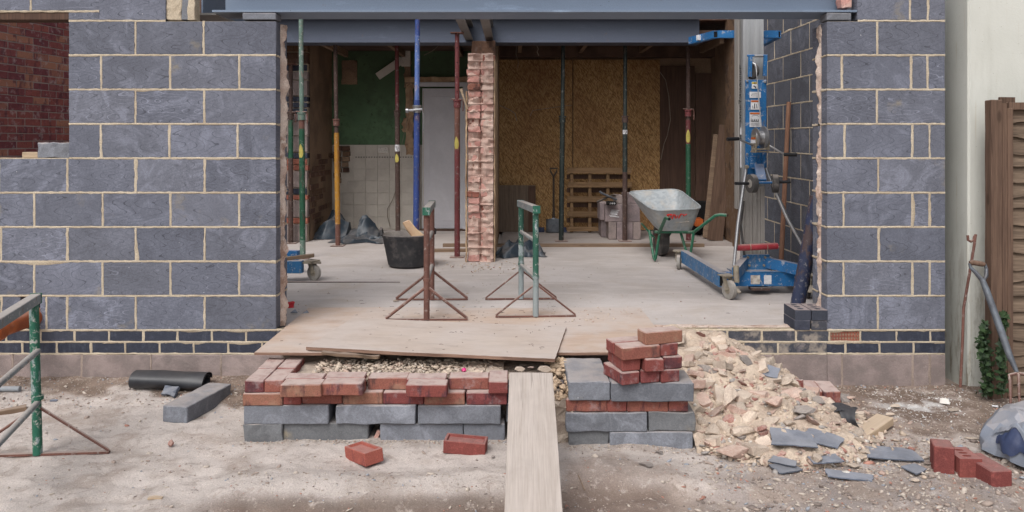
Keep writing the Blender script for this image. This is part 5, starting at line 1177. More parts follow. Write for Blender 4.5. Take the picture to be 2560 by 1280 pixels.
# top forks
ft = 6.72; ft_z = 0
ob('fork_carriage', MB().hollow(Q(1793, 86, ft), Q(1944, 86, ft), .05, .062).mesh('f'), lf, m='lift_blue')
b = MB().hollow(Q(1789, 86, ft-.02), Q(1727, 102, 7.12), .045, .062); fk = ob('fork_arm', b.mesh('f'), lf, m='lift_blue'); b = MB().hollow(Q(1946, 86, ft-.02), Q(1905, 108, 7.25), .045, .062); ob('fork_arm', b.mesh('f'), lf, m='lift_blue')
b = MB().box(Q(1789.5, 86, ft-.012), (.030, .004, .05)); b.box(Q(1946, 86, ft-.012), (.030, .004, .05)); ob('tube_opening', b.mesh('f'), lf, m='void')
ob('sticker', MB().bar(Q(1752, 93.5, 6.90), Q(1747, 95, 6.93), .052, .045).mesh('s'), fk, m='sticker')
# pulley block
b = MB(); b.bar(Q(1875.5, 140, 6.44), Q(1874.5, 192, 6.44), .014, .03); b.bar(Q(1913.5, 140, 6.44), Q(1911.5, 190, 6.44), .014, .03); b.tube(Q(1868, 139, 6.44), Q(1918, 139, 6.44), .009, 8); ob('pulley_bracket', b.mesh('b'), lf, m='lift_blue')
b = MB().tube(Q(1886, 140, 6.42), Q(1907, 140, 6.42), .011, 10); ob('guide_roller', b.mesh('b'), lf, m='chrome'); 
ob('pulley', MB().rotcyl(Q(1885, 178, 6.47), (1, .35, 0), .058, .025, 22, .012).mesh('p'), lf, m='rubber'); ob('backing', MB().box(Q(1880, 177, 6.50), (.055, .01, .13)).mesh('b'), lf, m='void')
ob('winch_cable', MB().path([Q(1884, 160, 6.44), Q(1890, 168, 6.42), Q(1893, 200, 6.41), Q(1898, 260, 6.38), Q(1904, 322, 6.33)], .0045, 7).mesh('c'), lf, m='chrome'); ob('cable_ferrule', MB().path([Q(1882, 158, 6.44), Q(1887, 160, 6.43), Q(1890.5, 171, 6.42)], .008, 8).mesh('c'), lf, m='chrome')
pl = ob('winch_plate', MB().box(Q(1889.5, 318, 6.455), ((1916-1864)*6.455/F, .02, (434-197)*6.455/F)).mesh('p', bevel=.003), lf, m='lift_blue')
for x, y in ((1868, 203), (1912, 205), (1868, 385), (1912, 386)): ob('bolt', MB().rotcyl(Q(x, y, 6.44), (0, 1, 0), .009, .016, 8).mesh('b'), lf, m='chrome')
for cx_, cy_, w_, h_, hd in ((1887, 213, 15, 17, 'hazard'), (1888, 237, 28, 15, None), (1887.5, 262, 21, 24, 'orange'), (1888, 299, 28, 37, 'orange')):
    k = 6.44/F; s_ = ob('sticker', MB().box(Q(cx_, cy_, 6.4415), (w_*k, .002, h_*k)).mesh('s'), pl, m='sticker'); y0 = cy_-h_/2
    ink = MB()
    if hd: ob('sticker_header', MB().box(Q(cx_, y0+3, 6.4395), (w_*k*.92, .001, 4.5*k)).mesh('s'), s_, m=hd)
    if hd == 'hazard': ink.box(Q(cx_, y0+3, 6.4385), (.012, .001, .008)); ink.bar(Q(cx_-3, cy_+1, 6.439), Q(cx_+3, cy_+6, 6.439), .004, .008); ink.bar(Q(cx_+3, cy_+3, 6.439), Q(cx_+1, cy_+7, 6.439), .003, .005)
    elif hd is None: ink.path([Q(cx_-10, cy_+3, 6.439), Q(cx_-7, cy_-2, 6.439), Q(cx_, cy_-3, 6.439), Q(cx_+7, cy_-2, 6.439), Q(cx_+10, cy_+3, 6.439)], .0011, 4); ink.path([Q(cx_-10, cy_+3, 6.439), Q(cx_+10, cy_+3, 6.439)], .0009, 4)
    elif h_ < 30: ink.box(Q(cx_-1, cy_+3, 6.439), (.007, .001, .042)); ink.bar(Q(cx_+3, cy_-2, 6.439), Q(cx_+5, cy_+8, 6.439), .002, .004); ink.bar(Q(cx_-6, cy_+2, 6.439), Q(cx_-5, cy_+9, 6.439), .002, .004)
    else:
        ink.box(Q(cx_, cy_+4, 6.439), (.06, .001, .005)); ink.box(Q(cx_-10, cy_+1, 6.439), (.004, .001, .024)); ink.path([Q(cx_-8, cy_-8, 6.439), Q(cx_-4, cy_-11, 6.439), Q(cx_+6, cy_-11, 6.439), Q(cx_+9, cy_-7, 6.439)], .0011, 4)
        for q in range(4): ink.box(Q(cx_-6+q*4.5, cy_+1, 6.439), (.006, .001, .012))
        for q in range(3): ink.box(Q(cx_, cy_+9+q*3, 6.439), (.07, .001, .0015))
    ob('print', ink.mesh('i', smooth=False), s_, m='ink')
# winch
wn_ = ob('winch', MB().rotcyl(Q(1897, 345, 6.30), (1, .15, 0), .052, .075, 26).mesh('w'), lf, m='chrome')
b = MB()
for i in range(9): b.path([Q(1897, 345, 6.30)+Vector((-.032+i*.008, -.032*.15+i*.0012, 0))+Vector((0, math.cos(a_*.5236)*.055, math.sin(a_*.5236)*.055)) for a_ in range(13)], .0038, 6, False)
ob('cable_coil', b.mesh('c'), wn_, m='chrome')
ob('flange_disc', MB().rotcyl(Q(1889, 344, 6.28), (1, .15, 0), .078, .008, 28).mesh('d'), wn_, m='chrome'); ob('flange_disc', MB().rotcyl(Q(1908.5, 344, 6.30), (1, .15, 0), .092, .014, 28).mesh('d'), wn_, m='chrome')
b = MB(); b.box(Q(1885, 360, 6.30), (.012, .11, .14)); b.box(Q(1913, 364, 6.31), (.04, .10, .07)); b.box(Q(1899, 379, 6.32), (.12, .10, .012)); b.tube(Q(1884, 373, 6.26), Q(1922, 373, 6.26), .008, 8); ob('winch_frame', b.mesh('f', bevel=.002), wn_, m='castor_metal')
ob('winch_label', MB().box(Q(1883, 351, 6.235), (.036, .003, .045)).mesh('l'), wn_, m='sticker'); ob('winch_label', MB().box(Q(1883, 346, 6.232), (.036, .003, .018)).mesh('l'), wn_, m='orange')
for a_, c_, g0, g1 in ((Q(1882, 364, 6.27), Q(1845, 347, 6.22), Q(1846, 347, 6.22), Q(1818, 348, 6.18)), (Q(1922, 364, 6.28), Q(1961, 386, 6.24), Q(1960, 386, 6.24), Q(1992, 387, 6.19))):
    h = ob('crank', MB().path([a_, a_.lerp(c_, .25)+Vector((0, -.01, 0)), c_], .0085, 8).mesh('c'), wn_, m='chrome'); ob('crank_grip', MB().tube(g0, g1, .0145, 12).mesh('g'), h, m='grip')
# hinge knuckle and transport wheels
b = MB(); b.box(Q(1883, 406, 6.40), (.05, .03, .105)); b.box(Q(1910, 400, 6.41), (.02, .05, .11)); ob('hinge_plate', b.mesh('k', bevel=.006), lf, m='lift_blue')
b = MB(); b.bar(Q(1897, 412, 6.38), Q(1904, 452, 6.25), .075, .03); ob('wheel_arm', b.mesh('a', bevel=.003), lf, m='lift_blue'); ob('axle', MB().tube(Q(1880, 457, 6.23), Q(1940, 456, 6.23), .010, 10).mesh('a'), lf, m='lift_blue')
for x, gx0, gx1, yy in ((1880, 1871, 1838, 459), (1938, 1948, 1977, 455)):
    w_ = ob('transport_wheel', MB().rotcyl(Q(x, 459, 6.22), (1, .22 if x < 1900 else -.22, 0), .073, .048, 28, .018).mesh('w'), lf, m='rubber'); ob('hub', MB().rotcyl(Q(x, 459, 6.215), (1, .22 if x < 1900 else -.22, 0), .036, .044, 18).mesh('h'), w_, m='castor')
    ob('grip', MB().tube(Q(gx0, yy, 6.20), Q(gx1, yy-.5, 6.17), .0125, 12).mesh('g'), w_, m='grip')
# braces
for pts in ([(1866, 418, 6.42), (1845, 560, 6.30), (1829, 718, 6.19)], [(1915, 420, 6.42), (1922, 440, 6.40), (1968, 545, 6.32), (2020, 640, 6.22)]):
    ob('stay', MB().path([Q(*q) for q in pts], [.013, .0155, .012][:1]+[.015]*(len(pts)-2)+[.010], 12).mesh('s'), lf, m='chrome')
ob('latch_knob', MB().rotcyl(Q(1867, 417, 6.40), (0, 1, 0), .016, .03, 12).mesh('k'), lf, m='castor_metal')
# base frame
lg = 'lift_dusty'
ob('leg', MB().hollow(WL(1.665, 7.60, .475), WL(1.695, 6.31, .475), .062, .115).mesh('l'), lf, m=lg)
ob('leg', MB().hollow(WL(2.34, 7.50, .475), WL(2.33, 6.31, .475), .062, .115).mesh('l'), lf, m=lg)
ob('leg_opening', MB().box(WL(1.695, 6.322, .475), (.048, .004, .10)).mesh('l'), lf, m='void')
fb_ = ob('front_beam', MB().box(WL(2.01, 6.37, .475), (.60, .06, .115)).mesh('l', bevel=.003), lf, m='lift_blue')
for x, w_ in ((1.965, .075), (2.065, .06)): ob('sticker', MB().box(WL(x, 6.338, .472), (w_, .002, .072)).mesh('s'), fb_, m='sticker_worn' if x < 2 else 'sticker')
ob('top_plate', MB().box(WL(2.0, 6.42, .535), (.44, .17, .008)).mesh('t'), lf, m=lg)
ob('support_plate', MB().box(WL(2.0, 6.43, .60), (.22, .012, .13)).mesh('t', bevel=.003), lf, m=lg)
for a_, c_ in ((WL(1.92, 6.46, .60), WL(1.75, 6.14, .56)), (WL(2.07, 6.45, .60), WL(2.36, 6.22, .555))): ob('outrigger', MB().hollow(a_, c_, .055, .085).mesh('o'), lf, m='lift_dusty' if c_.x < 0 else 'lift_blue')
ob('leg_opening', MB().box(WL(1.752, 6.145, .56), (.042, .004, .07), Matrix.Rotation(R(-28), 3, 'Z')).mesh('l'), lf, m='void')
b = MB()
for x, z in ((1.94, .575), (2.06, .575), (1.93, .64), (2.07, .64)): b.rotcyl(WL(x, 6.418, z), (0, 1, 0), .010, .02, 8)
ob('bolt', b.mesh('b'), lf, m='castor_metal'); ob('release_pedal', MB().box(WL(2.0, 6.35, .40), (.15, .08, .02)).mesh('p'), lf, m='rust_dark')
def castor(par, c, r, yaw, m1='castor', brake=False, sc=1):
    ax = Vector((math.cos(yaw), math.sin(yaw), 0)); fw = Vector((-math.sin(yaw), math.cos(yaw), 0)); w_ = ob('castor', MB().rotcyl(c, ax, r, .036, 26).mesh('c'), par, m=m1)
    ob('castor_hub', MB().rotcyl(c, ax, r*.45, .042, 16).mesh('c'), w_, m='castor_metal')
    b = MB(); top = c+Vector((0, 0, r+.035))+fw*.03
    for s_ in (-1, 1): b.bar(c+ax*s_*.026-fw*.005, top+ax*s_*.026+Vector((0, 0, -.01)), .005, .045)
    b.box(top, (.11, .10, .010), Matrix.Rotation(yaw, 3, 'Z')); b.rotcyl(top+Vector((0, 0, -.014)), (0, 0, 1), .034, .018, 16)
    if brake: b.bar(c+fw*(-.02)+ax*.03+Vector((0, 0, .03)), c-fw*.09+ax*.03+Vector((0, 0, -.01)), .03, .008)
    ob('castor_fork', b.mesh('f'), w_, m='castor_metal')
castor(lf, WL(1.705, 6.16, FL+.075), .075, R(22), brake=True); ob('swivel_post', MB().path([WL(1.755, 6.13, .49), WL(1.75, 6.13, .62)], .022, 12).mesh('p'), lf, m='castor_metal')
castor(lf, WL(1.615, 7.60, FL+.070), .070, R(-18)); castor(lf, WL(2.335, 6.20, FL+.075), .075, R(-30), 'rubber', True); castor(lf, WL(2.33, 7.50, FL+.07), .07, 0)
ob('strap', MB().path([WL(1.90, 6.44, 1.10), WL(1.87, 6.42, .90), WL(1.90, 6.42, .66)], .010, 6).mesh('s'), lf, m='rubber')
rt_ = tag(ob('red_tube', MB().path([Q(1842, 619, 6.33), Q(1850, 619, 6.33), Q(1940, 615, 6.33), Q(1944, 615, 6.33)], [.024, .0265, .0265, .024], 18).mesh('t'), None, lo_, m='red_tube'), 'short dusty red tube strapped across the foot of the lift mast', 'tube')
for x in (1875, 1917): ob('strap', MB().path([Q(x-.8, 617.5, 6.33), Q(x+.8, 617.4, 6.33)], .029, 18).mesh('s'), rt_, m='castor_metal')
# second lift seen only by its foot behind the left wall
l2 = Vector((-2.05, 7.0-D0, FL)); s2 = root('material_lift', 'blue lift foot with one castor poking out behind the left block wall', 'lift', l2)
b = MB().bar((-.45, .0, .12), (.20, -.06, .13), .06, .11); ob('leg', b.mesh('l', bevel=.003), s2, m='lift_dusty'); b = MB().bar((-.45, .42, .17), (.05, .36, .17), .06, .09); ob('leg', b.mesh('l', bevel=.003), s2, m='lift_blue')
castor(s2, Vector((.285, .0, .068)), .068, R(62)); ob('swivel_plate', MB().bar((.16, -.04, .165), (.34, .02, .155), .07, .016).mesh('p'), s2, m='castor_metal')
tag(ob('timber_offcut', rough_box(.28, .06, .03, 'timber_old', 4, .002, .1), None, (l2.x+.14, l2.y+.01, FL+.188), (0, R(-5), R(14))), 'timber offcut resting on the lift foot at the left', 'wood scrap')

# ------------------------------------------------------------ back room clutter
def PR(x, y, d=10.3): return PX(x, y, d)
pal = root('pallet', 'softwood pallet stood on edge against the strand board', 'pallet', (CX(1498, 10.3), 10.3-D0, .385))
def PL(x, y): v = PX(x, y, 10.3); return v.x-CX(1498, 10.3), v.z-.385
for i, (ya, yb_) in enumerate(((419, 433), (455, 468), (490, 504), (528, 541), (566, 577))):
    xa_, za = PL(1418, (ya+yb_)/2); xb_, _ = PL(1577, 0); ob('slat', bevbox(xb_-xa_, .018, (yb_-ya)*10.3/F, 'pallet', i % 2, .001), pal, ((xa_+xb_)/2+random.uniform(-.01, .01), -.04, za-(yb_-ya)*5.15/F), (0, random.gauss(0, .006), 0))
for x in (1429, 1474, 1519, 1564):
    xa_, _ = PL(x, 0); ob('bearer', bevbox(.042, .06, .80, 'pallet', 0, .001), pal, (xa_, .0, .01))
for ya, yb_ in ((436, 448), (470, 482), (506, 520), (545, 558)):
    xa_, za = PL(1418, (ya+yb_)/2); xb_, _ = PL(1577, 0); ob('rear_slat', bevbox(xb_-xa_, .016, .06, 'board_brown', 0, .001), pal, ((xa_+xb_)/2, .045, za-.03))
bd = ob('board', bevbox((1339-1237)*10.35/F, .02, .615, 'board_grey', 0, .002), None, (CX(1288, 10.35), 10.36-D0, .387), (R(-4), 0, 0)); tag(bd, 'grey brown board leaning below the strand board beside the pier', 'board')
ob('batten', bevbox(.09, .012, .60, 'board_brown', 0, .002), bd, (.22, -.018, .005))
sv = root('shovel', 'dark shovel standing upright against the strand board', 'shovel', (CX(1384, 10.3), 10.3-D0, .39))
def SV(x, y): v = PX(x, y, 10.3); return Vector((v.x-CX(1384, 10.3), 0, v.z-.39))
ob('shaft', MB().path([SV(1384, 545), SV(1384, 440)], .014, 10).mesh('s'), sv, m='shovel_dark')
ob('grip', MB().path([SV(1384, 442), SV(1377, 430), SV(1375, 421), SV(1393, 421), SV(1391, 430), SV(1384, 442)], .011, 8).mesh('g'), sv, m='shovel_dark')
vs = []; 
for j in range(9):
    for i in range(9): u, v = i/8-.5, j/8; vs.append((u*(.20-.0*v), -.02-.03*(1-(2*u)**2)*(.5+.5*v), v*.20 if j < 8 else .20-.03*abs(u)*2))
fs = [(j*9+i, j*9+i+1, (j+1)*9+i+1, (j+1)*9+i) for j in range(8) for i in range(8)]; me = bpy.data.meshes.new('blade'); me.from_pydata(vs, [], fs); me.shade_smooth(); bl = ob('blade', me, sv, (0, 0, -.005), m='tool_steel'); bl.modifiers.new('t', 'SOLIDIFY').thickness = .003
ob('socket', MB().path([SV(1384, 520), SV(1384, 555)], [.015, .022], 10).mesh('s'), sv, m='shovel_dark')
# block pile
db = 9.56; zb0 = .386
def bp(x0, x1, z, h, dpt, m, lab, dd=0.0, sd=0): 
    Xa, Xb = (x0-1280)*(db+dd)/F, (x1-1280)*(db+dd)/F
    return tag(ob('concrete_block', rough_box(Xb-Xa, dpt, h, m, sd, .002, .12), None, ((Xa+Xb)/2, db+dd-D0+dpt/2, z)), lab, 'block')
G2 = 'bottom layer of the pink grey block pile'
for i, (x0, x1, lab) in enumerate(((1521.5, 1541, 'pinker block end at the left of the bottom layer of the rear block pile'), (1541.8, 1561, 'dark block end second in the bottom layer of the rear block pile'), (1562, 1582, 'dark block end third in the bottom layer, right of the black prop'), (1583, 1602, 'pink block end at the right of the bottom layer of the rear pile'))):
    bp(x0, x1, zb0, .215, .44, 'found_grey' if i in (1, 2) else 'found', lab, sd=i)
bp(1503, 1519, zb0, .215, .30, 'found_grey', 'shadowed block set back at the left foot of the rear block pile', .25, 5)
bp(1513, 1600, zb0+.217, .215, .10, 'found_grey', 'large block face with a torn white label in the rear block pile', sd=6)
bp(1500, 1520, zb0+.217, .215, .3, 'found_grey', 'block set back at the upper left of the rear block pile', .22, 7)
bp(1514, 1600, zb0+.217, .213, .10, 'found_grey', 'block hidden behind the labelled block in the rear pile', .115, 8)
bp(1540, 1560, zb0+.433, .10, .30, 'found', 'small upper block left of the black prop on the rear pile', .02, 9)
bp(1562, 1606, zb0+.433, .12, .30, 'found_grey', 'upper block right of the black prop on the rear pile', .06, 10)
b = MB(); rr = random.Random(2)
for i in range(7): b.bar(PX(1526+rr.uniform(-3, 3), 525+i*2.6, db-.003), PX(1545+rr.uniform(-6, 4), 527+i*2.6+rr.uniform(-1, 1), db-.003), .004, .006+rr.random()*.004)
tag(ob('torn_label', b.mesh('l', smooth=False), m='sticker'), 'torn white label stuck on the large pink grey block', 'label')
tag(ob('crowbar', MB().path([PX(1499, 478, 9.5), PX(1503, 482, 9.5), PX(1520, 490, 9.5), PX(1541, 499, 9.55)], .014, 8), m='tool_steel'), 'steel bar lying slantwise on the rear block pile', 'tool')
tag(ob('crowbar', MB().path([PX(1492, 505, 9.5), PX(1510, 497, 9.52), PX(1530, 488, 9.6), PX(1556, 492, 9.7)], .013, 8), m='shovel_dark'), 'dark bar crossing the steel bar on the rear block pile', 'tool')
b = MB(); b.box(PX(1528, 508, 9.5), (.12, .05, .045)); b.rotcyl(PX(1521, 506, 9.46), (0, 1, 0), .02, .03, 14); cl = ob('clamp', b.mesh('c', bevel=.004), m='void'); tag(cl, 'black and chrome clamp on the edge of the rear block pile', 'tool')
b = MB()
for i in range(4): b.rotcyl(PX(1520+i*5.5, 509-(3 if i == 0 else 0), 9.465), (0, 1, 0), .011, .01, 10)
ob('chrome_stud', b.mesh('c'), cl, m='chrome')
for xa_, xb_, lab in ((1342, 1360, 'navy sheet scrap at the foot of the strand board by the shovel'), (1400, 1416, 'navy sheet scrap between black prop and pallet')):
    tag(ob('plastic_scrap', rough_box((xb_-xa_)*10.35/F, .05, .06, 'bag_in', xa_, .01, .03), None, (CX((xa_+xb_)/2, 10.35), 10.35-D0, .386)), lab, 'plastic scrap')
# leaning boards at the right rear
for x0, x1, dd, m, lab, ln in ((1800, 1822, 9.8, 'timber_old', 'brown board leaning in the right rear corner, left of two', 2), (1812, 1838, 9.6, 'post', 'reddish brown board leaning in the right rear corner, right of two', 9)):
    X = (x0-1280)*dd/F; o = ob('board', bevbox(.20, .022, 1.30 if ln == 2 else 1.42, m, 0, .002), None, (X-.16, dd-D0-.15, .387), (R(-7), R(10), R(12))); tag(o, lab, 'board')
tag(ob('red_tool_case', rough_box(.10, .2, .09, 'orange', 3, .004, .08), None, ((1744-1280)*9.9/F, 9.9-D0, .52)), 'red and black tool half hidden behind the wheelbarrow', 'tool')
tag(ob('black_bin', rough_box(.22, .2, .42, 'void', 3, .004, .1), None, ((1752-1280)*10.1/F, 10.15-D0, .386)), 'dark container behind the right side of the wheelbarrow', 'container')
# wooden pole against side wall
tag(ob('wooden_pole', MB().tube(PX(1951, 690, 7.05), PX(1972, 255, 7.12), .0225, 14, .020), m='pole'), 'long reddish wooden pole leaning on the side wall behind the lift', 'pole')
# loose wires
def wire(pts, d, lab, r=.004, m='wire'): tag(ob('cable', MB().path([PX(x, y, d+(i % 2)*.02) for i, (x, y) in enumerate(pts)], r, 6), m=m), lab, 'cable')
wire([(1650, 180), (1664, 200), (1672, 240), (1676, 300), (1668, 340), (1660, 360), (1652, 400)], 10.35, 'loose thin cable arching down the dark board at the right')
wire([(1341, 112), (1346, 122), (1343, 130), (1347, 139)], 9.6, 'short frayed strand dangling under the rear beam', .006)
wire([(1291, 112), (1290, 135), (1296, 155), (1294, 168)], 9.6, 'thin cable dangling before the left strand board', .003)
wire([(1248, 263), (1275, 275), (1288, 284), (1292, 302)], 10.3, 'bent twig like cable on the left strand board', .005)
wire([(1325, 290), (1332, 276), (1360, 272), (1395, 267), (1430, 263)], 10.3, 'cable clipped across both strand boards', .004)
wire([(1060, 138), (1080, 128), (1092, 118), (1098, 112)], 9.8, 'cable end hanging high behind the blue prop', .004)
wire([(1027, 240), (1020, 290), (1012, 330), (1004, 362)], 10.6, 'thin string running down the green wall', .003)
# ------------------------------------------------------------ crumpled membranes
def crumple(seed, L, Wd, H, ridge):
    def f(u, v):
        x = (u-.5)*L; y = (v-.5)*Wd
        def rid(p): return 1-abs(noise.noise(p))*2.6
        n = noise.noise(Vector((u*4.2+seed, v*3.0, seed))); q = rid(Vector((u*3.3+seed, v*2.2+u*1.5, 4)))*.62+rid(Vector((u*6.3-v*2, v*3.2+seed, 8)))*.28+rid(Vector((u*15, v*8+seed, 3)))*.07
        w = max(0, 1-abs(2*u-1)**3)
        z = H*max(0, ridge(u))*max(0, math.sin(v*math.pi))**.6*(.35+.75*max(0, q)+.35*n)
        return (x+n*.05, y+n*.12, max(.003, z*w+.005))
    return f
d = 10.25; r1 = lambda u: (.55 if u < .1 else 1.0 if u < .5 else .45 if u < .62 else .85 if u < .9 else .3)*(1-.35*math.sin(u*16))
tag(ob('plastic_sheet', cloth('sheet', crumple(1.3, 1.05, .5, .27, r1), 90, 40, 'dpm_blue'), None, ((868-1280)*10.05/F, 10.15-D0, FL)), 'crumpled blue black membrane heaped along the foot of the tiled wall', 'plastic sheet')
tag(ob('plastic_sheet', cloth('sheet', crumple(4.1, .80, .35, .09, lambda u: 1), 70, 30, 'dpm_blue'), None, ((905-1280)*9.65/F, 9.66-D0, FL)), 'flat spread edge of membrane in front of the crumpled heap', 'plastic sheet')
tag(ob('plastic_sheet', cloth('sheet', crumple(7.7, .56, .30, .17, lambda u: 1), 60, 30, 'dpm_blue'), None, ((1300-1280)*8.5/F, 8.5-D0, FL), (0, 0, R(4))), 'short crumpled membrane strip lying right of the brick pier', 'plastic sheet')
tag(ob('timber_batten', rough_box(.55, .05, .035, 'timber_old', 3, .003, .1), None, ((1135-1280)*8.6/F, 8.78-D0, FL), (0, 0, R(3))), 'timber batten on the floor left of the brick pier', 'timber')
# membrane roll and folded curl outside
def rollsheet(L, seed):
    def f(u, v):
        x = (v-.5)*L; a = u*math.pi*4.3; r = .056-.026*u; fl_ = 1.6-.4*u
        return (x+.02*math.sin(a)*0, math.cos(a)*r*fl_+.008*noise.noise(Vector((x*6, a, seed))), .062+math.sin(a)*r*1.05+.004*noise.noise(Vector((x*9, a, seed))))
    return f
p = on_ground(425, 980)
tag(ob('membrane_roll', cloth('roll', rollsheet(.46, 2), 70, 20, 'dpm'), None, (p.x-.02, p.y+.05, p.z-.006), (0, R(1.5), R(-1))), 'flattened roll of black plastic membrane by the left wall', 'plastic roll')
def curl(u, v):
    a = u*4.6-1.2; r = .042+.022*u+.008*v; return ((v-.5)*.085+.10*(u-.5)+.01*math.sin(a*2), math.cos(a)*r*1.3+.012*noise.noise(Vector((u*5, v*2, 1))), .040+math.sin(a)*r*.8+.01*noise.noise(Vector((u*4, v*3, 7))))
p = on_ground(2142, 1082); tag(ob('membrane_curl', cloth('curl', curl, 30, 8, 'dpm'), None, (p.x-.05, p.y+.04, p.z+.05), (0, R(8), R(-38))), 'curled strip of black membrane at the right end of the rubble', 'plastic strip')
def curl2(u, v):
    a = u*2.6-.3; return ((u-.5)*.17, (v-.5)*.09, .05+.035*math.sin(a*1.4))
tag(ob('membrane_curl', cloth('curl', curl2, 20, 8, 'dpm'), None, (p.x-.08, p.y+.05, p.z+.05), (R(10), R(-14), R(-10))), 'folded end of membrane behind the black curl', 'plastic strip')
# timber offcut on the ground
p = on_ground(2188, 1108); tag(ob('timber_offcut', rough_box(.43, .095, .045, 'timber', 5, .0008, .12), None, (p.x+.01, p.y+.10, p.z+.008), (0, R(-3), R(42))), 'clean sawn timber offcut lying on slates at the right', 'timber')
# ------------------------------------------------------------ slates
rs2 = random.Random(21)
def on_heap(x, y):
    z = .05
    for _ in range(14): p = PZ(x, y, z); z = .5*z+.5*(ground_z(p.x, p.y)+heap(p.x, p.y))
    return PZ(x, y, z)
def slate(x, y, w, h, yaw, tx, ty, lab, lift=.0, sd=0):
    rr_ = random.Random(sd+int(x)); pts = []
    base_ = [(-.5, -.5), (.1, -.5), (.5, -.42), (.5, .4), (.2, .5), (-.45, .5)]; base_ = [(a_+rr_.uniform(-.06, .06), c_+rr_.uniform(-.06, .06)) for a_, c_ in base_]
    for (a0, c0), (a1, c1) in zip(base_, base_[1:]+base_[:1]):
        for k_ in range(4): q = k_/4; pts.append(((a0+(a1-a0)*q+rr_.uniform(-.02, .02)*(k_ > 0))*w, (c0+(c1-c0)*q+rr_.uniform(-.025, .025)*(k_ > 0))*h))
    b = MB().prism(pts, .006); me = b.mesh('slate'); p = on_heap(x, y)
    o = ob('slate_piece', me, None, (p.x, p.y, p.z+.012+lift), (R(tx), R(ty), R(yaw)), 'slate'); tag(o, lab, 'slate'); return o
slate(1976, 1112, .23, .14, -10, 12, 3, 'largest pale slate at the front of the rubble', .02)
slate(2052, 1106, .21, .13, -32, 9, 4, 'dark slate overlapping the largest one, right end', .01)
slate(2058, 1150, .16, .13, 10, 4, 0, 'slate with a rounded corner under a yellow stone')
slate(1957, 1165, .13, .05, -35, 20, 0, 'narrow slate sliver leaning before the rubble', .01)
slate(1962, 1177, .13, .09, 15, 3, 0, 'small flat slate in front of the leaning sliver')
slate(2120, 1196, .22, .08, -12, 3, 2, 'long slate flake nearest the camera')
slate(2228, 1140, .26, .13, -8, 5, 2, 'slate with a chalky patch beside the timber offcut')
slate(2285, 1179, .10, .08, 30, 3, 0, 'small thin slate chip between the slates and the three bricks')
slate(1920, 940, .12, .08, -30, 40, 10, 'blue grey slate scrap leaning at the back of the rubble', .02)
slate(762, 790, .05, .05, 20, 40, 0, 'x') if False else None
for x, y, s_, lab in ((764, 789, .055, 'small slate corner standing on the floor by the left reveal'), (735, 786, .05, 'flat slate chip in the left reveal')):
    p = PZ(x, y, FL); tag(ob('slate_piece', MB().prism([(-.5*s_, 0), (.5*s_, -.1*s_), (.2*s_, .6*s_)], .006).mesh('s'), None, (p.x, p.y, FL+.012), (R(35), 0, R(20)), 'slate'), lab, 'slate')
p = PZ(728, 768, FL); tag(ob('glove', rough_box(.06, .05, .03, 'gull_red', 2, .012, .015), None, (p.x-.01, p.y, FL+.002)), 'crumpled bright red scrap in the left reveal', 'plastic scrap')
# ------------------------------------------------------------ rubble
rg = random.Random(77)
def rcol():
    k = rg.random()
    if k < .56: c = mixc((.60, .50, .40), (.48, .38, .30), rg.random())
    elif k < .80: c = mixc((.50, .38, .32), (.42, .30, .25), rg.random())
    elif k < .845: c = mixc((.38, .20, .16), (.30, .14, .12), rg.random())
    elif k < .94: c = (.36, .33, .31)
    else: c = (.62, .58, .53)
    return c
# the heap body
n1, n2 = 110, 110; vs = []; cc = []
for j in range(n2+1):
    for i in range(n1+1):
        X = .95+1.45*i/n1; Y = -1.45+1.50*j/n2; hh = heap(X, Y); e = hh+.012*(hh > .03)+.018*fb(X, Y, 16, 3, 2)*(hh > .01); vs.append((X, Y, ground_z(X, min(Y, 0))+(e-.0 if hh > .012 else -.03))); cc.append((*mixc((.54, .44, .35), (.44, .35, .28), sst(-.3, .3, fb(X, Y, 9, 3))), 1))
fs = [(j*(n1+1)+i, j*(n1+1)+i+1, (j+1)*(n1+1)+i+1, (j+1)*(n1+1)+i) for j in range(n2) for i in range(n1)]
me = bpy.data.meshes.new('heap'); me.from_pydata(vs, [], fs); me.shade_smooth(); me.set_sharp_from_angle(angle=R(35)); at = me.color_attributes.new('tint', 'FLOAT_COLOR', 'POINT'); at.data.foreach_set('color', np.array(cc).reshape(-1))
tag(stuff(ob('rubble_heap', me, m='chips')), 'pale heap of fine mortar rubble spilling from the plinth', 'rubble')
pts = []
while len(pts) < 11000:
    X = rg.uniform(.92, 2.35); Y = rg.uniform(-1.35, -.02); h = heap(X, Y)
    if X < .985 and Y < -.75: continue
    if h < .01 and rg.random() > .10*math.exp(-((X-1.6)/.5)**2): continue
    s_ = rg.choice((.006, .008, .009, .011, .013, .016, .022, .030))*rg.uniform(.8, 1.4); s_ *= .6 if Y > -.5 else 1.15
    pts.append((X, Y, ground_z(X, Y)+h+s_*rg.uniform(-.1, .35), s_, rcol(), .75))
for _ in range(1500):   # packed rubble behind the stacked step
    X = rg.uniform(-1.12, -.05); Y = rg.uniform(-.86, -.5); s_ = .012+.035*rg.random()**2; pts.append((X, Y, .298+rg.uniform(-.012, .010), s_, mixc(rcol(), (.56, .47, .38), .6), .6))
for _ in range(160):   # gap between plank and right stack
    X = rg.uniform(.20, .31); Y = rg.uniform(-1.0, -.6); s_ = rg.uniform(.02, .05); pts.append((X, Y, .255+.15*(Y+1.0)+rg.uniform(-.02, .03), s_, mixc((.58, .44, .31), (.47, .35, .25), rg.random()), .9))
tag(stuff(ob('rubble_chips', scatter('chips', pts, seed=3))), 'small chips of mortar and brick over the heap and behind the step', 'rubble')
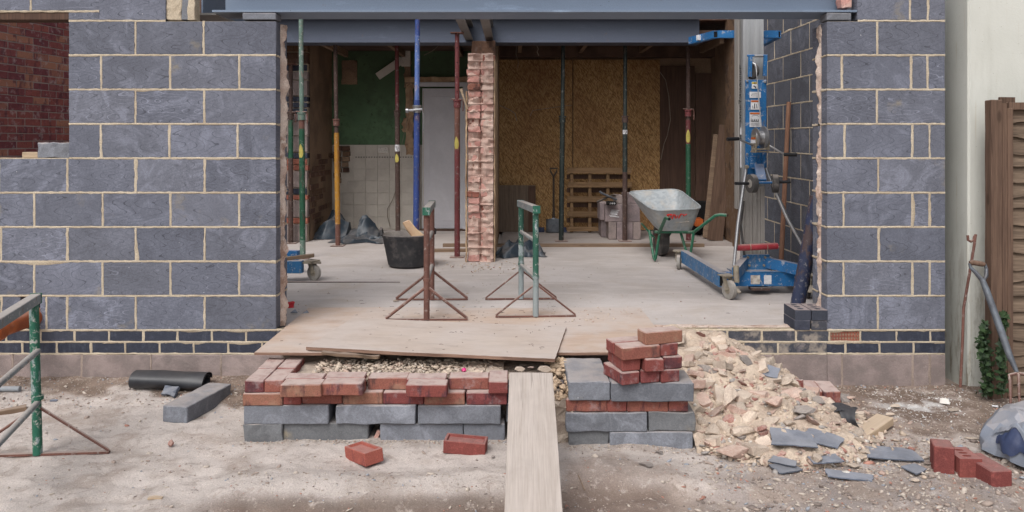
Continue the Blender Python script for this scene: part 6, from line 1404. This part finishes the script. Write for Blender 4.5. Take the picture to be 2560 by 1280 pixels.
# gap filler under the chips next to the plank
tag(ob('mortar_lump', rough_box(.11, .36, .26, 'lump_cream', 6, .02, .04), None, (.262, -.80, 0), (R(8), 0, 0)), 'clod of cream mortar wedged between plank and right stack', 'rubble')
# individual lumps of rubble
kinds = [('lump_cream', rock_me(i+1, 2, rg.uniform(.45, .8), 'lump_cream')) for i in range(7)]+[('lump_pink', rock_me(i+20, 2, rg.uniform(.5, .85), 'lump_pink')) for i in range(4)]+[('lump_red', rock_me(i+40, 2, .7, 'lump_red')) for i in range(3)]+[('lump_grey', rock_me(i+60, 2, .6, 'lump_grey')) for i in range(2)]
LB = {'lump_cream': ('mortar_lump', 'cream lump of broken mortar lying among the rubble', 'cream lumps in the rubble'), 'lump_pink': ('rubble_lump', 'pinkish lump of broken masonry lying among the rubble', 'pinkish lumps in the rubble'),
      'lump_red': ('brick_fragment', 'broken red brick fragment lying among the rubble', 'red brick fragments in the rubble'), 'lump_grey': ('stone_lump', 'grey stone lump lying among the rubble', 'grey lumps in the rubble')}
placed = []
cnt = 0; tries = 0
while cnt < 230 and tries < 12000:
    tries += 1; X = rg.uniform(.95, 2.1); Y = rg.uniform(-1.32, -.06); h = heap(X, Y)
    if (X < 1.02 and Y < -.75) or h < .012 and rg.random() > .03: continue
    s_ = rg.choice((.045, .05, .06, .08, .10, .14))*rg.uniform(.8, 1.15)*(.75 if Y > -.45 else 1.15)
    if any((X-a_)**2+(Y-c_)**2 < ((s_+e_)*.36)**2 for a_, c_, e_ in placed): continue
    placed.append((X, Y, s_)); k, me = kinds[min(15, int(rg.random()**1.3*16))]
    if k in ('lump_red',) and s_ > .09: s_ = .08
    nm, lab, grp = LB[k]; o = ob(nm, me, None, (X, Y, ground_z(X, Y)+h+s_*.12), (rg.uniform(-.7, .7), rg.uniform(-.7, .7), rg.uniform(0, 6.28))); o.scale = (s_*rg.uniform(.9, 1.7), s_*rg.uniform(.7, 1.1), s_); 
    zone = 'high on the heap beside the plinth' if Y > -.45 else 'against the right end of the block stack' if X < 1.22 else 'at the front toe of the heap' if Y < -.95 else 'on the right hand flank of the heap' if X > 1.62 else 'in the middle of the heap'
    sz = 'small' if s_ < .055 else 'middling' if s_ < .085 else 'large'; col_ = {'lump_cream': 'cream mortar', 'lump_pink': 'pinkish masonry', 'lump_red': 'broken red brick', 'lump_grey': 'grey stone'}[k]
    lab = f'{sz} {col_} lump {zone}'; tag(o, lab, 'rubble', f'{sz} {col_} lumps {zone}'); cnt += 1
for i in range(64):   # bigger half bricks and slabs lying on the heap
    for _ in range(60):
        X = rg.uniform(1.0, 1.85); Y = rg.uniform(-1.22, -.22); h = heap(X, Y); s_ = rg.uniform(.065, .125)
        if h > .02 and not (X < 1.06 and Y < -.75) and not (X > 1.30 and Y < -.80) and not any((X-a_)**2+(Y-c_)**2 < ((s_+e_)*.40)**2 for a_, c_, e_ in placed if e_ > .085): break
    placed.append((X, Y, s_)); k = rg.choice(('lump_cream', 'lump_pink', 'lump_pink', 'lump_grey', 'lump_red')) if i % 3 == 0 else 'slab'
    zone = 'high on the heap' if Y < 0 and Y > -.5 else 'on the left side of the heap' if X < 1.25 else 'on the right flank of the heap' if X > 1.65 else 'at the middle of the heap'
    if k == 'slab':
        m_ = rg.choice(('lump_cream', 'lump_pink', 'lump_cream')); me = rough_box(s_*rg.uniform(.9, 1.4), s_*rg.uniform(.6, .9), s_*rg.uniform(.25, .45), m_, i+3, s_*.07, s_*.3, .06)
        o = ob('broken_masonry', me, None, (X, Y, ground_z(X, Y)+h-.005), (rg.uniform(-.5, .5), rg.uniform(-.5, .5), rg.uniform(0, 3.1))); lab = f"flat angular {'cream' if m_ == 'lump_cream' else 'pinkish'} piece of broken masonry {zone}"
    else:
        nm, _, _ = LB[k]; me = rg.choice([q[1] for q in kinds if q[0] == k]); o = ob(nm, me, None, (X, Y, ground_z(X, Y)+h+s_*.15), (rg.uniform(-.4, .4), rg.uniform(-.4, .4), rg.uniform(0, 6.28))); o.scale = (s_*1.2, s_*.9, s_); lab = f"chunky {dict(lump_cream='cream mortar', lump_pink='pink masonry', lump_red='red brick', lump_grey='grey stone')[k]} piece {zone}"
    tag(o, lab, 'rubble', lab.replace('slab', 'slabs').replace('piece', 'pieces'))
def lumpat(x, y, sx, sy, sz, k, lab, yaw=0.0, tx=0, lift=0.0, cat='rubble', nm=None):
    p2 = on_heap(x, y); idx = [i for i, q in enumerate(kinds) if q[0] == k]; o = ob(nm or LB[k][0], kinds[rg.choice(idx)][1], None, (p2.x, p2.y, p2.z+sz*.28+lift), (R(tx), 0, R(yaw))); o.scale = (sx, sy, sz); return tag(o, lab, cat)
lumpat(1828, 1150, .27, .15, .15, 'lump_pink', 'largest pale torn masonry lump at the front edge of the rubble', -8)
lumpat(1862, 1090, .17, .14, .10, 'lump_cream', 'rough cream lump just above the largest one in the rubble', 20)
lumpat(1825, 1015, .12, .19, .12, 'lump_cream', 'tall pale slab leaning in the middle of the rubble', -28, 30, .02)
lumpat(1935, 1030, .17, .13, .13, 'lump_pink', 'pink stone with a flat top in the middle of the rubble', 10, 0, .02)
lumpat(2005, 1050, .19, .12, .12, 'lump_grey', 'big grey stone in the rubble behind the slates', -6, 0, .02)
lumpat(1785, 1085, .15, .14, .10, 'lump_cream', 'folded looking cream lump at the left front of the rubble', 30)
lumpat(1906, 1092, .07, .06, .075, 'lump_red', 'pinkish red brick piece above the slates', 0, 0, .02)
lumpat(2050, 1143, .09, .05, .04, 'lump_cream', 'yellowish stone resting on a slate', -10)
lumpat(2133, 1170, .10, .05, .045, 'lump_cream', 'long yellowish stone lying alone right of the slates', -15)
lumpat(1618, 1166, .09, .07, .05, 'lump_grey', 'flat dusty lump alone on the ground below the right stack', 0)
lumpat(2237, 1020, .10, .07, .045, 'lump_cream', 'cream lump on the white powder, leftmost', -6)
lumpat(2229, 1040, .08, .06, .04, 'lump_cream', 'pale chip just in front of the leftmost lump on the powder', 6)
lumpat(2385, 1028, .13, .07, .03, 'lump_cream', 'flat cream flake at the right of the white powder', 6)
lumpat(2430, 1100, .13, .05, .03, 'lump_cream', 'thin yellow flake near the sack', -14)
lumpat(2290, 1207, .07, .06, .04, 'lump_cream', 'single pale stone in front of the small slate chip', 0)
lumpat(2127, 1000, .07, .06, .06, 'lump_pink', 'brownish pink lump right of the two dusty bricks', 0)
lumpat(1650, 1133, .05, .04, .03, 'lump_grey', 'small stone at the base of the right stack', 0)
lumpat(1232, 1145, .03, .03, .03, 'lump_grey', 'pebble right of the dark red brick', 0)
p = on_ground(2035, 1022)
for x, y, yw, lab in ((2038, 1010, -8, 'left of two dusty topped bricks end on at the right of the rubble'), (2080, 1012, -3, 'right of two dusty topped bricks end on at the right of the rubble')):
    p = on_ground(x, y); tag(ob('brick', rough_box(.1025, .19, .07, 'red', int(x), .002, .06), None, (p.x, p.y+.08, p.z+.02), (R(3), 0, R(yw))), lab, 'brick')
p = on_ground(1995, 1018); tag(ob('brick', rough_box(.10, .16, .065, 'red', 44, .004, .04, .03), None, (p.x-.02, p.y+.1, p.z+.07), (R(-14), R(10), R(35))), 'tilted broken brick at the left of the two dusty ones', 'brick')
p = on_ground(2374, 1010); tag(ob('plaster_chunk', rough_box(.05, .04, .03, 'white_lump', 4, .005, .02), None, (p.x-.03, p.y, p.z), (0, 0, R(-30))), 'small white plaster chunk on the white powder', 'rubble')
tag(ob('pink_ball', MB().lathe([(0, -.013), (.009, -.010), (.013, 0), (.009, .010), (0, .013)], 14).mesh('b'), None, PX(1160, 925, 4.42), m='pink_ball'), 'tiny bright pink ball in the rubble under the plywood', 'ball')
tag(ob('mortar_lump', kinds[1][1], None, PX(1118, 917, 4.50)), 'long white stone in the rubble under the upper plywood', 'rubble').scale = (.10, .05, .04)
tag(ob('stone_lump', kinds[-1][1], None, PX(1385, 917, 4.45)), 'stone tucked under the right corner of the upper plywood', 'rubble').scale = (.07, .06, .05)
for x, y, s_, lab in ((1300, 922, .09, 'cream stone behind the top of the plank, left'), (1325, 918, .05, 'orange pebble behind the top of the plank'), (1362, 922, .12, 'wide cream stone behind the top of the plank, right')):
    tag(ob('mortar_lump', kinds[2 if s_ > .06 else 8][1], None, PX(x, y, 4.33)), lab, 'rubble').scale = (s_, s_*.7, s_*.5)
# ------------------------------------------------------------ scattered grit, twigs
pts = []
def gcol():
    k = rg.random(); return (.52, .45, .39) if k < .4 else (.36, .29, .25) if k < .7 else (.22, .18, .16) if k < .85 else (.34, .36, .40) if k < .93 else (.42, .22, .17)
while len(pts) < 15000:
    X = rg.uniform(-3.3, 3.4); d_ = rg.uniform(3.1, 5.12); x = 1280+X*F/d_; y = 350+CZ*F/d_
    if not (-60 < x < 2620): continue
    n = fb(X, d_, 2.2, 3, 6)
    w = .07+.14*sst(.0, .4, n+fb(X, d_, 6, 2, 2)*.5)
    if x < 640 and y < 1020+25*n: w = .75
    if x > 1700: w = max(w, .75*sst(1650, 1850, x)+.05)
    if 560 < x < 1270 and y > 1195+20*n: w = .45
    if 1390 < x < 1760 and y > 1140: w = .30
    if x > 2100 and y < 1120: w = .8
    if rg.random() > w: continue
    s_ = .0035+.010*rg.random()**3+(.022*rg.random()**2 if rg.random() < .09 else 0)
    if x > 1700 and y > 1080: s_ *= 1.5
    c = gcol()
    if 2180 < x < 2420 and 975 < y < 1045 and rg.random() < .6: c = (.72, .70, .68)
    pts.append((X, d_-D0, ground_z(X, d_-D0)+s_*.15, s_, c, .7))
for _ in range(1100):  # dirt gathered against the step and the walls
    k = rg.random()
    if k < .5: X = rg.uniform(-1.45, -.02); Y = 4.18-D0-abs(rg.gauss(0, .03))
    elif k < .7: X = rg.uniform(.28, .96); Y = 4.10-D0-abs(rg.gauss(0, .03))
    elif k < .85: X = rg.uniform(-3.2, -1.5); Y = -.02-abs(rg.gauss(0, .05))
    else: X = rg.uniform(1.7, 2.85); Y = -.02-abs(rg.gauss(0, .05))
    s_ = .004+.012*rg.random()**2; pts.append((X, Y, ground_z(X, Y)+s_*.2, s_, mixc(gcol(), (.5, .43, .37), .4), .7))
for _ in range(750):   # crumbs on floor and around the pier and ply
    k = rg.random()
    if k < .35: x, y = rg.gauss(1200, 60), rg.gauss(662, 8)
    elif k < .6: x, y = rg.gauss(1480, 70), rg.gauss(795, 14)
    else: x, y = rg.uniform(730, 1980), rg.uniform(655, 800)
    if y < 640 or y > 812: continue
    p = PZ(x, y, FL+.003); s_ = .004+.012*rg.random()**3*(2 if k < .35 else 1.0); pts.append((p.x, p.y, (FL if y < 771 or x > 1620 else .368)+s_*.2, s_, rcol(), .7))
tag(stuff(ob('grit', scatter('grit', pts, seed=8))), 'scattered pebbles and grit on the ground and floor', 'gravel')
b = MB()
for _ in range(240):
    k = rg.random()
    if k < .45: x, y, z = rg.gauss(1160, 130), rg.gauss(790, 16), .369
    elif k < .6: x, y, z = rg.uniform(760, 1900), rg.uniform(670, 800), FL+.001
    elif k < .8: x, y, z = rg.uniform(700, 1500), rg.uniform(810, 880), .373
    else: x, y, z = rg.uniform(60, 2450), rg.uniform(1060, 1270), 0
    if not (640 < y < 1275): continue
    if z > .36 and (y < 773): z = FL+.001
    if z > .372 and not (840 < x < 1380 and y < 880): z = .369
    if z > .369: z = .3885
    p = PZ(x, y, z)
    if z == 0:
        if p.x > .95 and p.y > -1.3: continue
        p.z = ground_z(p.x, p.y)+.002
    a_ = rg.uniform(0, 6.28); L = rg.uniform(.005, .02); v = Vector((math.cos(a_)*L, math.sin(a_)*L*.6, 0)); b.path([p-v, p+Vector((rg.uniform(-.004, .004), rg.uniform(-.004, .004), .003)), p+v*rg.uniform(.6, 1)], .0011, 3, False)
tag(stuff(ob('twigs', b.mesh('t', smooth=False), m='rust_dark')), 'tiny dark twigs and straw scattered over boards and ground', 'debris')
tag(ob('stick', MB().path([(XW(0)+(1280+(915-1280)*0)*0+PZ(915, 706, FL).x, PZ(915, 706, FL).y, FL+.006), (PZ(1000, 707, FL).x, PZ(1000, 707, FL).y, FL+.006)], [.012, .003], 6), m='rust_dark'), 'dark thin stick lying on the floor in front of the tub', 'stick')
tag(ob('root_strand', MB().path([PZ(1400, 1157, .003), PZ(1425, 1162, .012), PZ(1447, 1190, .014), PZ(1462, 1225, .008)], .003, 5), m='timber_old'), 'thin root curving out of the ground right of the plank', 'root')
for x, y, w_, yw, lab in ((388, 1247, .06, 4, 'thin wood chip on the ground at the lower left'), (135, 1003, .04, 0, 'dark stone chip near the green trestle')):
    p = on_ground(x, y); tag(ob('wood_chip', rough_box(w_, .02, .008, 'timber' if w_ > .05 else 'slate', 3, .003, .02), None, (p.x, p.y, p.z), (0, 0, R(yw))), lab, 'wood scrap')
for x, y, w_, lab in ((937, 1085, .035, 'broken splinter standing in the gap of the lowest blocks'),): tag(ob('splinter', rough_box(.02, .015, .075, 'pier', 3, .004, .02), None, PX(x, 1108, 4.22), (0, R(18), 0)), lab, 'wood scrap')
tag(ob('foam_crumb', kinds[0][1], None, PZ(992, 752, FL+.01)), 'cream crumb at the left foot of the rusty trestle', 'rubble').scale = (.06, .04, .03)
p = on_ground(20, 980); tag(ob('plastic_pipe', MB().tube((p.x-.25, p.y, p.z+.02), (p.x+.075, p.y, p.z+.02), .017, 16), m='grey_plastic'), 'grey plastic pipe end on the soil at the left edge', 'pipe')
p = on_ground(25, 1040); tag(ob('timber_batten', rough_box(.30, .05, .03, 'timber_old', 3, .003, .1), None, (p.x-.08, p.y, p.z), (0, 0, R(38))), 'short timber strip behind the green trestle at the left edge', 'timber')
# clay pipe in the wall hole
tag(ob('clay_pipe', MB().path([PX(98, 790, 5.20), PX(70, 797, 5.06), PX(0, 822, 4.80), PX(-60, 842, 4.62)], .055, 24), m='clay_pipe'), 'orange clay pipe coming out of the wall hole at the left', 'pipe')
ob('pipe_collar', MB().path([PX(-3, 824, 4.80), PX(-22, 830, 4.74)], .068, 24).mesh('c'), bpy.data.objects['clay_pipe'], m='clay_pipe')
# sill pieces
tag(ob('concrete_offcut', rough_box(.215, .12, .10, 'found_grey', 3, .006, .04, .03), None, (XW(132), .07, 1.481)), 'grey concrete lump on the window gap sill', 'block'); bpy.data.objects['concrete_offcut'].data.materials[0] = M['block_flat']
tag(ob('timber_offcut', rough_box(.105, .05, .038, 'timber', 4, .001, .1), None, (XW(69), .05, 1.482)), 'little sawn timber block on the window gap sill', 'timber')
ob('sill_bed', rough_box(.62, .09, .006, 'mortar', 3, .001, .05), lw, (XW(60), .05, 1.476))
# ------------------------------------------------------------ right hand corner: rebar, fork, ivy, sack
tag(ob('rebar_hook', MB().path([PX(2419, 588, 4.98), PX(2420, 600, 4.98), PX(2427, 604, 4.98), PX(2434, 600, 4.98), PX(2437, 590, 4.98), PX(2439, 586, 4.98), PX(2436, 610, 4.97), PX(2421, 700, 4.97), PX(2409, 770, 4.95), PX(2406, 860, 4.93), PX(2401, 968, 4.90)], .0085, 8), m='rust'), 'rusty hooked steel rod leaning in the narrow gap', 'rod')
fk0 = PX(2540, 930, 4.60); gf = root('garden_fork', 'steel garden fork leaning on the fence, tines down', 'garden fork', (fk0.x, fk0.y, 0))
def GF(x, y, d): return PX(x, y, d)-Vector((fk0.x, fk0.y, 0))
ob('shaft', MB().path([GF(2455, 697, 4.80), GF(2466, 725, 4.78), GF(2500, 820, 4.70), GF(2524, 890, 4.64), GF(2542, 930, 4.60)], [.016, .019, .021, .019, .011], 14).mesh('s'), gf, m='tool_steel')
ob('handle_frame', MB().path([GF(2424, 658, 4.85), GF(2426, 668, 4.85), GF(2440, 682, 4.83), GF(2457, 703, 4.80), GF(2466, 690, 4.83), GF(2466, 672, 4.85), GF(2461, 659, 4.85)], [.009, .010, .013, .016, .012, .010, .009], 10).mesh('h'), gf, m='tool_steel')
ob('grip', MB().path([GF(2424, 657, 4.85), GF(2430, 656, 4.85), GF(2455, 660, 4.85), GF(2462, 661, 4.85)], [.011, .0165, .0165, .011], 12).mesh('g'), gf, m='post')
b = MB()
for i, x in enumerate((2524, 2546, 2568, 2590)): b.path([GF(2543, 933, 4.60), GF(x-(0 if i else 2), 937+abs(i-1)*1, 4.59), GF(x+1, 950, 4.57), GF(x+2, 990, 4.53), GF(x+3, 1032, 4.49)], [.009, .0085, .008, .0075, .004], 8)
ob('tines', b.mesh('t'), gf, m='rust')
def ivy(lab, pts_px, d, n, sd):
    rr_ = random.Random(sd); t = root('ivy', lab, 'ivy', PX(pts_px[0][0], 960, d)); o0 = t.location.copy(); lf_ = MB(); st = MB()
    st.path([PX(x, y, d)-o0 for x, y, w in pts_px], .006, 6); 
    for _ in range(n):
        i = rr_.randrange(len(pts_px)-1); q = rr_.random(); x = pts_px[i][0]*(1-q)+pts_px[i+1][0]*q+rr_.gauss(0, pts_px[i][2]*.5); y = pts_px[i][1]*(1-q)+pts_px[i+1][1]*q+rr_.gauss(0, 5)
        c = PX(x, y, d-abs(rr_.gauss(0, .03)))-o0; s_ = rr_.uniform(.012, .026); rot = Matrix.Rotation(rr_.uniform(-1.2, 1.2), 3, 'Z') @ Matrix.Rotation(rr_.uniform(.4, 2.0), 3, 'X') @ Matrix.Rotation(rr_.uniform(0, 6.28), 3, 'Z')
        sh_ = [(0, -.6), (.55, -.45), (1, .1), (.45, .25), (.1, 1.1), (-.4, .3), (-1, .15), (-.55, -.45)]
        lf_.add([c+rot @ Vector((a_*s_, e_*s_, .12*s_*(abs(a_)))) for a_, e_ in sh_], [(0, 1, 2, 3), (0, 3, 4, 5), (0, 5, 6, 7)])
    ob('stem', st.mesh('s'), t, m='timber_old'); o = ob('leaves', lf_.mesh('l', smooth=False), t, m='leaf'); o['kind'] = 'stuff'; return t
ivy('ivy clump growing up the cream wall left of the fence post', [(2462, 985, 14), (2470, 940, 14), (2462, 880, 13), (2455, 845, 10), (2462, 815, 8)], 4.88, 330, 1)
ivy('ivy sprig climbing the fence right of the post', [(2500, 985, 13), (2506, 930, 12), (2502, 880, 9), (2508, 830, 8), (2512, 785, 8)], 4.80, 240, 2)
# sack
sk = root('sack', 'grey blue woven sack slumped open at the right edge', 'sack', (2.86, 3.97-D0, 0))
def sackf(u, v, k=1.0):
    a = u*2*math.pi; ph = v*math.pi*.5; r = math.cos(ph)**.6 if v < 1 else 0; n = noise.noise(Vector((math.cos(a)*2.2+3, math.sin(a)*2.2, v*3)))
    fold = (.020*math.sin(a*5+v*5)+.012*math.sin(a*13+v*9)+.02*noise.noise(Vector((a*3, v*2, 1))))*(1-v)
    rx, ry = .43, .34; z = .235*math.sin(ph)**.8*(1+.22*n)-.015
    return (math.cos(a)*k*(rx*r+fold*(r > .05))+.03*n, math.sin(a)*k*(ry*r+fold*(r > .05)), z+.045*(.45-abs(noise.noise(Vector((math.cos(a)*3.2, math.sin(a)*3.2, v*3.5)))))+.02*(.4-abs(noise.noise(Vector((math.cos(a)*7, math.sin(a)*7, v*8)))))+.008*noise.noise(Vector((math.cos(a)*16, math.sin(a)*16, v*15))))
ob('cloth', cloth('sack', sackf, 40, 13, 'bag', .004), sk); sk.children[0].data.set_sharp_from_angle(angle=R(16))
def mouth(u, v):
    q = .50+.10*u; w = .14+.27*v*math.sin(math.pi*min(1, u*.95+.05))**.7
    p = Vector(sackf(q, w, 1.025)); p.z += .004; return p
ob('lining', cloth('l', mouth, 30, 12, 'bag_in', .003), sk)
def hem(u, v):
    q = .49+.115*u; w = .14+.27*math.sin(math.pi*min(1, u*.95+.05))**.7+.06*v
    p = Vector(sackf(q, w, 1.04)); p.z += .012*math.sin(v*math.pi)+.006; return p
ob('hem', cloth('f', hem, 36, 5, 'bag', .004), sk)
p = on_ground(2480, 1018); o = ob('screwdriver', MB().path([(0, 0, 0), (.03, -.012, 0)], .006, 8), None, p+Vector((0, 0, .008)), m='sticker'); tag(o, 'small white handled tool stuck in the soil', 'tool'); ob('blade', MB().path([(.03, -.012, 0), (.055, -.025, -.002)], .0025, 6).mesh('b'), o, m='ink')
